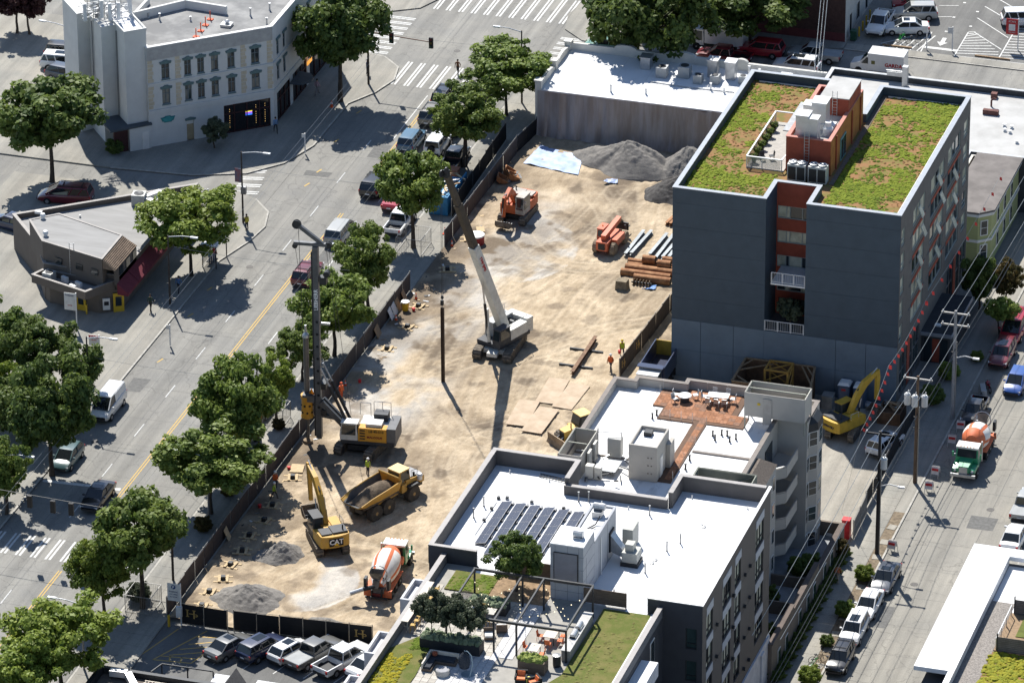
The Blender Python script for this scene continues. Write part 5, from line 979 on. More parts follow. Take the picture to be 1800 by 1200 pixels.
obj('floodlight',MB().box(-51.2,-50.5,5.9,6.3,3.9,4.15),ALU,BK)
for x,y in ((-48.3,1.0),(-46.6,-2.6)): obj('roof_vent',MB().lathe((x,y,5.97),[(.2,0),(.2,.3),(.3,.32),(.22,.55),(.05,.6)],10),ALU,BK)
ladder(BK,-43.3,-4.75,2.7,6.7)
for x,y in ((-44.6,-4.42),(-42.2,-5.1),(-40.4,-5.7)): obj('window',MB().obox((x,y,4.4),(.8,.1,.6),R(-17)),GLS[0],BK)
# ================================================================ remaining blocks round the edge
GB = wthing('roof_edge_building','building with broad white roof ledge, gravel strip and sedum roof','building',(75,-75,0))
obj('wall',MB().box(57.4,120,-140,-50.6,0,11.88),mat('dark_ribbed_cladding',(.06,.062,.066),.7,0,.15,2,stretch=(8,8,.2)),GB)
obj('ledge',MB().box(56.6,59.55,-71.7,-50.0,12.6,13.0),WROOF,GB); obj('ledge',MB().box(59.56,120,-51.4,-50.0,12.6,13.0),WROOF,GB)
obj('parapet',MB().box(59.56,59.95,-140,-51.41,12.2,13.05),mat('white_metal_parapet',(.5,.51,.52),.5,.2),GB); obj('parapet_flashing',MB().box(59.5,60.0,-140,-51.38,13.051,13.1),METAL,GB)
obj('roof',MB().box(59.96,120,-140,-51.42,11.9,12.1),WROOF,GB); obj('gravel_strip',MB().box(60.0,61.9,-140,-57.8,12.1,12.16),mat('roof_gravel',(.22,.20,.18),.95,0,.4,9),GB)
obj('sedum_bed',MB().box(61.92,110,-74,-66.2,12.1,12.2),SEDBASE,GB); clumps('sedum',(61.9,70,-74,-66.3),1400,.12,.3,mat('sedum_bright',(.155,.175,.012),.9,0,.3,2,col2=(.25,.22,.012)),12.18,GB,51,.25,.5)
gd = obj('lower_garden',MB().box(61.95,110,-66.0,-59.5,12.1,12.25),WOOD,GB); obj('turf',MB().box(63.2,110,-63.4,-60.2,12.26,12.32),mat('green_turf',(.10,.115,.022),.9,0,.2,2),GB)
for y in (-66.1,-59.6):
 f_ = MB()
 for i in range(8): f_.box(62.3,75,y - .02,y + .02,12.25 + .17 * i,12.4 + .17 * i)
 fo = obj('slat_screen',f_,mat('grey_slats',(.10,.09,.085),.8,0,.2),GB); obj('post',MB().box(62.2,62.3,y - .06,y + .06,12.1,13.9).box(65,65.1,y - .06,y + .06,12.1,13.9),DKMET,GB)
railing(GB,(62.2,-74.3),(75,-74.3),12.1,1.1,METAL,6,bal=40); railing(GB,(62.1,-65.8),(62.1,-60),12.1,1.2,METAL,3,bal=8)
BR = wthing('brick_building','dark brick building in shade behind the cross street','building',(0,85,0)); BRK = mat('dark_brick',(.075,.04,.032),.9,0,.2,3)
W = facade(BR,(-12,78.4),0,24.9,0,12,[(18.5,19.6,6.2,8.0),(12.5,13.8,.1,2.4)],BRK,.2)
win(W,18.5,19.6,6.2,8.0,TRW,GLS,(1,),(1,1),.2); obj('door',MB().box(12.55,13.75,.1,.16,.1,2.35),mat('red_door',(.16,.02,.02)),W); obj('string_course',MB().box(0,24.9,-.1,-.005,5.7,5.95),mat('stone_band',(.17,.15,.13)),W); obj('base_band',MB().box(0,24.9,-.03,-.004,0,1.1),mat('red_base',(.13,.035,.035)),W)
W = facade(BR,(12.9,78.4),R(90),30,0,12,[(2,3,.1,2.4),(5,6.4,.5,2.4),(9,10,.1,2.4)],mat('white_side_wall',(.38,.38,.36),.85,0,.1),.2)
for h in ((2,3,.1,2.4),(5,6.4,.5,2.4),(9,10,.1,2.4)): win(W,*h,DKMET,GLS,(1,),(1,),.2)
obj('roof',MB().box(-12,12.9,78.5,108,11.9,12),GROOF,BR)
NB = wthing('pub_building','low restaurant roof with black parapet and grey gable in the lower car park','building',(-5,-88,0))
obj('wall',MB().box(-13.0,8,-122,-75.3,0,2.9),DKP,NB); obj('roof',MB().box(-12.7,7.8,-122,-75.7,2.9,2.96),mat('brown_tar_roof',(.12,.10,.085),.9,0,.2),NB); obj('parapet',MB().box(-13.0,8,-75.7,-75.3,2.9,3.5).box(-13.1,-12.7,-122,-75.71,2.9,3.7),DKMET,NB)
obj('duct',MB().bar((-11.9,-76.2,3.5),(-10.4,-76.1,3.5),.6,.55).bar((-10.3,-76.2,3.5),(-9.2,-77.6,3.3),.6,.55),SIL,NB); tr_ = MB().bar((-8.8,-76.5,3.1),(-4.0,-76.5,3.1),.1,.08).bar((-8.8,-76.1,3.1),(-4.0,-76.1,3.1),.1,.08)
for i in range(16): tr_.bar((-8.7 + .3 * i,-76.55,3.1),(-8.7 + .3 * i,-76.05,3.1),.05,.05)
obj('pipe_rack',tr_,TBL,NB)
obj('rail_frame',MB().bar((-8.6,-75.2,3.5),(-8.2,-73.7,3.5),.1,.1).bar((-8.2,-73.65,3.5),(-3.6,-73.6,3.5),.1,.1).bar((-8.2,-73.65,0),(-8.2,-73.65,3.45),.1,.1).bar((-5.9,-73.6,0),(-5.9,-73.6,3.45),.1,.1).bar((-3.6,-73.55,0),(-3.6,-73.55,3.45),.1,.1),DKMET,NB)
for x in (-2.4,1.4): obj('polycarbonate_roof',MB().obox((x,-74.2,3.0),(2.2,1.9,.06),0,R(6)),mat('clear_sheet',(.5,.52,.54),.3,alpha=.7),NB)
gm = obj('gable',MB().add([(-2.6,-74.9,2.6),(.6,-74.9,2.6),(-1.0,-74.9,5.0),(-2.6,-84,2.6),(.6,-84,2.6),(-1.0,-84,5.0)],[(0,1,2),(0,2,5,3),(1,4,5,2)]),mat('grey_shingle',(.13,.125,.12),.9,0,.2,5),NB)
t = wthing('timber_enclosure','open timber-braced plywood enclosure with yellow steel frame by the slate wall','enclosure',(27.2,-5,0)); PLY = mat('plywood_brown',(.13,.075,.042),.85,0,.3,1.5)
for a,b in (((23.9,-2.75),(30.6,-2.75)),((30.6,-2.75),(31.4,-7.7)),((23.9,-7.7),(23.9,-2.75)),((23.9,-7.7),(31.4,-7.7))): obj('panel_wall',MB().bar((*a,1.5),(*b,1.5),.1,3.0),PLY,t); obj('top_rail',MB().bar((*a,3.05),(*b,3.05),.2,.1),WOOD,t)
for a,b in (((24.6,-2.9),(23.95,-4.4)),((27,-2.9),(23.95,-5.2)),((29.4,-2.9),(31.3,-6.6)),((23.95,-6.4),(25.4,-7.6)),((29.9,-2.9),(30.9,-4.6))): obj('brace',MB().bar((*a,3.0),(*b,3.0),.14,.1),WOOD,t)
yf = MB(); yc = [(26.4,-5.2),(28.6,-5.2),(28.6,-3.2),(26.4,-3.2)]
for i in range(4): a,b = yc[i],yc[(i + 1) % 4]; yf.bar((*a,0),(*a,3.4),.18,.18).bar((*a,3.35),(*b,3.35),.14,.14).bar((*a,2.2),(*b,3.3),.09,.09).bar((*a,.8),(*b,2.2),.09,.09)
yf.bar((26.4,-5.2,3.3),(28.6,-3.2,3.3),.1,.1); obj('crane_base_frame',yf,mat('crane_ochre',(.40,.22,.05),.6,0,.2),t)
# ================================================================ machines
def text_mesh(s,size,m,ext=.012,bold=0.):
 cu = bpy.data.curves.new('lettering','FONT'); cu.body = s; cu.size = size; cu.align_x = 'CENTER'; cu.align_y = 'CENTER'; cu.extrude = ext; cu.offset = bold; cu.resolution_u = 2
 o = bpy.data.objects.new('lettering',cu); COL.objects.link(o); dg = bpy.context.evaluated_depsgraph_get(); me = bpy.data.meshes.new_from_object(o.evaluated_get(dg)); bpy.data.objects.remove(o); me.materials.clear(); me.materials.append(m); return me
def lettering(s,size,m,parent,loc,rot,bold=0.,name='lettering'):
 o = bpy.data.objects.new(name,text_mesh(s,size,m,bold=bold)); COL.objects.link(o); o.parent = parent; o.location = loc; o.rotation_euler = rot
 if parent.name in WROOT: o.matrix_parent_inverse = Matrix.Translation(-parent.location)
 return o
FACE_Y = (R(90),0,0)
def face(a): return (R(90),0,a)
TRK = mat('track_steel',(.10,.088,.075),.7,.4,.3,3); MUD = mat('dried_mud',(.24,.18,.12),.95,0,.4,2)
def track(parent,L,w,h,y,rz=0.):
 r = h / 2; prof = []
 for i in range(9): a = R(90 + 180 * i / 8); prof.append((-L / 2 + r + r * math.cos(a),r + r * math.sin(a)))
 for i in range(9): a = R(-90 + 180 * i / 8); prof.append((L / 2 - r + r * math.cos(a),r + r * math.sin(a)))
 M = Matrix.Rotation(rz,4,'Z')
 mb = MB().xprism(prof,y - w / 2,y + w / 2,'y',0); gr = MB(); n = int(L / .32)
 for i in range(n):
  x = -L / 2 + r + (L - 2 * r) * (i + .5) / n; gr.box(x - .1,x + .1,y - w / 2 - .02,y + w / 2 + .02,h,h + .045).box(x - .1,x + .1,y - w / 2 - .02,y + w / 2 + .02,-.03,.0)
 for e in (-1,1):
  for k in range(5):
   a = R(-70 + 35 * k); gr.obox((e * (L / 2 - r + (r + .02) * math.cos(a)),y,r + (r + .02) * math.sin(a)),(.05,w + .04,.2),0,0,-e * a)
 t = obj('track',mb,TRK,parent); g = obj('track_shoes',gr,mat('track_shoe',(.16,.135,.105),.8,.2,.4,3),t)
 for e in (-1,1): obj('sprocket',MB().lathe((e * (L / 2 - r),y - w / 2 - .03,r),[(r * .55,0),(r * .6,.02),(r * .6,w + .04),(r * .55,w + .06)],10,axis='y'),DKMET,t)
 t.rotation_euler = (0,0,rz); return t
def arm(pts,w,hs,y=0.):
 rings = []; n = len(pts)
 for i,(p,h) in enumerate(zip(pts,hs)):
  a = Vector(pts[max(0,i - 1)]); b = Vector(pts[min(n - 1,i + 1)]); d = (b - a).normalized(); nn = Vector((-d.y,d.x))
  q0 = Vector(p) - nn * h / 2; q1 = Vector(p) + nn * h / 2; rings.append([(q0.x,y - w / 2,q0.y),(q0.x,y + w / 2,q0.y),(q1.x,y + w / 2,q1.y),(q1.x,y - w / 2,q1.y)])
 return MB().loft(rings)
def cyl(parent,a,b,r,name='hydraulic_cylinder',y=0.,split=.55):
 A,B_ = Vector((a[0],y,a[1])),Vector((b[0],y,b[1])); m = A.lerp(B_,split); c = obj(name,MB().tube(A,m,r,n=8),DKMET,parent); obj('rod',MB().tube(m,B_,r * .6,n=8),METAL,c); return c
def cab(parent,x0,x1,y0,y1,z0,z1,m,roofm,lean=.15,name='cab'):
 c = obj(name,MB().loft([[(x0,y0,z0),(x1,y0,z0),(x1,y1,z0),(x0,y1,z0)],[(x0,y0,z0 + .5),(x1 + .05,y0,z0 + .5),(x1 + .05,y1,z0 + .5),(x0,y1,z0 + .5)],[(x0 + .08,y0 + .05,z1),(x1 - lean,y0 + .05,z1),(x1 - lean,y1 - .05,z1),(x0 + .08,y1 - .05,z1)]]),m,parent)
 obj('cab_roof',MB().box(x0,x1 - lean + .08,y0,y1,z1,z1 + .08),roofm,c); zb = z0 + .55; zt = z1 - .1
 g = GLS[0]; k = lambda z: (z - z0 - .5) / (z1 - z0 - .5)
 def q(pts): return MB().add(pts,[(0,1,2,3)])
 e = .03
 obj('window',q([(x0 + .2,y0 - e,zb),(x1 - .12,y0 - e,zb),(x1 - lean - .05,y0 + .05 - e,zt),(x0 + .2,y0 + .05 - e,zt)]),g,c); obj('window',q([(x1 - .12,y1 + e,zb),(x0 + .2,y1 + e,zb),(x0 + .2,y1 - .05 + e,zt),(x1 - lean - .05,y1 - .05 + e,zt)]),g,c)
 obj('windscreen',q([(x1 + .05 + e,y0 + .1,zb),(x1 + .05 + e,y1 - .1,zb),(x1 - lean + e,y1 - .12,zt),(x1 - lean + e,y0 + .12,zt)]),g,c); obj('rear_window',q([(x0 - e,y1 - .1,zb),(x0 - e,y0 + .1,zb),(x0 + .08 - e,y0 + .12,zt),(x0 + .08 - e,y1 - .12,zt)]),g,c); return c
def bucket(parent,x,z,w,s,m,flip=1,name='bucket'):
 pr = [(-.55 * s,.75 * s),(-.62 * s,.3 * s),(-.35 * s,-.05 * s),(.25 * s,-.1 * s),(.62 * s,.1 * s),(.5 * s,.16 * s),(.2 * s,.02 * s),(-.28 * s,.06 * s),(-.5 * s,.34 * s),(-.42 * s,.75 * s)]
 pr = [(x + flip * u,z + v) for u,v in pr]; pr = pr[::-1] if flip < 0 else pr
 b = obj(name,MB().xprism(pr,-w / 2,w / 2,'y'),m,parent); sd = [(x + flip * u * s,z + v * s) for u,v in ((-.5,.75),(-.6,.3),(-.33,-.03),(.25,-.08),(.6,.12))]; sd = sd[::-1] if flip < 0 else sd
 for y in (-1,1): obj('side_plate',MB().xprism(sd,y * w / 2 - .03,y * w / 2 + .03,'y'),m,b)
 for i in range(5): obj('tooth',MB().obox((x + flip * .68 * s,(i - 2) * w / 5,z + .13 * s),(.22 * s,.09,.06)),STEEL,b)
 return b
def excavator(label,loc,trz,hrz,col,dk,pts,stick,bk,L=4.4,g=2.4,s=1.,logo=None,cabside=1,roofm=None,bw=1.5):
 t = thing('excavator',label,'excavator',(*loc,.2),hrz); t.scale = (s,) * 3; rel = trz - hrz
 for e in (-1,1): track(t,L,.62,.92,e * g / 2,rel)
 uc = obj('undercarriage',MB().box(-1.2,1.2,-g / 2 + .3,g / 2 - .3,.38,.75).lathe((0,0,.75),[(.75,0),(.75,.28)],16),DKMET,t); uc.rotation_euler = (0,0,rel)
 z = 1.03; arcp = [(-2.55 * math.cos(R(a)) * .98,1.42 * math.sin(R(a))) for a in range(-60,61,12)]
 h = obj('house',MB().prism([(1.5,-1.35),(1.5,1.35),(-1.2,1.4),(-1.2,-1.4)],z,z + .95),col,t)
 cw = obj('counterweight',MB().prism([(-1.21,1.4),(-1.21,-1.4)] + [(-2.1 - .45 * math.cos(R(a)),-1.38 * -math.sin(R(a))) for a in range(-75,76,15)],z + .02,z + 1.15),col,t)
 obj('engine_hood',MB().box(-2.1,-.7,-1.25,.15,z + 1.16,z + 1.32).box(-2.1,-.9,.2,1.2,z + 1.16,z + 1.28),dk,t); obj('deck',MB().box(-.69,1.3,-1.3 * cabside - .0,-.35 * cabside,z + .951,z + 1.08) if cabside > 0 else MB().box(-.69,1.3,.35,1.3,z + .951,z + 1.08),col,t)
 y0,y1 = (.42,1.38) if cabside > 0 else (-1.38,-.42); cab(t,-.25,1.55,y0,y1,z + .05,z + 1.95,dk,roofm or dk)
 b = obj('boom',arm(pts,.42,[.55] + [.75] * (len(pts) - 2) + [.42]),col,t); st = obj('stick',arm(stick,.34,[.42,.5,.3] if len(stick) == 3 else [.5,.3]),col,t)
 for y in (-.42,.42): cyl(t,(pts[0][0] + .75,pts[0][1] - .55),(pts[1][0] + .15,pts[1][1] - .25),.1,y=y)
 cyl(t,(pts[1][0],pts[1][1] + .5),(stick[0][0],stick[0][1] + .25),.1); cyl(t,(stick[0][0] + .25,stick[0][1] - .1),(stick[-1][0] + .35,stick[-1][1] + .3),.08)
 bucket(t,bk[0],bk[1],bw,bk[2],mat('worn_bucket',(.16,.13,.10),.7,.3,.4,2),bk[3])
 if obj: obj('mirror',MB().box(1.35,1.45,1.5 * cabside - .1,1.5 * cabside + .1,z + 1.3,z + 1.6),dk,t); obj('exhaust',MB().tube((-1.6,-.9,z + 1.3),(-1.6,-.9,z + 1.75),.07),DKMET,t); obj('handrail',MB().path([(-.6,-1.3 * cabside,z + 1),(-.6,-1.3 * cabside,z + 1.6),(.5,-1.3 * cabside,z + 1.6),(.5,-1.3 * cabside,z + 1)],.03,4),METAL,t)
 return t,cw
CATY = mat('machine_yellow',(.52,.29,.035),.5,0,.15,2,col2=(.42,.25,.06)); CHBK = mat('machine_charcoal',(.045,.047,.052),.55,0,.15,2); HITO = mat('machine_orange',(.52,.105,.028),.55,0,.2,2,col2=(.38,.10,.04)); MWHT = mat('machine_white',(.58,.57,.53),.5,0,.1,2); LIEY = mat('machine_amber',(.55,.27,.03),.45,0,.06,2)
ex,cw = excavator('yellow tracked excavator with large logo on its counterweight',(-3.55,-44.0),R(122),R(127),CATY,CHBK,[(.5,1.9),(2.0,4.0),(3.3,5.0),(5.0,5.5)],[(5.25,5.75),(5.1,4.9),(4.75,2.2)],(4.75,.65,1.15,-1))
lp = obj('logo_plate',MB().obox((-2.58,0,1.62),(.06,1.3,.74)),mat('logo_black',(.015,.015,.015)),cw); WLET = mat('letter_white',(.75,.75,.73),.6)
lettering('CAT',.66,WLET,lp,(-2.625,0,1.66),face(R(-90)),.015); obj('logo_triangle',MB().add([(-2.64,.26,1.32),(-2.64,-.26,1.32),(-2.64,0,1.56)],[(0,1,2)]),mat('logo_yellow',(.75,.45,.02)),lp)
ex2,cw2 = excavator('orange tracked excavator with its bucket resting on broken slabs',(-7.6,26.4),R(88),R(-97),HITO,mat('dusty_grey_orange',(.36,.33,.29),.7,0,.2),[(.5,1.9),(1.3,3.2),(2.0,3.9),(3.2,3.5)],[(3.4,3.7),(3.5,2.9),(3.7,1.6)],(3.6,.45,1.0,-1),s=.95,roofm=mat('dusty_cab_roof',(.44,.41,.36)))
ex3,cw3 = excavator('yellow tracked excavator in shade beside the portable toilets',(35.3,-9.4),R(86),R(60),mat('machine_golden',(.50,.31,.04),.5,0,.12,2),CHBK,[(.5,1.9),(1.6,3.6),(2.6,4.6),(4.2,5.3)],[(4.4,5.5),(4.5,4.6),(4.4,2.2)],(4.1,.8,.95,-1),s=.92,roofm=mat('machine_golden',(.50,.31,.04)))
lettering('KOMATSU',.34,mat('letter_navy',(.02,.025,.06)),cw3,(-2.58,-.0,1.6),face(R(-90)),.008)
CR = thing('crawler_crane','white telescopic crawler crane with raised brown boom','crane',(-.45,-2.5,.2)); ang = math.atan2(-7.2,-2.8); CRW = mat('crane_white',(.56,.55,.50),.5,0,.12,1.5)
for e in (-1,1): track(CR,5.4,.8,1.0,e * 1.5,R(90))
obj('undercarriage',MB().box(-1.3,1.3,-1.6,1.6,.4,.85).box(-.5,.5,-2.6,-1.7,.5,.85).lathe((0,0,.85),[(1.0,0),(1.0,.25)],18),CRW,CR)
hs = bpy.data.objects.new('superstructure',MB().prism([(1.7,-1.4),(1.7,1.4),(-2.9,1.4),(-2.9,-1.4)],1.1,1.45).mesh('superstructure')); hs.data.materials.append(CHBK); COL.objects.link(hs); hs.parent = CR; hs.rotation_euler = (0,0,ang)
cab(hs,.1,1.75,.55,1.45,1.46,3.0,CHBK,CHBK); obj('engine_cover',MB().box(-2.6,.4,-1.45,-.45,1.46,2.9),mat('crane_grey',(.34,.34,.33),.6,.1,.1),hs); obj('deck_box',MB().box(-2.6,0,.5,1.4,1.46,2.5),CRW,hs)
for i in range(4): obj('counterweight',MB().box(-3.5,-2.62,-1.3,1.3,1.2 + .38 * i,1.56 + .38 * i),CRW,hs)
obj('winch',MB().lathe((-1.9,-.4,2.2),[(.45,0),(.3,.05),(.3,.75),(.45,.8)],12,axis='y'),DKMET,hs); obj('handrail',MB().path([(-2.5,1.35,2.5),(-2.5,1.35,3.2),(-.2,1.35,3.2),(-.2,1.35,2.5)],.03,4).path([(-2.5,-1.4,2.9),(-2.5,-1.4,3.5),(-1,-1.4,3.5)],.03,4),METAL,hs)
f0 = Vector((-.6,2.3)); tip = Vector((7.75,21.4)); d_ = (tip - f0).normalized(); at_ = lambda t: tuple(f0.lerp(tip,t))
bs = obj('boom',arm([at_(0),at_(.53)],.78,[.95,.82]),CRW,hs); obj('boom_section',arm([at_(.53),at_(.80)],.62,[.68,.66]),mat('boom_brown',(.075,.06,.045),.6,.1,.15,2),bs); obj('boom_section',arm([at_(.80),at_(.985)],.5,[.54,.52]),mat('boom_brown',(.075,.06,.045)),bs)
hd = obj('boom_head',MB().obox((tip.x,0,tip.y),(.5,.5,.7)).lathe((tip.x + .45,-.25,tip.y + .1),[(.36,0),(.36,.12)],14,axis='y').lathe((tip.x + .2,.12,tip.y + .45),[(.3,0),(.3,.12)],14,axis='y'),DKMET,bs)
pa = math.atan2(d_.y,d_.x); off = .41
for t_,h_ in ((.42,1.35),):
 p = f0.lerp(tip,t_); n2 = Vector((-d_.y,d_.x)); o = lettering('Link-Belt',.5,mat('letter_red',(.42,.03,.03)),bs,(p.x,.41,p.y),(0,0,0),.01)
 o.matrix_basis = Matrix(((-d_.x,-n2.x,0,p.x),(0,0,1,.405),(-d_.y,-n2.y,0,p.y),(0,0,0,1)))
for y in (-.62,.62): cyl(hs,(1.45,1.6),tuple(f0.lerp(tip,.33) + Vector((.32,-.15))),.14,y=y * .2,split=.6); break
obj('lift_cylinder',MB().tube((1.5,-.1,1.5),(at_(.16)[0] + 1.05,-.1,at_(.16)[1] - .3),.17,n=10),CRW,hs)
tw_ = Matrix.Translation((-.45,-2.5,.2)) @ Matrix.Rotation(ang,4,'Z') @ Vector((tip.x + .8,0,tip.y))
PX,PY = tw_.x,tw_.y
obj('hoist_rope',MB().tube((tip.x + .8,-.05,tip.y),(tip.x + .8,-.05,8.6),.025,n=4).tube((tip.x + .8,.1,tip.y),(tip.x + .8,.1,9.4),.02,n=4),DKMET,hs); hk = obj('hook_block',MB().box(tip.x + .68,tip.x + .92,-.14,.1,8.1,8.6).lathe((tip.x + .8,0,8.7),[(.05,0),(.16,.15),(.1,.4)],8),DKMET,hs)
t = wthing('steel_pile','brown steel pile hanging upright from the crane hook','pile',(PX,PY,0)); hb = MB().box(PX - .12,PX + .12,PY - .02,PY + .02,.22,8.05).box(PX - .15,PX - .12,PY - .14,PY + .14,.22,8.05).box(PX + .12,PX + .15,PY - .14,PY + .14,.22,8.05); obj('section',hb,mat('brown_steel',(.055,.036,.026),.7,.3,.3,2),t); obj('shackle',MB().tube((PX,PY,8.05),(PX,PY,8.3),.05),METAL,t)
DR = thing('drilling_rig','tall dark drilling rig with orange and white body','drilling rig',(-6.4,-25.3,.2),R(187)); MST = mat('mast_grey',(.10,.104,.11),.5,.3,.15,2)
for e in (-1,1): track(DR,5.0,.75,1.0,e * 1.55,R(-105))
obj('undercarriage',MB().box(-1.3,1.3,-1.3,1.3,.4,.9).lathe((0,0,.9),[(1.0,0),(1.0,.25)],16),DKMET,DR)
hb = obj('house',MB().box(-3.1,1.9,-1.4,1.5,1.15,1.5),CHBK,DR); py = obj('engine_panel',MB().box(-2.4,.25,.6,1.52,1.5,2.85),LIEY,DR); obj('service_deck',MB().box(-2.4,.25,-1.35,.58,1.5,2.75),MWHT,DR); obj('counterweight',MB().box(-3.25,-2.42,-1.4,1.45,1.2,2.9),mat('rig_grey',(.12,.122,.125),.6),DR)
for i in range(4): obj('louvre',MB().box(-.4,.1,1.525,1.56,1.7 + .28 * i,1.82 + .28 * i),DKMET,py)
lettering('LB 45-510',.34,mat('letter_black',(.02,.02,.02)),py,(-1.45,1.54,2.55),face(R(180)),.004); lettering('MALCOLM',.3,mat('letter_maroon',(.18,.02,.03)),py,(-1.3,1.54,1.95),face(R(180)),.008)
cab(DR,.3,1.95,.45,1.5,1.5,3.15,MWHT,MWHT); obj('tank',MB().box(-2.2,-.9,-1.3,-.2,2.76,3.5),CHBK,DR); obj('hood',MB().box(-1.9,-.4,.0,1.2,2.86,3.15),MWHT,DR)
obj('handrail',MB().path([(-2.3,-1.35,2.75),(-2.3,-1.35,4.2),(-.7,-1.35,4.2),(-.7,-1.35,2.75)],.03,4).path([(-1.5,-1.35,2.8),(-1.5,-1.35,4.2)],.03,4).path([(-.4,-1.35,2.75),(-.4,-1.35,4.0),(.6,-1.35,4.0),(.6,-1.35,2.75)],.03,4),METAL,DR)
ms = obj('mast',MB().box(3.95,4.45,-.31,.31,.75,20.3),MST,DR); obj('mast_rail',MB().box(4.46,4.6,-.3,-.15,1,19.8).box(4.46,4.6,.15,.3,1,19.8),DKMET,ms)
for i in range(10): obj('mast_port',MB().lathe((4.15,.32,4 + 1.25 * i),[(.13,0),(.13,.02)],10,axis='y'),BLACK,ms)
o = lettering('LIEBHERR',.5,WLET,ms,(4.18,.34,15.0),(R(90),R(-90),R(180)),.008)
obj('mast_head',MB().box(3.1,6.2,-.2,.2,20.35,20.65).obox((4.5,0,21.3),(2.9,.32,.34),0,0,R(-38)),MST,ms)
for x,z,r in ((5.9,22.35,.42),(6.1,20.2,.25),(3.0,20.5,.3)): obj('sheave',MB().lathe((x,-.15,z),[(r,0),(r * .85,.05),(r,.3)],16,axis='y'),DKMET,ms)
obj('rope',MB().tube((5.75,0,22.3),(5.55,0,11.2),.025,n=4).tube((6.1,0,20.2),(5.6,0,16),.02,n=4).tube((3.0,0,20.4),(1.2,0,3.4),.02,n=4).tube((3.2,.1,20.4),(2.4,.1,12),.02,n=4),DKMET,ms)
obj('stay_arm',MB().tube((2.2,-.5,10.4),(1.0,-.5,2.2),.05),DKMET,ms) if False else None
for y in (-.55,.55): cyl(DR,(1.2,2.2),(3.85,8.2),.16,'backstay',y=y,split=.7)
obj('kinematic_arm',MB().bar((1.3,-.35,1.8),(3.9,-.35,4.6),.3,.5).bar((1.3,.35,1.8),(3.9,.35,4.6),.3,.5).bar((2.4,0,3.0),(3.9,0,3.2),.8,.3),MST,DR)
for z in (3.3,6.0): obj('mast_bracket',MB().box(3.4,3.84,-.6,.6,z,z + .6),DKMET,DR)
kx = 5.3; kb = obj('kelly_bar',MB().tube((kx,0,.2),(kx,0,11.2),.17,n=10).tube((kx,0,4.9),(kx,0,11.0),.27,n=12),mat('kelly_grey',(.13,.13,.135),.4,.6),DR); obj('kelly_swivel',MB().lathe((kx,0,11.0),[(.34,0),(.3,.25),(.12,.5),(.1,1.2)],10),METAL,kb)
kd = obj('rotary_drive',MB().lathe((kx,0,2.75),[(.5,0),(.62,.1),(.56,.3),(.52,1.9),(.62,2.0),(.6,2.35)],18),LIEY,DR); obj('drive_carriage',MB().box(4.5,5.2,-.6,.6,4.6,5.4).box(4.6,5.6,-.75,.75,5.1,5.35),MST,kd)
for i in range(7):
 for k in range(2): a = R(i * 51 + 25 * k); obj('drive_hole',MB().tube((kx + .5 * math.cos(a),.5 * math.sin(a),3.4 + .7 * k),(kx + .575 * math.cos(a),.575 * math.sin(a),3.4 + .7 * k),.11,n=8),BLACK,kd)
obj('drill_bit',MB().lathe((kx,0,-.1),[(.35,0),(.45,.1),(.45,.5),(.2,.6)],12),MUD,kb); obj('warning_plate',MB().add([(4.47,.42,5.3),(5.1,.42,5.3),(4.78,.42,6.0)],[(0,1,2),(2,1,0)]),LIEY,DR)
obj('auxiliary_winch',MB().box(3.2,3.84,-.35,.35,16.6,17.3).lathe((3.2,-.3,17.6),[(.3,0),(.3,.6)],10,axis='y'),DKMET,ms); obj('work_light',MB().box(3.0,3.84,-.12,.12,12.4,12.6),METAL,ms)
def wheel(parent,x,y,r,w,rimm=None,name='wheel',tyrem=None,lug=0):
 pr = [(r * .62,-w / 2),(r * .93,-w / 2),(r,-w * .36),(r,w * .36),(r * .93,w / 2),(r * .62,w / 2)]
 t = obj(name,MB().lathe((x,y,r),pr,20,axis='y'),tyrem or BLACK,parent); s = 1 if y > 0 else -1
 obj('rim',MB().lathe((x,y,r),[(r * .6,-w * .42),(r * .62,-w * .3),(r * .62,w * .3),(r * .6,w * .42)] if True else [],14,axis='y'),rimm or METAL,t); obj('hub',MB().lathe((x,y + s * w * .42,r),[(r * .22,-.05),(r * .2,.06)],10,axis='y'),rimm or METAL,t)
 if lug:
  g = MB()
  for i in range(lug): a = 2 * math.pi * i / lug; g.obox((x + r * math.cos(a),y,r + r * math.sin(a)),(.06,w * .9,.12),0,0,-a)
  obj('tread',g,tyrem or BLACK,t)
 return t
DT = thing('dump_truck','yellow articulated dump truck carrying a load of earth','dump truck',(-1.0,-35.7,.18),R(66)); TYD = mat('dusty_tyre',(.06,.052,.044),.9,0,.3,3); DTY = mat('hauler_yellow',(.50,.28,.05),.55,0,.2,2,col2=(.40,.25,.08))
for x in (-2.4,-.75,2.6):
 for y in (-1.05,1.05): wheel(DT,x,y,.78,.62,mat('hauler_rim',(.35,.22,.09),.7,0,.2),tyrem=TYD,lug=24)
obj('chassis',MB().box(-3.4,1.2,-.45,.45,.75,1.15).box(1.25,4.6,-.5,.5,.7,1.2).lathe((1.2,0,.9),[(.35,0),(.35,.5)],10),mat('hauler_dark',(.06,.055,.05),.7),DT)
bi = [(-3.9,1.35,.95),(-3.2,1.2,1.25),(1.1,1.2,1.25)]
def bedring(x,w,zb,zt): return [(x,-w,zt),(x,-w * .62,zb),(x,w * .62,zb),(x,w,zt)]
rings = [bedring(-4.35,1.25,1.85,2.15),bedring(-3.0,1.35,1.4,2.45),bedring(-.8,1.4,1.2,2.65),bedring(.9,1.35,1.3,2.75)]
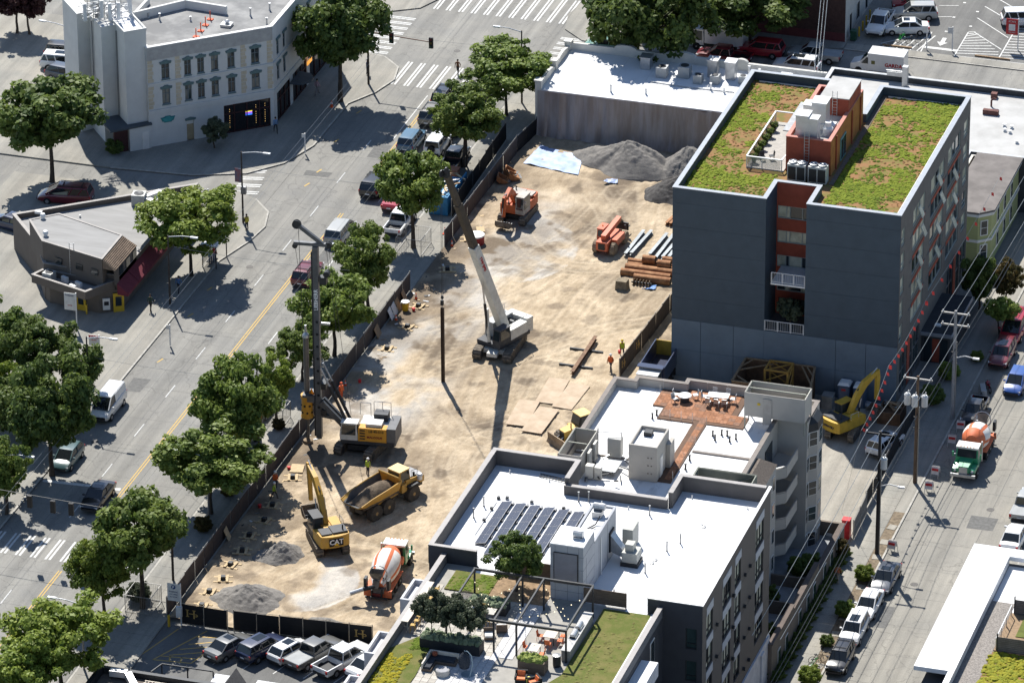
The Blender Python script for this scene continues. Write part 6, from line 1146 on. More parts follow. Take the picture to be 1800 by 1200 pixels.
mb = MB(); v = [p for r_ in rings for p in r_]; fs = [(j * 4 + i,j * 4 + i + 1,(j + 1) * 4 + i + 1,(j + 1) * 4 + i) for j in range(3) for i in range(3)]; mb.add(v,fs + [f[::-1] for f in fs] if False else fs)
bed = obj('bed',mb,DTY,DT); sm = bed.modifiers.new('shell','SOLIDIFY'); sm.thickness = .09; sm.offset = 0
obj('headboard',MB().add([(.9,-1.35,2.75),(.9,-.84,1.3),(.9,.84,1.3),(.9,1.35,2.75),(.65,1.2,3.15),(.65,-1.2,3.15)],[(0,1,2,3),(0,3,4,5),(3,2,1,0),(5,4,3,0)]),DTY,bed); obj('rim',MB().path([(-4.35,-1.25,2.15),(-3,-1.35,2.45),(-.8,-1.4,2.65),(.9,-1.35,2.78),(.65,-1.2,3.15),(.65,1.2,3.15),(.9,1.35,2.78),(-.8,1.4,2.65),(-3,1.35,2.45),(-4.35,1.25,2.15)],.07,5),DTY,bed)
ln = MB(); ir = [[(p[0],p[1] * .955,p[2] + (.06 if i in (1,2) else -.02)) for i,p in enumerate(r_)] for r_ in rings]; ln.add([p for r_ in ir for p in r_],fs); obj('bed_liner',ln,mat('liner_grey',(.10,.098,.095),.7,.2,.2),bed)
lm = MB(); nx_,ny_ = 30,18; lv = []
for i in range(nx_):
 for j in range(ny_):
  u = i / (nx_ - 1); v_ = j / (ny_ - 1) * 2 - 1; x = -3.9 + 4.7 * u; hh = 1.6 + 1.15 * max(0,1 - abs(v_) ** 2.2) * min(1,(u + .1) * 1.9) * (1 - max(0,u - .75) * 1.0) + random.uniform(-.03,.03); lv.append((x,v_ * 1.16,hh))
lm.add(lv,[(i * ny_ + j,(i + 1) * ny_ + j,(i + 1) * ny_ + j + 1,i * ny_ + j + 1) for i in range(nx_ - 1) for j in range(ny_ - 1)]); obj('load',lm,mat('loaded_earth',(.12,.09,.062),.95,0,.35,3,bump=.5),DT,smooth=True)
hd = obj('front_body',MB().box(1.35,2.0,-1.0,1.0,1.2,2.0).loft([[(2.0,-.9,1.25),(2.0,.9,1.25),(2.0,.9,2.25),(2.0,-.9,2.25)],[(4.2,-.85,1.25),(4.2,.85,1.25),(4.2,.85,2.0),(4.2,-.85,2.0)],[(4.75,-.6,1.05),(4.75,.6,1.05),(4.75,.6,1.6),(4.75,-.6,1.6)]]),DTY,DT); obj('bonnet_top',MB().box(2.75,4.2,-.7,.7,2.17,2.24),mat('bonnet_grey',(.26,.26,.26),.6),hd)
cab(DT,1.3,2.7,-.75,.75,1.55,3.15,DTY,mat('cab_roof_buff',(.62,.46,.22),.6),.1); obj('fender',MB().box(1.9,3.4,-1.35,-.72,1.62,1.72).box(1.9,3.4,.72,1.35,1.62,1.72),DKMET,DT); obj('handrail',MB().path([(2.8,-.8,2.2),(2.8,-.8,2.9),(3.6,-.8,2.8),(3.6,-.8,2.1)],.03,4),DKMET,DT); obj('air_cleaner',MB().lathe((3.7,-1.0,1.75),[(.25,0),(.25,.4),(.3,.42),(.2,.6)],12),ALU,DT)
cyl(DT,(-.4,.9),(.5,1.5),.12,y=-.7); cyl(DT,(-.4,.9),(.5,1.5),.12,y=.7)
obj('mirror',MB().box(2.75,2.85,1.0,1.2,2.5,2.9).box(2.75,2.85,-1.2,-1.0,2.5,2.9),DKMET,DT)
def mixer(label,loc,rz,flip=False):
 t = thing('mixer_truck',label,'mixer truck',(*loc,.12),rz); GRN = paint('mixer_green',(.03,.27,.12)); ORB = mat('mixer_orange',(.58,.15,.06),.6,0,.12,2); WHD = mat('mixer_white',(.66,.64,.60),.5,0,.08,2)
 for x in (-3.0,-1.75,-.5):
  for y in (-.98,.98): wheel(t,x,y,.5,.42 if x < 3 else .3,METAL)
 for y in (-1.0,1.0): wheel(t,3.35,y,.52,.32,METAL)
 obj('chassis',MB().box(-4.0,4.0,-.42,.42,.55,.9),mat('chassis_red',(.22,.04,.03),.7,0,.2),t); obj('fender',MB().box(-3.8,.2,.62,1.25,1.06,1.12).box(-3.8,.2,-1.25,-.62,1.06,1.12).box(-3.8,-3.72,-1.25,1.25,.5,1.06),ORB,t)
 prof = [(.55,-2.15),(.8,-1.9),(1.1,-1.2),(1.24,-.5),(1.26,.1),(1.12,1.0),(.85,1.9),(.6,2.5),(.55,2.75)]; n = 48; tilt = R(-13); M = Matrix.Translation((-.95,0,2.05)) @ Matrix.Rotation(tilt,4,'Y') @ Matrix.Rotation(math.pi,4,'Z')
 vs = [M @ Vector((z,r * math.cos(2 * math.pi * i / n),r * math.sin(2 * math.pi * i / n))) for r,z in prof for i in range(n)]
 dm = MB();
 for j in range(len(prof) - 1):
  for i in range(n):
   dm.f.append((j * n + i,j * n + (i + 1) % n,(j + 1) * n + (i + 1) % n,(j + 1) * n + i)); dm.m.append(1 if (i % 8 < 2 and j > 1) or j <= 1 else 0)
 dm.v = [tuple(v) for v in vs]; dm.f.append(tuple(range(n - 1,-1,-1))); dm.m.append(1); dm.f.append(tuple(range((len(prof) - 1) * n,len(prof) * n))); dm.m.append(1)
 obj('drum',dm,[WHD,ORB],t,smooth=True)
 cabm = obj('cab',MB().loft([[(1.75,-1.05,.9),(2.95,-1.05,.9),(2.95,1.05,.9),(1.75,1.05,.9)],[(1.75,-1.05,1.75),(2.98,-1.05,1.75),(2.98,1.05,1.75),(1.75,1.05,1.75)],[(1.8,-.98,2.6),(2.75,-.98,2.6),(2.75,.98,2.6),(1.8,.98,2.6)]]),GRN,t)
 obj('cab_roof',MB().box(1.7,2.9,-1.03,1.03,2.6,2.78),WHD,cabm); obj('windscreen',MB().add([(2.99,-.9,1.8),(2.99,.9,1.8),(2.79,.86,2.52),(2.79,-.86,2.52)],[(0,1,2,3)]),GLS[0],cabm); obj('rear_window',MB().add([(1.74,.8,1.75),(1.74,-.8,1.75),(1.78,-.8,2.5),(1.78,.8,2.5)],[(0,1,2,3)]),GLS[0],cabm)
 for s in (-1,1): p_ = [(1.95,s * 1.07,1.8),(2.85,s * 1.07,1.8),(2.68,s * 1.0,2.5),(1.95,s * 1.0,2.5)]; obj('window',MB().add(p_ if s < 0 else p_[::-1],[(0,1,2,3)]),GLS[0],cabm)
 for i in range(5): obj('marker_lamp',MB().box(2.75,2.85,-.6 + .3 * i - .04,-.6 + .3 * i + .04,2.78,2.83),mat('amber_lamp',(.6,.22,.02)),cabm)
 bn = obj('bonnet',MB().loft([[(2.99,-.62,.85),(2.99,.62,.85),(2.99,.62,1.75),(2.99,-.62,1.75)],[(4.3,-.5,.85),(4.3,.5,.85),(4.3,.46,1.5),(4.3,-.46,1.5)]]),GRN,t); obj('grille',MB().box(4.3,4.36,-.38,.38,.8,1.42),METAL,bn)
 for s in (-1,1): obj('wing',MB().loft([[(2.7,s * .6,.95),(2.7,s * 1.15,.95),(2.7,s * 1.15,1.1),(2.7,s * .6,1.1)],[(3.3,s * .6,1.15),(3.3,s * 1.15,1.12),(3.3,s * 1.1,1.28),(3.3,s * .6,1.35)],[(4.1,s * .52,.8),(4.1,s * 1.05,.8),(4.1,s * 1.0,1.1),(4.1,s * .52,1.2)]] if s > 0 else [[(2.7,-1.15,.95),(2.7,-.6,.95),(2.7,-.6,1.1),(2.7,-1.15,1.1)],[(3.3,-1.15,1.12),(3.3,-.6,1.15),(3.3,-.6,1.35),(3.3,-1.1,1.28)],[(4.1,-1.05,.8),(4.1,-.52,.8),(4.1,-.52,1.2),(4.1,-1.0,1.1)]]),GRN,t); obj('headlight',MB().lathe((4.1,s * .8,.98),[(.14,0),(.13,.05)],10,axis='x'),ALU,t); obj('mirror',MB().box(2.9,3.0,s * 1.3 - .08,s * 1.3 + .08,1.75,2.25),GRN,t); obj('mirror_arm',MB().tube((2.9,s * 1.0,2.0),(2.92,s * 1.3,2.0),.03),METAL,t)
 obj('bumper',MB().box(4.32,4.5,-1.15,1.15,.5,.78),METAL,t); obj('exhaust',MB().tube((1.6,1.1,.9),(1.6,1.1,2.9),.08),METAL,t); obj('water_tank',MB().lathe((1.35,-.95,1.5),[(.36,0),(.38,.05),(.38,1.85),(.36,1.9)],12,axis='y'),ORB,t)
 DRT = mat('mixer_grime',(.17,.155,.14),.8,.2,.3,2); obj('drum_support',MB().bar((-3.3,-.5,.9),(-3.2,-.35,2.2),.14,.2).bar((-3.3,.5,.9),(-3.2,.35,2.2),.14,.2).box(-3.9,-3.3,-.6,.6,.9,1.4),DRT,t)
 obj('hopper',MB().loft([[(-4.0,-.35,2.35),(-3.5,-.35,2.35),(-3.5,.35,2.35),(-4.0,.35,2.35)],[(-4.35,-.6,3.1),(-3.45,-.6,3.1),(-3.45,.6,3.1),(-4.35,.6,3.1)]],cap=False),DRT,t); obj('drum_ring',MB().path([(-3.35,.78 * math.cos(R(a)),2.6 + .78 * math.sin(R(a))) for a in range(0,361,24)],.05,5),METAL,t); obj('discharge_cone',MB().loft([[(-4.2,-.3,2.3),(-3.7,-.3,2.3),(-3.7,.3,2.3),(-4.2,.3,2.3)],[(-4.3,-.18,1.6),(-3.95,-.18,1.6),(-3.95,.18,1.6),(-4.3,.18,1.6)]]),DRT,t)
 for s in (-1,1): obj('spare_chute',MB().box(-4.1,-3.5,s * 1.05 - .12,s * 1.05 + .12,1.4,2.35),DKMET,t)
 if not flip: ch = obj('chute',MB().tube((-4.1,.1,1.7),(-4.4,1.1,1.45),.2,n=10),DKMET,t); obj('chute_end',MB().tube((-4.4,1.1,1.45),(-4.75,2.2,1.05),.19,n=10),METAL,ch)
 obj('rear_bumper',MB().box(-4.3,-4.15,-1.0,1.0,.55,.7).box(-4.16,-3.9,-.5,-.4,.55,1.3).box(-4.16,-3.9,.4,.5,.55,1.3),DKMET,t); obj('ladder',MB().path([(-3.6,-.75,.9),(-3.6,-.75,2.8)],.03,4).path([(-3.6,-.45,.9),(-3.6,-.45,2.8)],.03,4),METAL,t); return t
mixer('green-cabbed concrete mixer with chute out on the site earth',(3.75,-48.6),R(93)); mixer('green-cabbed concrete mixer parked in the pale street',(47.9,-11.3),R(-90),True)
BD = thing('bulldozer','yellow bulldozer beside the steel plates','bulldozer',(12.0,-18.2,.18),R(232)); BDY = mat('dozer_yellow',(.60,.37,.08),.55,0,.15,2)
for e in (-1,1): track(BD,3.6,.6,1.0,e * .95)
obj('body',MB().box(-1.6,.2,-.62,.62,.5,1.6),BDY,BD); bo = obj('bonnet',MB().loft([[(.2,-.5,.6),(.2,.5,.6),(.2,.5,1.75),(.2,-.5,1.75)],[(1.75,-.45,.6),(1.75,.45,.6),(1.75,.42,1.55),(1.75,-.42,1.55)]]),BDY,BD); obj('grille',MB().box(1.76,1.8,-.35,.35,.7,1.45),DKMET,bo); obj('exhaust',MB().tube((.9,.25,1.6),(.9,.25,2.2),.06),DKMET,bo)
obj('blade',MB().xprism([(2.3,.05),(2.15,.45),(2.25,1.05),(2.35,1.05),(2.3,.45),(2.45,.05)],-1.5,1.5,'y'),mat('worn_blade',(.24,.18,.12),.7,.2,.3),BD); obj('push_arm',MB().bar((-.3,-1.35,.5),(2.2,-1.35,.4),.14,.2).bar((-.3,1.35,.5),(2.2,1.35,.4),.14,.2),BDY,BD); cyl(BD,(1.3,1.3),(2.2,.8),.07,y=.3); cyl(BD,(1.3,1.3),(2.2,.8),.07,y=-.3)
cab(BD,-1.2,.2,-.68,.68,1.35,2.75,DKMET,mat('dozer_roof',(.66,.47,.18),.6)); obj('fender',MB().box(-1.7,.3,.66,1.25,1.25,1.35).box(-1.7,.3,-1.25,-.66,1.25,1.35),BDY,BD); obj('fuel_tank',MB().box(-2.1,-1.25,-.7,.7,1.0,1.85),BDY,BD)
TH = thing('telehandler','orange telehandler forklift parked by the steel beams','telehandler',(3.25,22.4,.16),R(84)); THO = mat('telehandler_orange',(.60,.14,.06),.5,0,.15,2,col2=(.50,.14,.08))
for x in (-1.45,1.45):
 for y in (-.92,.92): wheel(TH,x,y,.62,.46,mat('dusty_rim',(.36,.30,.22)),tyrem=mat('pale_dusty_tyre',(.25,.20,.145),.95,0,.3,3),lug=16)
obj('frame',MB().box(-2.3,2.0,-.42,.42,.6,1.15).box(-2.35,-1.3,-.6,.6,.65,1.55),THO,TH); obj('engine_cover',MB().box(-1.2,.9,-1.15,-.5,.8,1.5),THO,TH); cab(TH,-.9,.6,.4,1.12,.9,2.2,THO,THO); obj('rear_grille',MB().box(-2.4,-2.36,-.35,.35,.75,1.4),DKMET,TH)
bm = obj('boom',arm([(-1.9,1.85),(2.2,2.25)],.5,[.55,.45]),THO,TH); obj('boom_tip',arm([(2.0,2.2),(2.9,1.5)],.36,[.4,.3]),DKMET,bm); fk = obj('fork_carriage',MB().box(2.9,3.05,-.7,.7,.7,1.5),DKMET,TH)
for y in (-.4,.4): obj('fork',MB().box(3.05,4.1,y - .06,y + .06,.68,.75),DKMET,fk)
obj('beacon',MB().lathe((-.2,.75,2.28),[(.06,0),(.06,.14),(.02,.16)],8),mat('amber_lamp',(.6,.22,.02)),TH); obj('mirror',MB().box(.8,.9,-1.3,-1.1,1.8,2.3),DKMET,TH)
# ================================================================ vehicles
PT = {n: paint(n,c) for n,c in dict(white=(.66,.66,.65),silver=(.36,.36,.34),grey=(.12,.12,.115),black=(.012,.012,.014),navy=(.018,.025,.06),blue=(.035,.09,.30),steel=(.06,.13,.19),teal=(.05,.10,.105),maroon=(.13,.012,.02),red=(.32,.018,.03),tan=(.20,.18,.145),purple=(.07,.02,.05),slate=(.05,.06,.08),green=(.07,.17,.10)).items()}
TYRE = mat('car_tyre',(.02,.02,.021),.85,0,.2,3); RIMM = mat('alloy',(.42,.42,.43),.35,.7,.05); LAMP = mat('headlamp',(.62,.63,.64),.15,0,0,spec=.8); TAIL = mat('tail_lamp',(.38,.01,.012),.3,0,0); TRIM = mat('car_trim',(.025,.025,.027),.6); CGL = glass('car',(.014,.017,.019),.05)
KINDS = {
'sedan': (.91,.33,(-1.4,1.42),[(-2.38,.46,.80,.82,.70),(-2.22,.30,.95,.98,.84),(-1.5,.24,.97,1.01,.90),(0,.22,.94,.96,.91),(1.05,.22,.92,.98,.90),(1.75,.25,.82,.88,.86),(2.22,.30,.66,.70,.78),(2.38,.42,.56,.58,.60)],.93,1.43,-1.75,1.25,-.95,.35),
'hatch': (.88,.32,(-1.3,1.32),[(-2.12,.44,.90,.92,.74),(-2.0,.30,1.0,1.02,.84),(-1.2,.24,1.0,1.02,.88),(0,.22,.97,.99,.88),(.95,.22,.94,1.0,.87),(1.6,.25,.84,.90,.83),(2.0,.30,.68,.72,.75),(2.14,.42,.56,.58,.58)],.96,1.50,-2.0,1.25,-1.5,.35),
'suv': (.95,.37,(-1.4,1.42),[(-2.35,.5,1.02,1.04,.82),(-2.25,.36,1.1,1.12,.90),(-1.3,.30,1.1,1.12,.94),(0,.28,1.08,1.1,.95),(1.0,.28,1.06,1.12,.94),(1.75,.30,.98,1.06,.91),(2.22,.36,.86,.9,.84),(2.36,.48,.7,.72,.68)],1.07,1.70,-2.24,1.2,-1.95,.42),
'minivan': (.97,.34,(-1.5,1.5),[(-2.5,.46,1.0,1.02,.85),(-2.4,.32,1.06,1.08,.93),(-1.3,.25,1.05,1.07,.97),(0,.23,1.02,1.04,.97),(1.2,.23,.98,1.04,.95),(1.95,.26,.84,.90,.89),(2.38,.32,.68,.72,.8),(2.52,.44,.56,.58,.62)],1.02,1.68,-2.42,1.7,-2.15,.6),
'jeep': (.92,.40,(-1.3,1.35),[(-2.0,.55,1.1,1.12,.84),(-1.95,.45,1.15,1.17,.88),(-1,.42,1.15,1.17,.9),(0,.42,1.13,1.15,.9),(.85,.42,1.12,1.16,.86),(1.4,.45,1.1,1.14,.74),(1.9,.5,1.06,1.1,.7),(2.0,.55,1.0,1.02,.66)],1.13,1.80,-1.95,.85,-1.88,.55),
'van': (.90,.33,(-1.4,1.45),[(-2.3,.42,1.15,1.17,.84),(-2.25,.30,1.2,1.22,.88),(-1,.25,1.18,1.2,.90),(.4,.25,1.12,1.14,.90),(1.3,.25,1.05,1.1,.88),(1.85,.28,.9,.96,.84),(2.22,.34,.72,.76,.76),(2.32,.44,.6,.62,.62)],1.1,1.88,-2.26,1.75,-2.18,.85),
'pickup': (.99,.41,(-1.85,1.85),[(-2.95,.62,1.08,1.08,.93),(-2.9,.5,1.1,1.1,.97),(-1.5,.42,1.1,1.1,.98),(-.95,.40,1.12,1.12,.98),(0,.40,1.12,1.14,.99),(1.2,.40,1.14,1.2,.98),(2.2,.42,1.12,1.18,.95),(2.75,.46,1.02,1.06,.9),(2.9,.55,.86,.88,.78)],1.14,1.85,-.9,1.6,-.72,.7)}
CMESH = {}
def cm(key,fn,ms,smooth=False):
 if key not in CMESH: me = fn().mesh(key[1] if isinstance(key,tuple) else key,smooth); [me.materials.append(q) for q in ms]; CMESH[key] = me
 return CMESH[key]
def car(kind,col,label,loc,rz,group=None,s=1.,rack=False,name=None,spare=False,z=.02,cover=None):
 w,wr,ax,stn,zb,zr,gb0,gb1,gt0,gt1 = KINDS[kind]; p = PT[col]
 t = thing(name or {'pickup': 'pickup_truck','van': 'van','jeep': 'jeep','minivan': 'minivan'}.get(kind,'parked_car' if group else 'car'),label,{'pickup': 'truck','van': 'van','minivan': 'minivan'}.get(kind,'car'),(*loc[:2],z),rz,group); t.scale = (s * 1.06,) * 3
 def body():
  m = MB(); rings = []
  for x,b,sh,cr,ww in stn: rings.append([(x,-ww * .9,b),(x,-ww,b + .2),(x,-ww,sh - .14),(x,-ww * .93,sh),(x,-ww * .5,cr),(x,ww * .5,cr),(x,ww * .93,sh),(x,ww,sh - .14),(x,ww,b + .2),(x,ww * .9,b)])
  if kind == 'pickup': m.loft(rings[3:]); m.box(-2.93,-.97,-.97,-.86,.55,1.1).box(-2.93,-.97,.86,.97,.55,1.1).box(-2.93,-2.85,-.85,.85,.55,1.1)
  else: m.loft(rings)
  return m
 b = obj('body',cm((kind,'body',col),body,[p],True),None,t)
 if kind == 'pickup':
  obj('bed_floor',cm((kind,'bed_floor'),lambda: MB().box(-2.84,-.97,-.85,.85,.55,.66),[TRIM]),None,t)
  if cover: obj('bed_cover',cm((kind,'bed_cover'),lambda: MB().box(-2.84,-.97,-.86,.86,1.02,1.09),[mat('tonneau',(.30,.31,.31),.7)]),None,t)
 yb,yt = w * .88,w * .70
 g = obj('glasshouse',cm((kind,'glasshouse'),lambda: MB().loft([[(gb0,-yb,zb),(gb1,-yb * .93,zb - .03),(gb1,yb * .93,zb - .03),(gb0,yb,zb)],[(gt0,-yt,zr),(gt1,-yt,zr),(gt1,yt,zr),(gt0,yt,zr)]]),[CGL]),None,t)
 def roof():
  m = MB(); e = .05
  m.loft([[(gt0 - e,-yt - e,zr - .05),(gt1 + e,-yt - e,zr - .05),(gt1 + e,yt + e,zr - .05),(gt0 - e,yt + e,zr - .05)],[(gt0 - .02,-yt,zr + .03),(gt1,-yt,zr + .03),(gt1,yt,zr + .03),(gt0 - .02,yt,zr + .03)],[(gt0 + .12,-yt + .12,zr + .055),(gt1 - .16,-yt + .12,zr + .055),(gt1 - .16,yt - .12,zr + .055),(gt0 + .12,yt - .12,zr + .055)],[(gt0 + .4,-yt + .32,zr + .07),(gt1 - .45,-yt + .32,zr + .07),(gt1 - .45,yt - .32,zr + .07),(gt0 + .4,yt - .32,zr + .07)]])
  for sy in (-1,1):
   for xb,xt in ((gb0,gt0),(gb1,gt1),((gb0 + gb1) * .5 - .1,(gt0 + gt1) * .5 - .05)) + (((gb0 * .55 + gb1 * .45 - .75,gt0 * .6 + gt1 * .4 - .7),) if kind in ('suv','minivan','van') else ()): m.bar((xb,sy * yb * (.97 if xb != gb1 else .92),zb - .02),(xt,sy * (yt + .02),zr - .02),.07,.09)
  if kind == 'van': m.loft([[(gb0 - .01,-yb - .01,zb),(.15,-yb - .01,zb),(.15,yb + .01,zb),(gb0 - .01,yb + .01,zb)],[(gt0 - .03,-yt - .06,zr - .02),(.1,-yt - .06,zr - .02),(.1,yt + .06,zr - .02),(gt0 - .03,yt + .06,zr - .02)]])
  return m
 obj('roof',cm((kind,'roof',col),roof,[p],True),None,t)
 if kind in ('sedan','suv','hatch') and (hash(label) % 3 == 0 or 'sunroof' in label): obj('sunroof',cm((kind,'sunroof'),lambda: MB().box((gt0 + gt1) / 2 - .1,gt1 - .12,-.4,.4,zr + .071,zr + .078),[CGL]),None,t)
 whm = cm((kind,'wheel'),lambda: MB().lathe((0,0,0),[(wr * .62,-.11),(wr * .94,-.12),(wr,-.08),(wr,.08),(wr * .94,.12),(wr * .62,.11)],18,axis='y'),[TYRE]); rmm = cm((kind,'rim'),lambda: MB().lathe((0,0,0),[(wr * .3,-.118),(wr * .62,-.105),(wr * .62,.105),(wr * .3,.118)],12,axis='y'),[RIMM])
 for x in ax:
  for sy in (-1,1): q = share('wheel',whm,t,(x,sy * (w - .1),wr)); share('rim',rmm,q,(0,0,0))
 x0,x1 = stn[0][0],stn[-1][0]; hz = stn[-2][2] - .07
 for sy in (-1,1):
  share('headlight',cm((kind,'headlight'),lambda: MB().box(-.2,.06,-.16,.16,-.07,.07),[LAMP]),t,(x1 - .17,sy * stn[-1][4] * 1.02,hz)); share('tail_light',cm((kind,'tail_light'),lambda: MB().box(-.05,.12,-.09,.1,-.12,.12),[TAIL]),t,(x0 + .06 if kind != 'pickup' else x0 - .01,sy * (stn[1][4] - .12),stn[1][2] - .17)); share('mirror',cm((kind,'mirror',col),lambda: MB().box(-.07,.07,-.1,.1,-.06,.07),[p]),t,(gb1 - .42,sy * (w + .05),zb + .08))
 obj('bumper',cm((kind,'bumper'),lambda: MB().box(x1 - .1,x1 + .04,-.6,.6,stn[-1][1] - .06,stn[-1][1] + .1).box(x0 - .04,x0 + .08,-.68,.68,stn[0][1] - .1,stn[0][1] + .06),[TRIM]),None,t); obj('number_plate',cm((kind,'number_plate'),lambda: MB().box(x0 - .055,x0 - .03,-.2,.2,stn[0][1] + .12,stn[0][1] + .24),[LAMP]),None,t)
 if rack: obj('roof_rack',cm((kind,'roof_rack'),lambda: MB().bar((gt0 + .1,-yt + .08,zr + .12),(gt1 - .1,-yt + .08,zr + .12),.05,.05).bar((gt0 + .1,yt - .08,zr + .12),(gt1 - .1,yt - .08,zr + .12),.05,.05).bar((gt0 + .5,-yt + .08,zr + .13),(gt0 + .5,yt - .08,zr + .13),.06,.04).bar((gt1 - .5,-yt + .08,zr + .13),(gt1 - .5,yt - .08,zr + .13),.06,.04),[TRIM]),None,t)
 if spare: q = obj('spare_wheel',MB().lathe((x0 - .18,.05,1.0),[(.36,0),(.38,.04),(.38,.2),(.36,.22)],16,axis='x'),TYRE,t)
 return t
U,D_ = R(90),R(-90); GA = 'vehicles on the avenue'
car('van','white','small white cargo van driving on the avenue',(-31.77,-25.00,0.60),D_,GA,1.05); car('hatch','teal','teal hatchback parked in tree shade at the avenue kerb',(-31.64,-35.71,0.60),D_,GA); car('sedan','black','shiny black sedan waiting near the lower crosswalk',(-26.28,-41.97,0.60),D_,GA)
car('minivan','silver','silver minivan driving along the yellow centre line',(-23.16,17.15,0.60),U,GA); car('suv','maroon','dark red SUV driving behind the drilling rig mast',(-23.16,7.13,0.60),U,GA,rack=True); car('suv','black','black SUV beside the leafy street tree',(-23.34,28.56,0.60),U,GA,1.03)
car('pickup','white','white crew pickup with a loaded bed beside the mesh enclosure',(-18.22,21.12,0.60),U,GA,.93); car('suv','steel','steel blue hatch-backed SUV in the near queue lane',(-23.19,39.89,0.60),U,GA,.98); car('suv','tan','taupe SUV with roof rack in the signal queue',(-23.08,46.75,0.60),U,GA,1.02,True); car('suv','black','black SUV with silver roof rails at the crosswalk',(-23.26,51.53,0.60),U,GA,1.02,True)
car('sedan','purple','plum purple sedan turning across the crosswalk',(-21.05,53.42,0.60),R(8),GA,.9); car('jeep','white','white open-top jeep with rear spare wheel',(-20.26,39.59,0.60),U,GA,1.,spare=True); car('pickup','black','black pickup with open bed under the rounded tree',(-17.56,36.91,0.60),U,GA,.9); car('suv','white','white SUV half hidden under the rounded tree',(-20.37,44.88,0.60),U,GA); car('sedan','red','red sedan hidden behind the enclosure tree',(-20.28,26.08,0.60),U,GA); car('sedan','grey','dark grey sedan parked beside the small young tree',(-17.89,-21.06,0.60),U,GA)
car('minivan','maroon','dark red minivan with roof rack in shade behind the bank',(-52.46,17.11,0.60),R(188),None,1.05,True); car('sedan','navy','dark blue car parked behind the brown bank',(-55.34,9.68,0.60),R(165))
GT = 'cars parked by the antenna tower'; car('suv','white','white SUV with sunroof parked beside the antenna tower',(-64.65,48.05,0.60),R(6),GT); car('suv','black','black SUV parked behind the white one at the tower',(-65.17,50.56,0.60),R(6),GT); car('hatch','slate','white-roofed dark hatchback nearest the tower bins',(-63.39,45.48,0.60),R(-8),GT); car('sedan','slate','grey-blue sedan at the far end of the tower bays',(-64.75,51.47,0.60),R(10),GT,.9)
GL = 'vehicles round the cross street'; car('pickup','white','white pickup standing in the shaded alley',(15.56,83.20,0.60),D_,GL,.95); car('sedan','white','white sedan parked beside the hatched bay and bicycles',(18.45,82.94,0.60),R(197),GL); car('suv','silver','silver wagon with its tailgate raised in the car park',(18.47,86.98,0.60),R(197),GL,.98); car('hatch','red','bright red hatchback behind the silver wagon',(17.63,89.66,0.60),R(197),GL); car('suv','white','white SUV with dark sunroof driving past the store',(9.84,69.62,0.60),R(180),GL); car('pickup','silver','grey pickup truck parked along the brick building',(10.93,73.07,0.60),R(180),GL,.92,cover=True); car('suv','red','red SUV in deep shade by the brick building',(5.14,72.75,0.60),R(180),GL); car('pickup','maroon','maroon pickup with open bed beside the store parapet',(1.84,69.72,0.60),R(180),GL,.95); car('sedan','green','pale green car below the great street tree',(-10.86,69.22,0.60),R(180),GL); car('suv','white','white car with bike rack by the red parking sign',(30.13,88.70,0.60),R(20),GL)
GR = 'vehicles along the pale street'; car('minivan','red','bright red van parked in the pale street',(45.69,15.32,0.60),D_,GR,1.05); car('suv','maroon','dark red SUV parked below the bright red van',(45.84,9.53,0.60),D_,GR,.96); car('hatch','blue','vivid blue hatchback driving down the pale street',(48.40,4.32,0.60),D_,GR); car('pickup','black','black pickup in shade behind the street mixer',(45.94,-2.53,0.60),D_,GR,.82); car('suv','white','white SUV parked in the shaded yard',(39.58,-11.39,0.60),R(74),GR,.92)
car('sedan','slate','slate sedan with sunroof parked by the round clipped shrub',(45.78,-36.23,0.60),D_,GR); car('sedan','white','white sedan with sunshade parked in the kerb row',(45.49,-41.25,0.60),D_,GR,.97); car('suv','white','white SUV with sunroof between the white sedan and dark SUV',(45.40,-46.14,0.60),D_,GR,.93); car('suv','black','black boxy SUV parked beside the bicycles',(45.50,-51.29,0.60),D_,GR,.9,True); car('sedan','white','white sedan parked across from the tall black pole',(54.95,-25.56,0.60),U,GR); car('pickup','silver','silver pickup parked ahead of the white sedan',(54.60,-19.38,0.60),U,GR,.9,cover=True)
GP_ = 'vehicles parked below the site fence'; car('sedan','grey','dark grey sedan with sunroof beside the yellow hatching',(-5.47,-64.44,0.60),R(66),GP_); car('suv','navy','midnight blue SUV between the sedan and white hatchback',(-2.73,-63.92,0.60),R(66),GP_,.97); car('hatch','white','white hatchback parked beside the grey covered pickup',(-0.25,-63.59,0.60),R(66),GP_,.96); car('pickup','grey','grey pickup with a covered bed below the fence',(1.92,-63.55,0.60),R(66),GP_,.95,cover=True); car('pickup','white','white pickup with open bed at the terrace wall',(4.66,-63.85,0.60),R(66),GP_,.97); car('sedan','white','white car hidden behind the terrace parapet',(7.20,-63.91,0.60),R(66),GP_)
t = thing('armoured_van','white armoured van with red lettering in the cross street','van',(*(18.23,71.98,0.60)[:2],0),R(180),GL); PW = PT['white']
bx = obj('box_body',MB().box(-2.9,1.0,-1.05,1.05,.55,2.5),PW,t); obj('nose',MB().loft([[(1.01,-1.0,.5),(1.01,1.0,.5),(1.01,1.0,2.2),(1.01,-1.0,2.2)],[(1.9,-1.0,.5),(1.9,1.0,.5),(1.9,.9,1.35),(1.9,-.9,1.35)],[(2.9,-.85,.5),(2.9,.85,.5),(2.9,.8,1.05),(2.9,-.8,1.05)]]),PW,t); obj('windscreen',MB().add([(1.87,-.85,1.4),(1.87,.85,1.4),(1.12,.85,2.1),(1.12,-.85,2.1)],[(0,1,2,3)]),CGL,t)
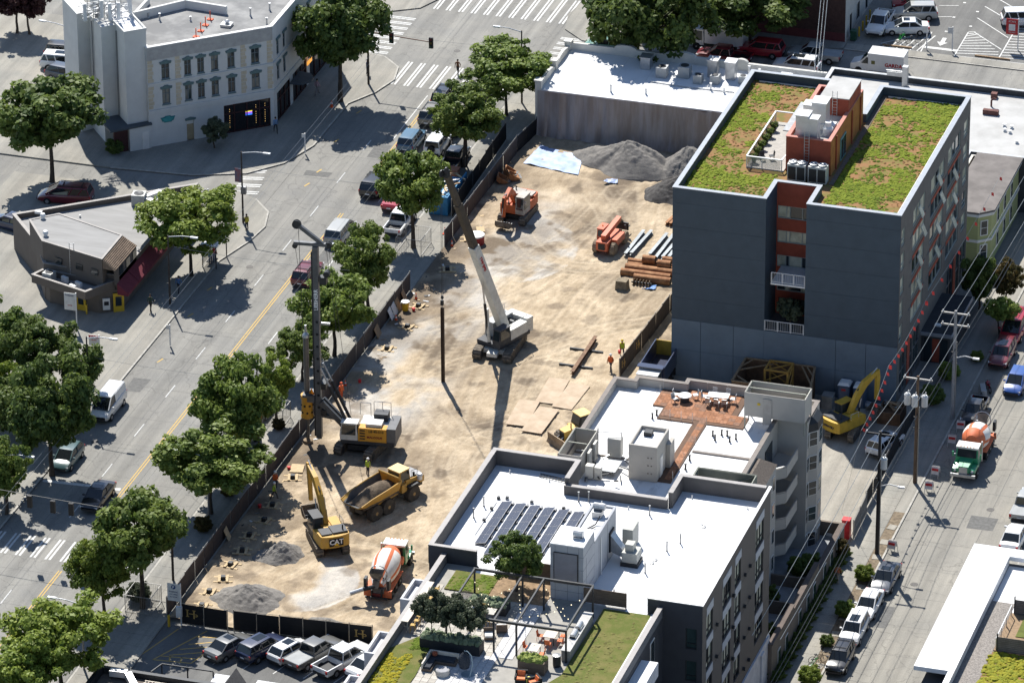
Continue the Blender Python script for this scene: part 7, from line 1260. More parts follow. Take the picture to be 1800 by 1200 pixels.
for sy in (-1,1): p_ = [(.95,sy * 1.07,1.3),(1.7,sy * 1.03,1.3),(1.15,sy * 1.03,2.0),(.95,sy * 1.07,2.0)]; obj('window',MB().add(p_ if sy < 0 else p_[::-1],[(0,1,2,3)]),CGL,t)
for x in (-1.9,2.0):
 for sy in (-1,1): wheel(t,x,sy * .95,.4,.26,RIMM)
lettering('GARDA',.55,mat('garda_red',(.40,.02,.03)),bx,(-1.8,1.06,1.35),face(R(180)),.02); obj('shield',MB().box(.2,.6,1.05,1.06,1.3,1.7),mat('badge_olive',(.16,.15,.05)),bx)
t = thing('box_truck','white box truck parked behind the great tree','truck',(*(0.25,73.18,0.60)[:2],0),R(180),GL); obj('box',MB().box(-3,1.2,-1.1,1.1,.9,3.0),PW,t); cab(t,1.3,2.9,-1.0,1.0,.6,2.3,PW,PW,.3)
for x in (-1.8,2.1):
 for sy in (-1,1): wheel(t,x,sy * .95,.42,.28,RIMM)
t = thing('flatbed_truck','long grey flatbed truck loaded with tools behind the tall tree','truck',(*(-17.48,-29.25,0.80)[:2],0),U); obj('bed',MB().box(-4.2,1.4,-1.2,1.2,.95,1.1).box(-4.2,1.4,-1.2,-1.12,1.1,1.75).box(-4.2,1.4,1.12,1.2,1.1,1.75),mat('flatbed_grey',(.22,.22,.21),.7,.1,.2),t); cab(t,1.6,3.4,-1.05,1.05,.7,2.5,PT['black'],PT['black'],.35)
for i in range(7): obj('cargo',MB().obox((-3.6 + .7 * i,random.uniform(-.5,.5),1.35),(.5,.7,.5),random.random()),random.choice((ALU,WOOD,DKMET,METAL)),t)
for x in (-2.8,2.6):
 for sy in (-1,1): wheel(t,x,sy * 1.0,.45,.3,RIMM)
t = thing('dump_truck','dark blue dump truck in the alley beside the slate wall','dump truck',(*(15.83,-5.42,0.80)[:2],0),D_); NB_ = PT['navy']; obj('dump_body',MB().box(-4.4,1.3,-1.25,-1.15,1.2,2.9).box(-4.4,1.3,1.15,1.25,1.2,2.9).box(-4.4,1.3,-1.14,1.14,1.1,1.3).box(1.2,1.3,-1.14,1.14,1.31,3.1).box(1.3,2.0,-1.25,1.25,3.0,3.1),NB_,t); obj('tailgate',MB().box(-4.5,-4.41,-1.2,1.2,1.2,2.8),mat('ochre_gate',(.42,.27,.04),.7,0,.2),t); cab(t,1.5,3.2,-1.05,1.05,.9,2.7,PW,PW,.3)
lettering('MALCOLM',.4,mat('garda_red',(.40,.02,.03)),t,(1.31,0,2.6),face(R(90)),.01)
for x in (-3.2,-1.9,2.4):
 for sy in (-1,1): wheel(t,x,sy * 1.0,.5,.36,METAL)
# ================================================================ site fences, street furniture, people, small things
FAB = mat('fence_fabric',(.052,.043,.040),.85,0,.2,1.5); FABK = mat('fence_black_fabric',(.012,.012,.013),.8,0,.2,1.5); GALV = mat('fence_post',(.27,.265,.255),.5,.5,.1); PALE = mat('pale_post',(.36,.31,.24),.8,0,.2); GOLD = mat('gold_emblem',(.42,.28,.09),.7)
def fence(a,b,n,label,fab,post,h=1.95,gap=.04,embl=(),rail=True,nm='site_fence',open_=()):
 a,b = Vector(a),Vector(b); d = (b - a); L = d.length / n; rz = math.atan2(d.y,d.x); t = thing(nm,label,'fence',(a.x,a.y,.15),rz)
 pm = MB().box(gap,L - gap,-.012,.012,.06,h - .06).mesh('fabric_panel'); pm.materials.append(fab); qm = MB().box(-.035,.035,-.035,.035,-.15,h + .08).mesh('post'); qm.materials.append(post)
 for i in range(n + 1): share('post',qm,t,(i * L,.05,0))
 for i in range(n):
  if i in open_: continue
  p = share('fabric_panel',pm,t,(i * L,random.uniform(-.015,.015),0)); p.rotation_euler = (random.uniform(-.02,.02),0,0)
  if i in embl: em = MB().box(L * .28,L * .34,-.03,-.02,.75,1.4).box(L * .24,L * .38,-.03,-.02,1.36,1.42).box(L * .24,L * .38,-.03,-.02,.72,.78).box(L * .56,L * .62,-.03,-.02,.6,1.4).box(L * .52,L * .66,-.03,-.02,1.36,1.42).box(L * .38,L * .56,-.03,-.02,1.0,1.08).box(L * .62,L * .72,-.03,-.02,.98,1.06).box(L * .7,L * .75,-.03,-.02,.85,1.0).box(L * .62,L * .72,-.03,-.02,.8,.86); obj('emblem',em,GOLD,p)
 if rail: obj('top_rail',MB().tube((0,.05,h),(n * L,.05,h),.025,n=5),post,t)
 return t
fence((-12.75,-60.3),(-12.75,7.6),29,'brown screened fence along the sidewalk below the gate gap',FAB,GALV); fence((-12.4,17.6),(-12.2,41.0),10,'brown screened fence along the upper sidewalk',FAB,GALV); fence((-12.2,41.0),(-11.6,46.0),2,'short black screened fence meeting the sheeted store wall',FABK,GALV)
fence((-13.9,24.5),(-14.3,44),8,'dark outer fence line behind the parked queue',FABK,GALV,rail=False); fence((-11.3,-60.95),(-6.95,-60.95),2,'black fence section with gold emblem by the parking sign',FABK,PALE,embl=(0,),nm='lot_fence'); fence((-6.4,-60.85),(6.0,-59.9),6,'black panel fence with pale posts above the parked cars',FABK,PALE,embl=(5,),nm='lot_fence')
fence((12.1,-4.6),(13.0,12),8,'brown fence with gold emblems beside the alley',FAB,GALV,embl=(0,2));
for k,(x,y,w,d,lb) in enumerate(((-15.4,16.7,2.6,3.2,'wire mesh enclosure round the tree by the white pickup'),(-16.0,-22.4,2.0,2.2,'wire mesh enclosure round the small young tree'),(-15.9,-33.4,2.2,2.6,'wire mesh enclosure round the tall tree'),(-15.4,-59.2,2.4,2.6,'wire mesh enclosure round the very large tree'))):
 t = thing('mesh_enclosure',lb,'fence',(x,y,.14)); c = rect(-w / 2,w / 2,-d / 2,d / 2)
 for i in range(4):
  a,b = c[i],c[(i + 1) % 4]; m = MB().bar((*a,0),(*a,1.7),.05,.05).bar((*a,1.68),(*b,1.68),.04,.04).bar((*a,.1),(*b,.1),.04,.04)
  for j in range(1,14): p = Vector(a).lerp(Vector(b),j / 14); m.bar((*p,.1),(*p,1.68),.012,.012)
  obj('mesh_panel',m,GALV,t)
WPOLE = mat('wood_pole',(.11,.075,.05),.9,0,.3,4,stretch=(3,3,.3)); BPOLE = mat('black_pole',(.018,.018,.02),.6)
def streetlight(loc,h,arm_d,label,m=None,L=2.4,z=.12,base_r=.11,name='street_lamp',cat='street lamp'):
 m = m or STEEL; t = thing(name,label,cat,(*loc,z)); obj('pole',MB().tube((0,0,0),(0,0,h),base_r,base_r * .65,8),m,t); d = Vector((*arm_d,0)).normalized(); obj('arm',MB().tube((0,0,h - .15),d * L * .6 + Vector((0,0,h + .12)),.05,n=6).tube(d * L * .6 + Vector((0,0,h + .12)),d * L + Vector((0,0,h + .15)),.045,n=6),METAL,t)
 obj('lamp_head',MB().obox(d * (L + .3) + Vector((0,0,h + .13)),(.75,.26,.14),math.atan2(d.y,d.x)),mat('lamp_grey',(.46,.48,.50),.4,.3),t); return t
WDP = mat('dark_wood_pole',(.055,.045,.038),.9,0,.3,4)
s1 = streetlight((-33.56,17.4),7.8,(1,0),'street lamp with banner at the bank corner',WDP); bn = obj('banner',MB().box(-.75,-.1,-.02,.02,4.4,5.9),mat('banner_blue',(.10,.17,.24),.7,0,.3,2,col2=(.30,.09,.08)),s1); obj('signal_box',MB().box(-.1,.4,-.2,.2,3.2,4.0),STEEL,s1)
streetlight((-34.1,-2.1),7.4,(1,0),'street lamp in front of the bank awnings',WDP); streetlight((-33.05,-26.5),8.3,(1,0),'street lamp behind the white cargo van',WDP); streetlight((-15.95,-27.5),7.7,(-1,0),'street lamp before the small young tree',WDP); streetlight((-15.6,-41.9),6.2,(-1,0),'grey curved lamp rising through the wide tree',STEEL,2.8); streetlight((-15.5,53.3),8.2,(-1,0),'street lamp by the upper crosswalk and store',WDP); streetlight((-16.2,36.5),5.2,(-1,0),'street lamp beside the white jeep',WDP,2.6); streetlight((-15.8,2.4),6.4,(-1,0),'street lamp behind the drilling rig mast',WDP); streetlight((-33.5,-46.5),6.0,(1,0),'lamp arm over the kerb tree beside the crosswalk',STEEL); streetlight((-16.4,-71),6.5,(-1,0),'lamp arm above the wide bright tree',STEEL); streetlight((-63.1,46.4),5.6,(-1,.1),'brown lamp pole among cars by the antenna tower',WPOLE,3.0)
SIG = mat('signal_black',(.012,.012,.013),.5)
def signal(parent,p,face_y=-1):
 s = obj('signal_head',MB().box(p[0] - .22,p[0] + .22,p[1] - .12,p[1] + .12,p[2] - .6,p[2] + .6),SIG,parent)
 for i,c in enumerate(((.03,.08,.05),(.12,.08,.02),(.12,.02,.02))): obj('lens',MB().lathe((p[0],p[1] + face_y * .13,p[2] - .4 + .4 * i),[(.14,0),(.12,.03)] if face_y > 0 else [(.12,-.03),(.14,0)],8,axis='y'),mat('lens_%d' % i,c,.3),s)
t = wthing('traffic_signal','traffic signal mast arm with two heads over the upper crosswalk','traffic signal',(-32.4,53.3,.1)); obj('pole',MB().tube((-32.4,53.3,.1),(-32.4,53.3,6.3),.13,.1),WDP,t); obj('mast_arm',MB().tube((-32.4,53.3,6.1),(-25.2,52.8,6.0),.07,.05),mat('rust_arm',(.17,.10,.07)),t); signal(t,(-29.6,52.75,6.0)); signal(t,(-25.2,52.65,6.0))
t = wthing('traffic_signal','three black signal heads hung on a span wire above the lower crosswalk','traffic signal',(-26,-53.3,5)); obj('span_wire',MB().tube((-36,-52.8,6.2),(-14.6,-53.9,6.2),.03,n=5),DKMET,t); obj('pole',MB().tube((-36,-52.8,0),(-36,-52.8,6.4),.12).tube((-14.6,-53.9,0),(-14.6,-53.9,6.4),.12),WDP,t); [signal(t,p,1) for p in ((-28.3,-53.05,5.45),(-25.95,-53.4,5.45),(-24.2,-53.45,5.5))]
t = wthing('traffic_signal','signal pole beside the great tree and crosswalk','traffic signal',(-11.8,69.6,.1)); obj('pole',MB().tube((-11.8,69.6,.1),(-11.8,69.6,8.5),.11),WDP,t); signal(t,(-12.6,69.5,3.6)); obj('bracket',MB().tube((-12.6,69.5,3.6),(-11.8,69.6,3.6),.04),WDP,t)
def wire(label,pts,r=.018,sag=.35,flags=None,m=None):
 mb = MB(); q = []
 for a,b in zip(pts,pts[1:]):
  a,b = Vector(a),Vector(b)
  for i in range(9): k = i / 8; q.append(a.lerp(b,k) - Vector((0,0,sag * 4 * k * (1 - k))))
 mb.path(q,r,4); t = tag(obj('overhead_wire',mb,m or mat('wire_grey',(.30,.31,.31),.4,.5)),label,'wire')
 if flags:
  for i in range(flags):
   k = (i + .5) / flags * (len(q) - 1); j = int(k); p = q[j].lerp(q[min(j + 1,len(q) - 1)],k - j); obj('flag',MB().add([p,p + Vector((.22,.05,-.05)),p + Vector((.26,.08,-.42)),p + Vector((.02,.02,-.34))],[(0,1,2,3)]),mat('flag_red',(.70,.07,.06),.7),t)
 return t
P1,P2,P3 = (43.73,-31.2),(43.78,-17.1),(44.1,-3.7)
for (x,y),h,m,lab,tr,lamp in ((P1,12.4,BPOLE,'black utility pole with one transformer and lamp arm',1,6.9),(P2,11.0,WPOLE,'brown utility pole carrying three grey transformers',3,0),(P3,11.3,mat('grey_pole',(.26,.26,.26),.8),'grey utility pole with double crossarms and street lamp',0,6.4)):
 t = wthing('utility_pole',lab,'utility pole',(x,y,.1)); obj('pole',MB().tube((x,y,0),(x,y,h),.19,.13,10),m,t); obj('conduit',MB().tube((x + .2,y - .05,0),(x + .2,y - .05,h * .72),.05,n=6),GALV,t)
 for z in ((h - .3,) if tr else (h - .3,h - 1.5)):
  ca_ = obj('crossarm',MB().box(x - 1.35,x + 1.35,y - .07,y + .07,z - .07,z + .07),GALV if tr != 1 else BPOLE,t)
  for u in (-1.2,.0,1.2): obj('insulator',MB().lathe((x + u,y,z + .07),[(.05,0),(.09,.08),(.05,.2)],8),ALU,ca_)
 for i in range(tr): u = [.5,-.75,.75][i] if tr == 1 else [-.85,-.1,.75][i]; v = -.35 if i != 1 else -.6; zz_ = h - 2.3 if tr > 1 else h - 3.0; q = obj('transformer',MB().lathe((x + u,y + v,zz_ - .5),[(.26,0),(.3,.05),(.3,.95),(.32,1.0),(.2,1.15)],14),mat('transformer_grey',(.50,.51,.50),.5,.1,.05),t); obj('bushing',MB().tube((x + u,y + v,zz_ + .6),(x + u + .1,y + v,zz_ + .95),.05),ALU,q)
 if lamp: obj('lamp_arm',MB().path([(x,y,lamp),(x + 1.0,y - .1,lamp + .4),(x + 1.9,y - .2,lamp + .35)],.05,6).obox((x + 2.1,y - .2,lamp + .33),(.6,.25,.14)),ALU,t)
 for z in (h * .62,h * .52): obj('cable_clamp',MB().box(x - .3,x + .3,y - .06,y + .06,z - .04,z + .04),DKMET,t)
FARP = [(44.6,12.0),(44.9,32),(45,58)]
for i,u in enumerate((-1.2,.0,1.2)): wire(['power line on the arm ends beside the charcoal block','middle power line running over the utility poles','power line on the arm ends over the pale street'][i],[(P1[0] + u,-70,12.6),(P1[0] + u,P1[1],12.3),(P2[0] + u,P2[1],10.9),(P3[0] + u,P3[1],11.2)] + [(x + u,y,11.3) for x,y in FARP[1:]],.022,.3)
for i,(z,u) in enumerate(((7.6,.1),(6.4,-.1))): wire(['thick bundled cable below the transformers','lower bundled cable beside the lamp arms'][i],[(P1[0] + u,-70,z),(P1[0] + u,P1[1],z),(P2[0] + u,P2[1],z - .4),(P3[0] + u,P3[1],z - .2),(44.8 + u,32,z),(45,58,z)],.035,.4,m=DKMET)
wire('rope of red warning flags strung past the charcoal block',[(42.0,-31.2,12.2),(41.0,-17,11.6),(41.2,-3.7,11.9),(41.8,26,12.2)],.014,.5,30); wire('taut guy rope holding the flag line outrigger',[(42.0,-31.2,12.1),(38.8,-24.5,.1)],.012,.01)
for i,(x,lab) in enumerate(((-30.6,'trolley wire over the kerb lane'),(-30.0,'trolley wire over the inner left lane'),(-20.2,'trolley wire above the signal queue'),(-19.6,'trolley wire beside the parked pickup'))): wire(lab,[(x,-150,5.6),(x,-60,5.6),(x,-26,5.6),(x,17,5.6),(x,52,5.6),(x,90,5.6)],.012,.05)
for i,(y,lab) in enumerate(((-26.5,'span wire before the white van'),(17.4,'span wire at the bank corner'),(-2.1,'span wire by the bank awnings'),(53.2,'span wire beside the upper crosswalk'))): wire(lab,[(-33.5,y,6.4),(-15.7,y + .3,6.2)],.012,.3)
for i in range(3): wire(['steep cable from the brick building','second steep cable from the brick building','third steep cable from the brick building'][i],[(15.2 + .3 * i,56 + .2 * i,6.5),(9.5 + .35 * i,84,13.5)],.03,.2)
def person_mesh(walk=0.,arm_=.15):
 me = bpy.data.meshes.new('body'); J = [(0,0,.95),(0,0,1.2),(0,0,1.42),(0,0,1.52),(.02,0,1.62),(.02,0,1.73)]; Ed = [(i,i + 1) for i in range(5)]; rad = [(.15,.12),(.15,.11),(.17,.1),(.055,.055),(.09,.08),(.075,.07)]
 for s in (-1,1):
  k = len(J); J += [(0,s * .1,.9),(walk * s * .22,s * .11,.5),(walk * s * .34 - .06,s * .11,.08),(walk * s * .34 + .1,s * .12,.04),(0,s * .2,1.4),(-walk * s * .14,s * .25,1.13),(arm_ - walk * s * .1,s * .24,.9),(arm_ + .07 - walk * s * .1,s * .23,.83)]
  Ed += [(0,k),(k,k + 1),(k + 1,k + 2),(k + 2,k + 3),(2,k + 4),(k + 4,k + 5),(k + 5,k + 6),(k + 6,k + 7)]; rad += [(.1,.1),(.07,.07),(.05,.05),(.05,.04),(.065,.065),(.05,.05),(.04,.04),(.045,.03)]
 me.from_pydata(J,Ed,[]); o = bpy.data.objects.new('body',me); COL.objects.link(o); o.modifiers.new('skin','SKIN'); sb = o.modifiers.new('sub','SUBSURF'); sb.levels = 1; sb.render_levels = 1
 for v,r in zip(me.skin_vertices[0].data,rad): v.radius = r
 me.skin_vertices[0].data[0].use_root = True; dg = bpy.context.evaluated_depsgraph_get(); out = bpy.data.meshes.new_from_object(o.evaluated_get(dg)); bpy.data.objects.remove(o); return out
PM = [person_mesh(0,.12),person_mesh(1,.1)]; SKIN = mat('skin',(.38,.22,.15),.6)
def person(loc,rz,label,shirt,pants,pose=0,vest=None,hat=None,hair=(.03,.02,.015),group=None,z=.13,extra=None):
 t = thing('person',label,'person',(*loc,z),rz,group); me = PM[pose].copy(); me.materials.clear(); [me.materials.append(q) for q in (mat('cloth_%d%d%d' % tuple(int(c * 99) for c in pants),pants,.9),mat('cloth_%d%d%d' % tuple(int(c * 99) for c in shirt),shirt,.9),SKIN,mat('boots',(.04,.03,.025),.8))]
 for p in me.polygons: c = p.center; p.material_index = 3 if c.z < .1 else 0 if c.z < .97 and abs(c.y) < .2 else 2 if c.z > 1.5 or (abs(c.y) > .19 and c.z < .93) else 1
 obj('body',me,None,t)
 if vest: obj('safety_vest',MB().loft([[(.15,-.19,.95),(.15,.19,.95),(-.15,.19,.95),(-.15,-.19,.95)],[(.14,-.2,1.2),(.14,.2,1.2),(-.14,.2,1.2),(-.14,-.2,1.2)],[(.1,-.2,1.46),(.1,.2,1.46),(-.1,.2,1.46),(-.1,-.2,1.46)]]),mat('vest_%d' % int(vest[0] * 99),vest,.7),t)
 if hat: obj('hard_hat',MB().lathe((.02,0,1.68),[(.15,0),(.14,.03),(.12,.1),(.06,.15)],12),mat('hat_%d%d' % (int(hat[0] * 99),int(hat[2] * 99)),hat,.4),t)
 else: obj('hair',MB().lathe((.0,0,1.64),[(.098,0),(.105,.06),(.085,.13),(.03,.16)],10),mat('hair_%d' % int(hair[0] * 999),hair,.8),t)
 if extra: obj('bucket',MB().lathe((.2,-.3,.45),[(.13,0),(.17,.35)],10),mat('bucket_red',(.55,.03,.03),.5),t)
 return t
LIM,ORV = (.42,.55,.04),(.62,.12,.03); WK = 'workers on the construction site'
person((-4.4,-30.2),R(60),'worker in lime vest and white helmet watching the dump truck',(.3,.3,.12),(.03,.03,.05),0,LIM,(.7,.7,.68),group=WK); person((10.9,-3.6),R(-100),'worker in orange vest and white helmet near the steel beam',(.5,.16,.05),(.06,.06,.08),1,ORV,(.7,.7,.68),group=WK,z=.2); person((11.1,-.4),R(-60),'worker in lime vest carrying a red bucket',(.5,.16,.05),(.03,.03,.04),1,LIM,(.6,.4,.03),group=WK,z=.2,extra=1); person((-11.6,-35.2),R(100),'worker in orange vest beside the plywood sheet',(.3,.1,.06),(.05,.05,.07),0,ORV,(.7,.7,.68),group=WK,z=.2); person((-11.0,-37.2),R(20),'worker in lime vest bending toward the timber cribs',(.25,.3,.1),(.06,.05,.05),1,LIM,(.6,.6,.58),group=WK,z=.2); person((-11.6,-16.6),R(-30),'worker in bright orange jacket behind the drilling rig',(.65,.10,.03),(.5,.1,.03),0,ORV,(.65,.10,.03),group=WK,z=.2)
PD = 'pedestrians on the pavements'; person((-24.2,58.5),R(-90),'pedestrian in brown jacket and black trousers crossing the avenue',(.16,.07,.03),(.02,.02,.022),1,group=PD,z=.02); person((-32.6,15.8),R(150),'pedestrian in black with yellow backpack at the bank corner',(.02,.02,.022),(.02,.02,.022),0,(.5,.42,.05),group=PD); person((-37.65,38.8),R(-60),'pedestrian in blue patterned shirt by the shopfront',(.15,.25,.4),(.03,.03,.03),1,group=PD); person((-36.7,49.2),R(60),'pedestrian in pale pink top in the shaded pavement',(.45,.3,.32),(.25,.22,.22),1,group=PD); person((-33.3,55.6),R(0),'pedestrian in white cap waiting at the corner pole',(.06,.07,.12),(.04,.04,.06),0,hair=(.6,.6,.58),group=PD); person((41.7,-37.3),R(90),'pedestrian in orange shirt and pale trousers on the shaded sidewalk',(.4,.13,.06),(.30,.27,.22),1,group=PD); person((-33.2,8.0),R(-40),'person in red shirt waiting inside the bus shelter',(.35,.05,.04),(.1,.12,.2),0,group=PD); person((-33.4,7.4),R(-40),'person in pale blue top waiting in the bus shelter',(.25,.4,.5),(.05,.06,.1),0,group=PD); person((-34.2,.6),R(90),'pedestrian in blue jacket walking past the bank tree',(.08,.16,.32),(.04,.04,.05),1,group=PD); person((-35.4,-4.0),R(90),'pedestrian in dark green by the bank lamp',(.03,.05,.035),(.03,.03,.03),1,group=PD)
GRV = mat('grey_gravel',(.165,.155,.142),.95,0,.3,3,bump=.7,bscale=14,col2=(.22,.205,.185)); GRD = mat('dark_gravel',(.075,.07,.066),.95,0,.35,3,bump=.7,bscale=14)
def heap(loc,rx,ry,h,m,label,seed,z=.2):
 n,k = 110,46; r_ = np.random.default_rng(seed); ph = r_.uniform(0,6,4); u,a = np.meshgrid(np.arange(1,k + 1) / k,2 * np.pi * np.arange(n) / n,indexing='ij')
 w_ = 1 + .12 * np.sin(2 * a + ph[0]) + .08 * np.sin(3 * a + ph[1]) + .05 * np.sin(7 * a + ph[2]) + .12 * (vnoise(np.cos(a) * 3 + 20,np.sin(a) * 3 + 20,1.3,seed) - .5); x,y = rx * u * w_ * np.cos(a),ry * u * w_ * np.sin(a)
 zz_ = h * np.maximum(0,1 - u ** 1.1) * (1 + .18 * np.sin(3 * x / rx + ph[3])) + (.5 * (vnoise(x + 40,y + 70,.8,seed) - .5) + .26 * (vnoise(x + 40,y + 70,3.4,seed + 1,3) - .5)) * (1 - u ** 3 * .75); zz_[-1] = -.15
 V = [(0,0,float(zz_[0].mean()) + .04)] + np.stack([x,y,zz_],-1).reshape(-1,3).tolist()
 fs = [(0,1 + j,1 + (j + 1) % n) for j in range(n)] + [(1 + (i - 1) * n + j,1 + i * n + j,1 + i * n + (j + 1) % n,1 + (i - 1) * n + (j + 1) % n) for i in range(1,k) for j in range(n)]
 return tag(obj('gravel_heap',MB().add(V,fs),m,smooth=True,loc=(*loc,z)),label,'gravel heap','gravel and soil heaps')
heap((-.6,41.4),5.6,3.4,3.0,GRV,'large grey gravel heap beside the blue tarp',1); heap((5.6,42),3.4,3.2,2.5,GRV,'grey gravel heap half behind the charcoal block',2); heap((6.5,36.4),3.6,3.0,2.0,GRD,'dark soil heap by the charcoal block corner',3); heap((-7.0,-47.0),2.3,1.9,1.2,GRV,'small gravel heap beside the yellow excavator',4); heap((-7.0,-55.6),3.6,2.6,1.3,GRV,'wide gravel heap inside the black panel fence',5); heap((1.2,-57.6),2.2,1.0,.35,GRV,'low spread of gravel behind the site mixer',6)
TARP = mat('blue_tarp',(.26,.35,.56),.5,0,.2,1.2,col2=(.40,.46,.62))
def tarp(poly,label,amp=.12,m=None,seed=3,z=.3):
 a,b,c,d = [Vector(p) for p in poly]; n = 26; V = []
 for i in range(n):
  for j in range(n): p = a.lerp(b,i / (n - 1)).lerp(d.lerp(c,i / (n - 1)),j / (n - 1)); V.append((p.x,p.y,z + amp * 2 * (vnoise(np.array([p.x + 60]),np.array([p.y + 60]),1.3,seed)[0] - .3)))
 return tag(obj('tarpaulin',MB().add(V,[(i * n + j,(i + 1) * n + j,(i + 1) * n + j + 1,i * n + j + 1) for i in range(n - 1) for j in range(n - 1)]),m or TARP,smooth=True),label,'tarp')
tarp([(-10.8,38.6),(-4.6,37.4),(-5.4,41.8),(-10.4,43.4)],'pale blue tarpaulin spread below the sheeted wall'); tarp([(-1.6,36.2),(-.2,36.6),(-.4,37.4),(-1.4,36.9)],'crumpled blue tarp scrap below the gravel heap',.35,seed=5); tarp([(8.9,14.0),(10.2,14.2),(10.1,15.0),(9.0,14.7)],'crumpled bright blue tarp by the concrete block',.3,mat('tarp_bright',(.05,.17,.45),.5),6)
PLT = mat('rusted_plate',(.36,.27,.185),.8,.1,.2,.7,col2=(.46,.37,.27))
for i,(x,y,a) in enumerate(((6.9,-9.4,2),(8.9,-10.0,-3),(5.6,-14.6,3),(7.6,-15.6,-2))): tag(obj('steel_plate',MB().box(-1.0,1.0,-2.6,2.6,0,.05),PLT,loc=(x,y,.28 + .03 * i),rz=R(a)),['steel road plate farthest from the bulldozer, near the beam','rusty steel road plate between the beam and bulldozer','pale steel plate on the crane side of the group','pale steel plate closest to the bulldozer blade'][i],'steel plate','steel road plates')
def hbeam(a,b,s,m,label,z=.3,grp='steel beams stacked on the site'):
 a,b = Vector(a),Vector(b); L = (b - a).length; rz = math.atan2(b.y - a.y,b.x - a.x); return tag(obj('steel_beam',MB().box(0,L,-s / 2,s / 2,s * .92,s).box(0,L,-s / 2,s / 2,0,s * .08).box(0,L,-s * .06,s * .06,s * .08,s * .92),m,loc=(*a,z),rz=rz),label,'steel beam',grp)
GST = mat('primed_beam',(.25,.27,.28),.6,.3,.15); hbeam((7.78,-5.9),(7.77,2.0),.36,mat('beam_brown',(.17,.10,.06),.8,.1,.3,2),'single rusty steel beam lying across two timbers',.42)
for i,(y0,y1) in enumerate(((-3.85,-3.8),(-.35,-.4))): tag(obj('timber_sleeper',MB().box(5.9,9.2,y0 - .1,y0 + .1,.22,.4),DKMET),['dark sleeper under the lower end of the rusty beam','dark sleeper under the upper end of the rusty beam'][i],'timber')
for i,(x,d) in enumerate(((5.3,0),(5.8,.25),(7.6,.1),(8.4,.0),(9.0,.2),(9.6,0),(10.2,.1),(10.8,.1))): hbeam((x,20.6 + .3 * (i % 3)),(x + .25 + d,26.3 + .2 * (i % 2)),.34,GST,['grey primed steel beam in the pair by the telehandler','second grey beam of the telehandler pair'][i] if i < 2 else 'grey primed steel beam in the stack above the rusty pipes',grp='grey beams above the pipes' if i > 1 else 'steel beams stacked on the site')
for i in range(5): hbeam((7.2 + .4 * i,28.6),(7.8 + .4 * i,32.6),.3,RUST,'rusty steel beam in the far stack by the charcoal block',grp='far stack of rusty beams')
def pipe(a,b,r,label,z,grp):
 a,b = Vector((*a,z + r)),Vector((*b,z + r)); t = tag(obj('steel_pipe',MB().tube(a,b,r,n=16),RUST),label,'steel pipe',grp); d = (b - a).normalized(); obj('pipe_mouth',MB().tube(a - d * .01,a + d * .02,r * .86,n=14).tube(b + d * .01,b - d * .02,r * .86,n=14),BLACK,t); return t
GPp = 'rusty casing pipes by the charcoal block'
for i,(x0,x1,y,r,z) in enumerate(((6.2,11.2,17.6,.42,.2),(7.6,11.3,15.7,.4,.2),(6.0,11.0,16.7,.38,.15),(6.0,10.9,19.2,.33,.2),(6.2,11.0,18.5,.3,.2),(7.6,8.9,18.8,.42,.75),(9.3,10.6,18.2,.42,.75),(9.4,10.9,19.6,.36,.6))): pipe((x0,y),(x1,y + .05),r,['long rusty casing pipe, thickest in the stack','long rusty pipe lying next to the concrete block','rusty pipe wedged in the stack hollow','thin long rusty pipe beside the grey beams','thin rusty pipe under the short casing pieces','short fat rusty casing on top of the pipe stack','second short rusty casing on top of the pipes','short rusty casing by the beam ends'][i],z,GPp)
tag(obj('concrete_block',MB().loft([[(6.4,13.2,.15),(7.6,13.2,.15),(7.6,14.2,.15),(6.4,14.2,.15)],[(6.45,13.25,1.15),(7.5,13.3,1.15),(7.55,14.1,1.15),(6.5,14.15,1.15)]]),mat('mud_concrete',(.20,.165,.115),.95,0,.3,2,bump=.5)),'mud-stained concrete block beside the rusty pipes','block')
t = wthing('auger','muddy drilling auger lying beside the rusty pipes','auger',(8.2,14.9,.2)); obj('shaft',MB().tube((7.6,14.9,.5),(9.6,14.9,.5),.1),DKMET,t)
for i in range(6): obj('flight',MB().tube((7.8 + .32 * i,14.9,.5),(7.84 + .32 * i,14.9,.5),.34,n=12),MUD,t)
t = wthing('tank','round red and white tank beside the crane boom','tank',(-9.7,19.3,.2)); obj('drum',MB().lathe((-9.7,19.3,.15),[(.75,0),(.8,.05),(.8,.95)],18),mat('tank_red',(.30,.03,.03),.5),t); obj('rim',MB().lathe((-9.7,19.3,1.1),[(.82,0),(.82,.15),(.6,.16)],18),ALU,t)
for i,(x,y,rz) in enumerate(((-11.4,33.6,.2),(-10.6,34.6,.5),(-11.2,35.4,.1))): t = thing('spare_bucket',['rusty spare digger bucket closest to the orange excavator','rusty spare digger bucket in the middle of its row','rusty spare digger bucket closest to the blue tarpaulin'][i],'digger bucket',(x,y,.35),rz,'spare excavator buckets'); bucket(t,0,.1,1.1,1.0,RUST)
cr = thing('timber_crib','pale timber crib with steel stub along the site fence','timber crib',(-10.4,-58.0,.22),.1,'timber cribs along the site fence')
for i in range(2): obj('plank',MB().box(-.85,.85,-.55 + .9 * i,-.3 + .9 * i,0,.12),WOOD_L,cr); obj('cross_plank',MB().box(-.45 + .7 * i,-.22 + .7 * i,-.6,.65,.121,.22),WOOD_L,cr)
obj('stub',MB().box(-.2,.2,-.2,.2,-.1,.45),DKMET,cr)
for y in (-55.4,-52.8,-50.2,-47.5,-44.6,-41.5,-38.6,-33.0,-5.6,-.6,4.0,12.6,19.8): place(cr,(-10.5 + random.uniform(-.5,.3),y,.22),random.uniform(-.25,.35))
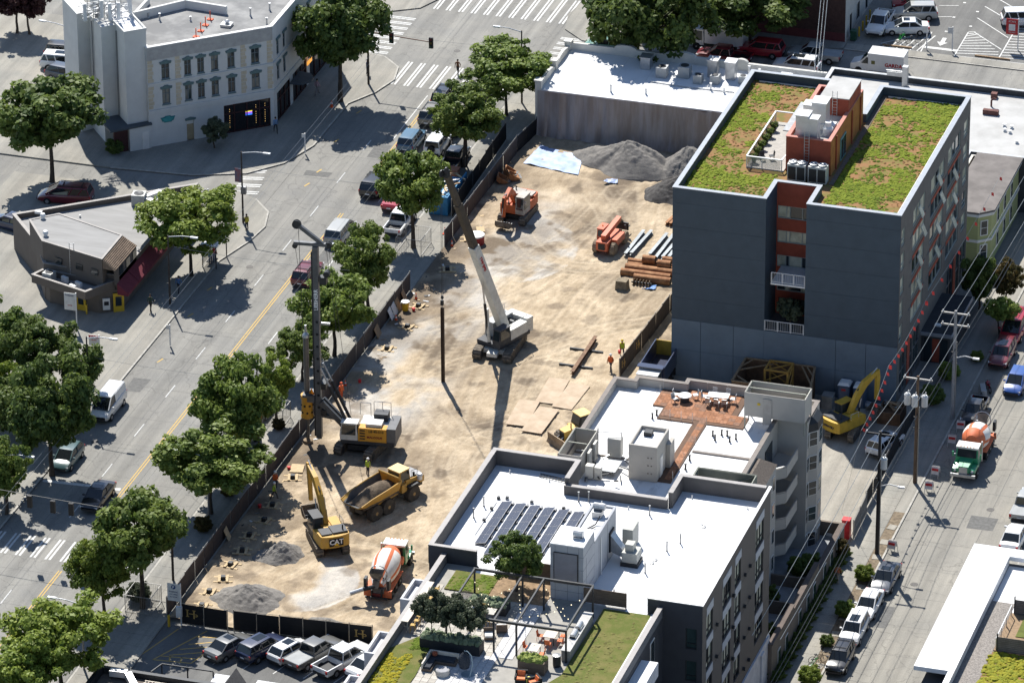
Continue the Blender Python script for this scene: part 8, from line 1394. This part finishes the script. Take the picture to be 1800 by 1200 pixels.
for i,(x,y,w,l,rz) in enumerate(((-10.9,-31.2,1.2,1.6,.2),(-10.2,22.2,.8,1.2,.4))): tag(obj('plywood_sheet',MB().box(-w / 2,w / 2,-l / 2,l / 2,0,.06),WOOD_L,loc=(x,y,.35),rz=rz),['pale plywood sheet over the trench by the drilling rig','small plywood offcut below the upper fence'][i],'plywood')
for i,(y,m,w) in enumerate(((3.0,WOOD,1.1),(1.9,ALU,1.2),(.8,ALU,1.0),(4.9,WOOD,.9),(-45.6,WOOD_L,.9),(-3.2,WOOD,1.4))): tag(obj('leaning_board',MB().obox((-12.45,y,.75),(.05,w,1.3),.1,0,R(-22)),m),['brown board leaning on the fence beside the yellow drum','white board leaning below the yellow drum','white board leaning by the orange cones','brown sheet leaning at the fence end by the gate gap','pale board leaning on the fence above the gravel heap','slatted pallet leaning on the fence'][i],'board')
t = wthing('drum','yellow drum with white lid against the fence','drum',(-11.7,2.9,.2)); obj('barrel',MB().lathe((-11.7,2.9,.2),[(.28,0),(.34,.5),(.4,1.0)],14),mat('drum_yellow',(.60,.36,.02),.5),t); obj('lid',MB().lathe((-11.7,2.9,1.2),[(.42,0),(.42,.06)],14),ALU,t)
cn = thing('traffic_cone','orange traffic cone along the site fence','cone',(-11.9,.6,.2),0,'traffic cones about the fence'); CO = mat('cone_orange',(.72,.09,.02),.6); obj('cone',MB().lathe((0,0,0),[(.16,.03),(.03,.7)],10),CO,cn); obj('base',MB().box(-.2,.2,-.2,.2,0,.03),CO,cn); obj('collar',MB().lathe((0,0,.35),[(.115,0),(.085,.15)],10),ALU,cn)
for x,y in ((-11.9,3.9),(-11.5,5.6),(-11.8,17.9),(-13.4,20.6),(-12.1,-14.0)): place(cn,(x,y,.2),0)
place(cn,(-34.2,46.6,.13),0,'orange traffic cone at the foot of the big dark tree','lone cone by the tree')
bk_ = thing('bucket','red bucket standing along the site fence','bucket',(-11.6,-31.5,.22),0,'red buckets by the fence'); obj('pail',MB().lathe((0,0,0),[(.13,0),(.17,.38)],10),mat('bucket_red',(.55,.03,.03)),bk_); obj('rim',MB().lathe((0,0,.38),[(.18,0),(.15,.02)],10),mat('bucket_red',(.55,.03,.03)),bk_)
for x,y in ((-11.7,-39.2),(-11.0,-13.0),(-10.9,3.0)): place(bk_,(x,y,.22),0)
bg = thing('debris','loose offcuts and rags along the fence foot','debris',(-11.9,-10,.2))
for i in range(70): y = random.uniform(-50,32); obj('offcut',MB().obox((random.uniform(-.5,1.6),y,.06),(random.uniform(.1,.6),random.uniform(.05,.3),random.uniform(.04,.2)),random.uniform(0,3)),random.choice((WOOD,WOOD_L,DKMET,ALU,STEEL,MUD)),bg)
bg.location = (-11.9,0,.2); bg['kind'] = 'stuff'
t = wthing('skip','blue steel container of timber beside the upper fence','skip',(-15.2,27.5,.13)); BLU = mat('skip_blue',(.03,.18,.34),.5,0,.2); obj('body',MB().box(-16.4,-14.4,24.6,24.7,.2,2.2).box(-16.4,-16.3,24.71,31,.2,2.2).box(-14.5,-14.4,24.71,31,.2,2.2).box(-16.29,-14.51,24.71,31,.2,1.5),BLU,t)
for i in range(14): obj('plank',MB().obox((-15.4 + random.uniform(-.6,.6),27.6 + random.uniform(-2.4,2.6),1.75 + .06 * i),(random.uniform(1.2,2.2),.2,.06),random.uniform(0,3)),random.choice((WOOD_L,WOOD_L,WOOD,ALU)),t)
tag(obj('tool_crate',MB().box(-17.2,-16.0,32.6,33.6,.15,1.3).box(-17.25,-15.95,32.55,33.65,1.3,1.4),mat('crate_terracotta',(.38,.16,.09),.8)),'terracotta crate beside the blue container','crate')
to = thing('portable_toilet','blue-grey portable toilet against the slate wall','portable toilet',(33.7,-3.4,.06),0,'portable toilets by the excavator'); obj('cabin',MB().box(-.55,.55,-.55,.55,0,2.05),mat('toilet_blue',(.05,.08,.13),.6),to); obj('roof',MB().loft([[(-.6,-.6,2.05),(.6,-.6,2.05),(.6,.6,2.05),(-.6,.6,2.05)],[(-.4,-.4,2.3),(.4,-.4,2.3),(.4,.4,2.3),(-.4,.4,2.3)]]),ALU,to); obj('door',MB().box(-.42,.42,-.6,-.56,.1,1.95),mat('toilet_door',(.10,.12,.16)),to); obj('sign',MB().box(-.2,.2,-.62,-.605,1.55,1.75),mat('sign_red',(.45,.03,.03)),to); place(to,(35.2,-3.5,.06),.04,'blue-grey portable toilet behind the digger boom'); to['label'] = 'blue-grey portable toilet next to the grey storage crate'
tag(obj('crate',MB().box(31.9,32.9,-5.1,-4.1,.06,1.3).box(31.85,32.95,-5.15,-4.05,1.3,1.38),mat('crate_grey',(.22,.22,.21),.8,0,.2)),'grey storage crate beside the portable toilets','crate')
af = thing('folding_sign','white folding roadwork sign with red print along the kerb','sign',(45.4,-5.8,.02),.1,'folding signs along the pale street kerb')
for s in (-1,1): q = obj('board',MB().obox((0,s * .2,.75),(.75,.03,.7),0,R(s * 18)),mat('sign_white',(.58,.56,.55),.6),af); obj('print',MB().obox((0,s * .22,.85),(.62,.035,.22),0,R(s * 18)),mat('sign_red',(.45,.03,.03)),q); obj('leg',MB().bar((-.34,s * .22,.7),(-.34,s * .42,0),.04,.04).bar((.34,s * .22,.7),(.34,s * .42,0),.04,.04),METAL,af)
for x,y in ((45.3,-8.8),(45.3,-15.3),(45.4,-18.3),(44.9,-30.2)): place(af,(x,y,.02),random.uniform(-.2,.2))
def board(loc,w,z0,z1,label,lines,rz=0.,pole=True,col=(.56,.56,.54)):
 t = thing('sign',label,'sign',(*loc,.12),rz); b = obj('panel',MB().box(-w / 2,w / 2,-.05,.0,z0,z1),mat('sign_face_%d' % int(col[0] * 99),col,.6),t); obj('post',MB().box(w / 2,w / 2 + .1,-.08,.04,0,z1 + .1),ALU,t)
 for s,sz,z,c in lines: lettering(s,sz,mat('ink_%d%d%d' % tuple(int(k * 99) for k in c),c),b,(0,-.056,z),FACE_Y)
 return t
NVY = (.02,.03,.10); RDK = (.45,.03,.03); t = board((-11.7,-61.3),1.15,2.35,4.05,'white parking sign with round P beside the black fence',[('PARKING',.2,3.25,NVY),('PAY HERE',.17,3.0,NVY),('ALL HOURS',.13,2.75,NVY)]); obj('disc',MB().lathe((0,-.08,3.72),[(.2,0),(.2,.03)],18,axis='y'),mat('ink_blue_disc',(.02,.05,.16)),t); lettering('P',.32,WLET,t,(0,-.095,3.72),FACE_Y,.01); obj('pay_box',MB().box(.25,.75,-.3,0,.9,1.9),mat('sign_face_56',(.56,.56,.54)),t); obj('bollard',MB().tube((-.35,-.5,0),(-.35,-.5,1.1),.12),YEL,t)
board((-41.4,-9.8),1.15,2.0,3.8,'white lot sign with blue panel beside the dark bushy tree',[('PARKING',.2,3.55,NVY),('RATES',.16,2.5,RDK)]); t = board((-37.6,-13.5),1.0,.5,1.6,'low red and white notice board by the bank lot',[('NOTICE',.18,1.4,RDK),('PARKING',.14,1.1,RDK)]); obj('header',MB().box(-.5,.5,-.06,-.052,1.3,1.6),mat('sign_red',(.45,.03,.03)),t); lettering('NOTICE',.18,WLET,t,(0,-.07,1.44),FACE_Y)
t = board((30.3,81.9),1.3,1.6,3.4,'red parking pay sign on a post in the hatched corner',[('SCAN',.3,3.1,(.6,.6,.58)),('TO PAY',.22,1.85,(.6,.6,.58))],col=(.45,.04,.04)); obj('blank_square',MB().box(-.35,.35,-.07,-.052,2.05,2.8),ALU,t)
for x,y,lab in ((21.4,79.2,'small white sign on a thin post by the hatched bay'),(24.1,79.6,'small blue-grey sign on a thin post by the car park exit')): board((x,y),.45,1.9,2.6,lab,[])
for x,y,lab in ((-31.2,-10.4,'thin sign post at the avenue kerb'),(-33.3,35.0,'parking sign post on the shaded corner kerb'),(-38.2,19.5,'short post beyond the bank apex')): board((x,y),.3,1.7,2.1,lab,[])
t = wthing('bus_shelter','glass bus shelter with dark frame beside the bank tree','bus shelter',(-32.9,8.0,.1)); fr = MB()
for x,y in ((-33.9,6.6),(-33.9,9.6),(-32.5,6.6),(-32.5,9.6)): fr.bar((x,y,.12),(x,y,2.5),.09,.09)
obj('frame',fr,DKMET,t); obj('roof',MB().box(-34.1,-32.3,6.4,9.8,2.5,2.6),mat('shelter_roof',(.42,.43,.44),.4,.2),t); obj('glass_wall',MB().box(-33.92,-33.9,6.7,9.5,.4,2.3),GP,t); obj('bench',MB().box(-33.7,-33.3,7.0,9.2,.5,.57),DKMET,t)
tag(obj('cabinet',MB().box(40.0,40.7,-29.3,-28.6,.06,1.9).box(39.97,40.73,-29.33,-28.57,1.9,1.98),mat('cabinet_red',(.50,.025,.03),.5)),'bright red cabinet beside the podium wall','cabinet')
tag(obj('shrub_cover',MB().lathe((39.3,-30.2,.06),[(.9,0),(1.0,.6),(.85,1.3),(.4,1.8)],14),mat('white_cover',(.60,.60,.58),.7,0,.1)),'white wrapped bundle on the podium end','bundle')
fence((41.15,-29.4),(41.0,-24.0),2,'tall grey screened fence panel at the yard entrance',mat('grey_fabric',(.10,.10,.10)),GALV,2.0)
def shrub(loc,r,label,kind='maple',z=.11,grp=None,sc=(1,1,1)): t = thing('clipped_shrub',label,'shrub',(*loc,z),0,grp); c = put_crown('foliage',crown_for(2,kind),t,(0,0,r * .75)); c.scale = (r * sc[0],r * sc[1],r * 1.1 * sc[2]); c = put_crown('foliage',crown_for(4,kind),t,(0,0,r * .72),2.1); c.scale = (r * .95 * sc[0],r * .95 * sc[1],r * 1.1 * sc[2]); obj('stem',MB().tube((0,0,0),(0,0,r * .8),.06),BARK,t); return t
# ================================================================ trees
def leaf_mat(name,c1,c2,tr=.38):
 m = bpy.data.materials.new(name); m.use_nodes = True; n = m.node_tree.nodes; l = m.node_tree.links; b = n['Principled BSDF']; out = n['Material Output']
 at = n.new('ShaderNodeAttribute'); at.attribute_name = 'tint'; oi = n.new('ShaderNodeObjectInfo')
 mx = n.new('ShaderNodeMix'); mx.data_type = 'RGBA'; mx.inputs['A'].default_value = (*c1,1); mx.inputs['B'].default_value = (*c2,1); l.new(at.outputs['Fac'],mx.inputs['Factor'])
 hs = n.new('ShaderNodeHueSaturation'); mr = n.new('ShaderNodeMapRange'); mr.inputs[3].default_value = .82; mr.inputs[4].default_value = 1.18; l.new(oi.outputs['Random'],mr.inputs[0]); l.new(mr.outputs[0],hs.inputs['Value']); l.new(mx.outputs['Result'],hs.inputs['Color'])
 l.new(hs.outputs[0],b.inputs['Base Color']); b.inputs['Roughness'].default_value = .55; b.inputs['Specular IOR Level'].default_value = .25
 t = n.new('ShaderNodeBsdfTranslucent'); l.new(hs.outputs[0],t.inputs[0]); s = n.new('ShaderNodeMixShader'); s.inputs[0].default_value = tr
 l.new(b.outputs[0],s.inputs[1]); l.new(t.outputs[0],s.inputs[2]); l.new(s.outputs[0],out.inputs['Surface']); return m
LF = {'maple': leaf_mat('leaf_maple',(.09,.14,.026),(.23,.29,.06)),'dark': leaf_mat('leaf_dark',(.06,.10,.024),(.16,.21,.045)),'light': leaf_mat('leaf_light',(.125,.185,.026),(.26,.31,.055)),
 'plum': leaf_mat('leaf_plum',(.03,.012,.014),(.075,.03,.028)),'olive': leaf_mat('leaf_olive',(.06,.08,.045),(.13,.15,.09)),'rust': leaf_mat('leaf_rust',(.07,.07,.02),(.15,.10,.03))}
def crown_mesh(seed,n_cl=120,per=150,leaf=.115,flat=.78,open_=.25):
 r_ = np.random.default_rng(seed); lob = r_.normal(size=(8,3)); lob /= np.linalg.norm(lob,axis=1)[:,None]; la = r_.uniform(-.34,.30,8); PV_,NV,TV = [],[],[]
 for c in range(n_cl):
  d = r_.normal(size=3); d /= np.linalg.norm(d); d[2] = d[2] * .9 + .12; k = 1 + sum(a * max(0,d @ q) ** 3 for a,q in zip(la,lob))
  rad = (r_.uniform(.6,1.0) if r_.random() > open_ else r_.uniform(.15,.6)) * k; cr = r_.uniform(.12,.27); n = int(per * (cr / .2) ** 1.5)
  p = r_.normal(size=(n,3)); p /= np.linalg.norm(p,axis=1)[:,None]; p *= (r_.random((n,1)) ** .45) * cr; p[:,2] *= .66
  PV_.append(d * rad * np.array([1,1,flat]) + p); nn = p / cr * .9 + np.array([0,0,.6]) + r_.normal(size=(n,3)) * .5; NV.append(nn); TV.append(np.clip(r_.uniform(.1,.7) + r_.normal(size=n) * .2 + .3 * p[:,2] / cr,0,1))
 o = np.concatenate(PV_); nn = np.concatenate(NV); nn /= np.linalg.norm(nn,axis=1)[:,None]; t1 = np.cross(nn,r_.normal(size=nn.shape)); t1 /= np.linalg.norm(t1,axis=1)[:,None] + 1e-9; t2 = np.cross(nn,t1); sz = (leaf * r_.uniform(.16,.36,len(o)))[:,None]
 V = np.stack([o - t1 * sz * 1.25,o + t2 * sz * .8,o + t1 * sz * 1.25,o - t2 * sz * .8],1).reshape(-1,3); nf = len(o); me = bpy.data.meshes.new('crown')
 me.vertices.add(len(V)); me.vertices.foreach_set('co',V.ravel()); me.loops.add(nf * 4); me.polygons.add(nf); me.polygons.foreach_set('loop_start',np.arange(0,nf * 4,4)); me.loops.foreach_set('vertex_index',np.arange(nf * 4)); me.update(calc_edges=True)
 at = me.attributes.new('tint','FLOAT','POINT'); at.data.foreach_set('value',np.repeat(np.concatenate(TV),4).astype(np.float32)); me.materials.append(None); return me
CROWNS = [crown_mesh(100 + i,120 if i < 5 else 90,leaf=.15) for i in range(7)]
def crown_for(i,kind): return CROWNS[i % len(CROWNS)],LF[kind]
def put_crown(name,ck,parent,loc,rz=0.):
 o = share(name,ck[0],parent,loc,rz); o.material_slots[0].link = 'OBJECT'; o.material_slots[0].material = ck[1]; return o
def trunk_mesh(hc,rx,rz,tr,seed):
 r_ = random.Random(seed); mb = MB(); top = Vector((r_.uniform(-.2,.2),r_.uniform(-.2,.2),hc - rz * .45)); p = Vector((0,0,-.1)); n = 5
 for i in range(n):
  q = Vector((top.x * (i + 1) / n + r_.uniform(-.06,.06),top.y * (i + 1) / n + r_.uniform(-.06,.06),top.z * (i + 1) / n)); mb.tube(p,q,tr * (1.25 if i == 0 else 1 - .08 * i),tr * (1 - .08 * (i + 1)),7); p = q
 for i in range(7):
  a = i * 2.4 + r_.uniform(-.4,.4); e = p + Vector((math.cos(a) * rx * .55,math.sin(a) * rx * .55,rz * r_.uniform(.35,1.0))); m_ = p.lerp(e,.5) + Vector((0,0,.12 * rz))
  mb.tube(p - Vector((0,0,.2 * r_.random() * rz)),m_,tr * .5,tr * .33,5); mb.tube(m_,e,tr * .33,tr * .12,5)
 return mb
TN = [0]
def tree(loc,h,w,kind,label,cat='tree',z=0.,group=None,low=.42,tr=None,name='street_tree',rz_=None,ci=None):
 TN[0] += 1; i = TN[0]; t = thing(name,label,cat,(*loc,z),0,group); rx = w / 2 * 1.02; rz = (h * (1 - low)) / 2; hc = h - rz * .98
 obj('trunk',trunk_mesh(hc,rx,rz,tr or .028 * h ** .9,i),BARK,t)
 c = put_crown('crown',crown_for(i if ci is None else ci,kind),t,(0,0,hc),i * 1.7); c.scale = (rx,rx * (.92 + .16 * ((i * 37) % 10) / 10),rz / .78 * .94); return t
G1 = 'street trees along the site sidewalk'
TREES = [((-16.1,49.8),7.7,8.5,'maple','leafy street tree beside the corner crosswalk and white-roofed store',0.38),
 ((-16.5,36.3),8.3,7.1,'maple','rounded street tree beside the jeep and black pickup truck',0.35),
 ((-15.4,16.7),10.7,8.2,'maple','street tree rising inside the mesh enclosure by the white pickup',0.34),
 ((-15.2,2.1),8.2,5.4,'maple','tree with dense round crown beside the sunlit sidewalk gap',0.32),
 ((-15.2,-8.1),9.0,8.0,'maple','broad tree right beside the drilling rig mast',0.30),
 ((-16.4,-14.0),6.0,5.4,'maple','low shady tree just behind the drilling rig mast',0.30),
 ((-16.0,-22.4),6.4,3.3,'light','small young tree ringed by a wire enclosure',0.35),
 ((-15.9,-33.5),11.3,7.0,'maple','tall tree standing before the long flatbed truck',0.36),
 ((-15.6,-41.3),8.2,9.8,'maple','wide tree over the sidewalk opposite the black sedan',0.34),
 ((-15.4,-59.4),11.4,9.4,'maple','very large tree growing near the parking sign',0.34),
 ((-18.1,-61.8),7.5,5.2,'light','slim bright green tree beside the lower crosswalk',0.25),
 ((-16.7,-75.5),9.4,9.6,'light','wide bright tree overhanging the lower car park entrance',0.30),
 ((-17.5,-79.8),7.0,7.3,'light','pale green tree below the car park entrance',0.30)]
for p,h,w,k,lab,lo in TREES: tree(p,h,w,k,lab,group=G1,low=lo * .8,z=.13)
TREES2 = [((-45.0,-22.5),7.5,7.5,'dark','dark tree farthest back behind the parking lot sign',0.1),((-37.6,-32.5),6.5,6.5,'dark','dark full tree behind the lime shrubby tree',0.1),((-36.5,-45),6.0,5.5,'dark','dark tree behind the kerb tree at the crosswalk',0.1),((-55.4,20.9),11.6,11.4,'dark','large round tree between the bank and the antenna tower',0.30),
 ((-34.3,4.5),8.6,8.6,'light','yellow-green tree standing before the red bank awnings',0.36),
 ((-38.9,-24.2),8.8,7.2,'dark','dark bushy tree behind the parking lot sign',0.25),
 ((-33.7,-26.1),7.3,5.0,'dark','dark compact tree beside the white van',0.30),
 ((-32.2,-38.3),10.9,7.9,'dark','broad dark tree shading the teal hatchback',0.22),
 ((-40.6,-29.0),5.7,3.2,'light','lime green shrubby tree among darker trees',0.15),
 ((-33.3,-46.7),7.1,4.3,'maple','tree at the kerb below the teal hatchback',0.25),
 ((-33.8,48.2),12.8,9.5,'dark','big dark tree in front of the white corner building',0.25),
 ((-3.6,60.4),14.0,12.5,'dark','very large tree spreading over the white store roof',0.22),
 ((3.5,74.5),8.6,11.6,'dark','tall dark tree before the brick building',0.20),
 ((-72.9,55.2),6.8,5.7,'plum','purple-leaved plum tree in the lot by the antenna tower',0.30),
 ((-71.5,55.3),6.1,4.5,'plum','second purple plum tree beside the tower lot kerb',0.30),
 ((41.3,19.5),5.5,3.4,'dark','shady tree beside the yellow-green house',0.15),
 ((43.6,20.9),4.8,3.4,'rust','reddish street tree behind the parked red van',0.25),
 ((44.4,14.7),4.1,3.3,'maple','small street tree before the red pickup',0.30),
 ((-42.4,33.4),3.2,2.6,'olive','thin sapling in a planting pit before the white block',0.20),
 ((40.9,-33.2),2.3,1.7,'rust','small rust-coloured shrub tree by the red cabinet',0.20)]
for p,h,w,k,lab,lo in TREES2: tree(p,h,w,k,lab,low=lo * .8,z=.1,name='tree')
tree((24.2,-76.3),5.2,4.4,'dark','dense dark tree in the terrace bed by the solar panels',low=.1,z=17.1,name='terrace_tree')
for i,x in enumerate((20.3,21.9,23.6)): tree((x,-86.8),4.1 - .2 * i,2.9,'olive','slim grey-green planter tree ' + ('nearest the bar counter','in the middle of three','nearest the white walkway')[i],low=.28,z=17.9,name='terrace_tree',group='three small trees in the long planter',tr=.045)
tree((27.6,-.9),3.0,2.6,'olive','feathery shrub tree on the recessed terrace of the charcoal block',low=.05,z=6.0,name='terrace_tree')
for i,(x,y,r) in enumerate(((43.85,-36.2,.85),(43.8,-43.0,.85),(43.8,-55.2,.95),(43.6,-48.5,.6))): shrub((x,y),r,['round clipped shrub behind the slate sedan','round clipped shrub by the white folding notice','round clipped shrub beside the black boxy SUV','dark low shrub in the shaded planting strip'][i],['light','maple','light','dark'][i],grp='clipped shrubs in the planting strip')
for i in range(14): shrub((40.95,-55.5 + 1.75 * i),.55,'dark hedge shrub at the foot of the podium wall','dark',.1,'hedge shrubs along the podium',(.7,1.6,1))
for i,(x,y,z) in enumerate(((38.5,-38.6,1.1),(39.4,-37.8,1.1),(37.2,-44.5,1.1),(38.8,-51.0,1.1))): shrub((x,y),1.0,['terrace shrub under the angled balconies','terrace shrub by the podium planter','dark shrub in the walled terrace bed','dark shrub in the lower terrace court'][i],'dark',z)
for i,(x,y,r,k) in enumerate(((-15.3,-23.8,.6,'rust'),(-15.3,-37.5,.7,'rust'),(-15.2,-44.5,.8,'rust'),(-16.2,-58.2,1.0,'olive'),(-51.8,29.3,.9,'dark'),(-62,47,.9,'light'),(41.9,4.2,1.0,'maple'),(41.6,-1.2,1.1,'dark'),(43.6,8.6,.6,'maple'))): shrub((x,y),r,['dry grass tuft inside the young tree enclosure','dry golden shrub under the tall tree','dry golden shrub below the wide tree','flowering shrub at the foot of the very large tree','dark shrub by the tower entrance canopy','green shrub beside the brown lamp pole','shrub by the charcoal block entrance','dark shrub at the charcoal block corner','kerbside shrub below the small street tree'][i],k)
for i in range(10): sq = MB().box(-.38,.38,-.45,.45,0,.03).mesh('paving_stone'); sq.materials.append(CONC_L); share('paving_stone',sq,VERGE,(43.85,-26 - 2.9 * i,.115),random.uniform(-.15,.15))
def bike(loc,rz,label,col,z=.02,motor=False,grp=None):
 t = thing('motorcycle' if motor else 'bicycle',label,'motorcycle' if motor else 'bicycle',(*loc,z),rz,grp); m = mat('bike_%d%d' % (int(col[0] * 99),int(col[1] * 99)),col,.4); r = .33
 for x in (-.52,.52): w = obj('wheel',MB().path([(x + r * math.cos(R(a)),0,r + r * math.sin(R(a))) for a in range(0,361,24)],.06 if motor else .025,5),TYRE,t); obj('hub',MB().tube((x,-.05,r),(x,.05,r),.12 if motor else .04),METAL,w)
 k = .05 if motor else .025; obj('frame',MB().path([(-.52,0,r),(-.15,0,.35),(.35,0,.75),(-.2,0,.8),(-.52,0,r)],k,5).tube((-.2,0,.8),(-.15,0,.35),k,n=5).tube((.52,0,r),(.35,0,.95),k,n=5),m,t); obj('handlebar',MB().tube((.33,-.28,.98),(.33,.28,.98),.02,n=5),DKMET,t); obj('saddle',MB().box(-.35,-.1,-.08,.08,.84,.9),DKMET,t)
 if motor: obj('tank',MB().box(-.1,.35,-.15,.15,.6,.85),m,t); obj('engine',MB().box(-.2,.25,-.16,.16,.3,.58),STEEL,t)
 return t
bike((18.6,80.6),R(60),'green hire bicycle in the hatched bay',(.03,.5,.06)); bike((19.9,80.4),R(30),'black bicycle beside the green hire bicycle',(.03,.03,.03)); bike((43.6,-51.6),R(30),'black bicycle locked by the boxy SUV',(.03,.03,.03),.12); bike((43.5,-52.4),R(60),'green-basket bicycle locked by the boxy SUV',(.05,.4,.08),.12)
bike((46.0,3.0),R(120),'red motorcycle parked below the dark red SUV',(.3,.02,.03),.02,True); bike((45.9,.3),R(100),'dark motorcycle parked beside the covered one',(.03,.03,.04),.02,True); t = bike((45.8,1.6),R(110),'motorcycle under a pale grey cover',(.03,.03,.04),.02,True); obj('cover',MB().loft([[(-.9,-.35,.35),(.9,-.35,.35),(.9,.35,.35),(-.9,.35,.35)],[(-.7,-.25,.95),(.6,-.25,1.15),(.6,.25,1.15),(-.7,.25,.95)]]),mat('cover_grey',(.30,.30,.29),.8,0,.1),t)
table(29.0,-31.4,1.9,1.0,.72,'white rectangular patio table on the timber roof deck',ALU,.08,13.18); t = wthing('fire_table','round white fire table on the timber roof deck','fire table',(26.1,-32.1,13.2)); obj('top',MB().lathe((26.1,-32.1,13.75),[(.6,0),(.6,.06),(.2,.065)],22),ALU,t); obj('pedestal',MB().lathe((26.1,-32.1,13.18),[(.42,0),(.38,.55)],14),DKMET,t)
for x,y,a in ((25.2,-31.8,90),(25.3,-32.6,60),(26.9,-31.4,-60)): chair(x,y,R(a),'grey metal patio chair at the round fire table',METAL,'patio chairs at the fire table',13.18)
for x,y,a in ((27.7,-31.4,90),(28.4,-30.6,0),(29.6,-30.5,0),(30.3,-31.2,-90),(28.3,-32.3,180),(29.1,-32.3,180),(29.8,-32.2,180)): chair(x,y,R(a),'grey metal patio chair at the rectangular table',METAL,'patio chairs at the white table',13.18)
for x,y,a in ((22.6,7.2,30),(23.4,7.6,-60)): chair(x,y,R(a),'dark lounge chair on the green roof deck',DKMET,'lounge chairs on the green roof deck',18.87)
for i in range(6): t = thing('potted_plant','potted shrub along the roof deck balustrade','potted plant',(21.9,6.6 + 1.5 * i,18.87),0,'potted shrubs on the roof deck'); obj('pot',MB().lathe((0,0,0),[(.16,0),(.22,.35)],10),DKMET,t); c = put_crown('foliage',crown_for(1,'maple'),t,(0,0,.6)); c.scale = (.38,.38,.38)
t = wthing('recycling_bin','green wheeled bin beside the brick building door','bin',(13.6,79.4,.02)); obj('bin_body',MB().box(13.3,13.9,79.1,79.8,.1,1.1),mat('bin_green',(.02,.07,.04),.6),t); obj('lid',MB().box(13.27,13.93,79.05,79.85,1.1,1.17),mat('bin_green',(.02,.07,.04)),t)
for i in range(4): tag(obj('bollard',MB().tube((13.9,80.6 + 1.6 * i,0),(13.9,80.6 + 1.6 * i,1.1),.1),YEL),'yellow bollard along the white alley wall','bollard','yellow bollards in the alley')
for i,(a,b) in enumerate(((16.9,20.1),(27.0,30.8))): tag(obj('wheel_stop',MB().box(a,b,78.9,79.1,0,.16),WOOD),['low timber wheel stop by the bicycles','low timber wheel stop by the parking pay sign'][i],'wheel stop')
for i,(x,y,c) in enumerate(((-58.6,41.0,(.04,.08,.25)),(-58.2,43.0,(.05,.05,.06)),(-57.8,40.0,(.25,.25,.5)))): t = wthing('recycling_bin',['blue bin beside the antenna tower','dark grey bin beside the antenna tower','lilac-lidded bin beside the antenna tower'][i],'bin',(x,y,.1)); obj('bin_body',MB().box(x - .6,x + .6,y - .5,y + .5,.1,1.2),mat('binb_%d' % i,c,.6),t); obj('lid',MB().box(x - .65,x + .65,y - .55,y + .55,1.2,1.3),mat('binb_%d' % i,c),t)
fence((40.75,-23.2),(40.75,-4.0),8,'black screened fence along the shaded yard beside the poles',FABK,GALV,1.7)
t = wthing('skip','brown plywood skip of rubble beside the shaded digger','skip',(38.6,-5.4,.06)); obj('body',MB().box(37.6,39.8,-6.6,-6.5,.06,1.3).box(37.6,39.8,-4.2,-4.1,.06,1.3).box(37.6,37.7,-6.49,-4.21,.06,1.3).box(39.7,39.8,-6.49,-4.21,.06,1.3).box(37.71,39.69,-6.49,-4.21,.06,.9),PLY,t)
for i in range(10): obj('rubble',MB().obox((38.7 + random.uniform(-.7,.7),-5.3 + random.uniform(-.8,.8),1.0 + .06 * i),(random.uniform(.4,1.2),.25,.12),random.uniform(0,3)),random.choice((WOOD,ALU,MUD,STEEL)),t)
tag(obj('pipe_bundle',MB().tube((35.6,-3.6,.3),(38.2,-4.4,.3),.22).tube((35.7,-3.2,.3),(38.2,-3.9,.3),.2),mat('pale_pipe',(.34,.36,.38),.6)),'pale pipes lying by the portable toilets','pipes')
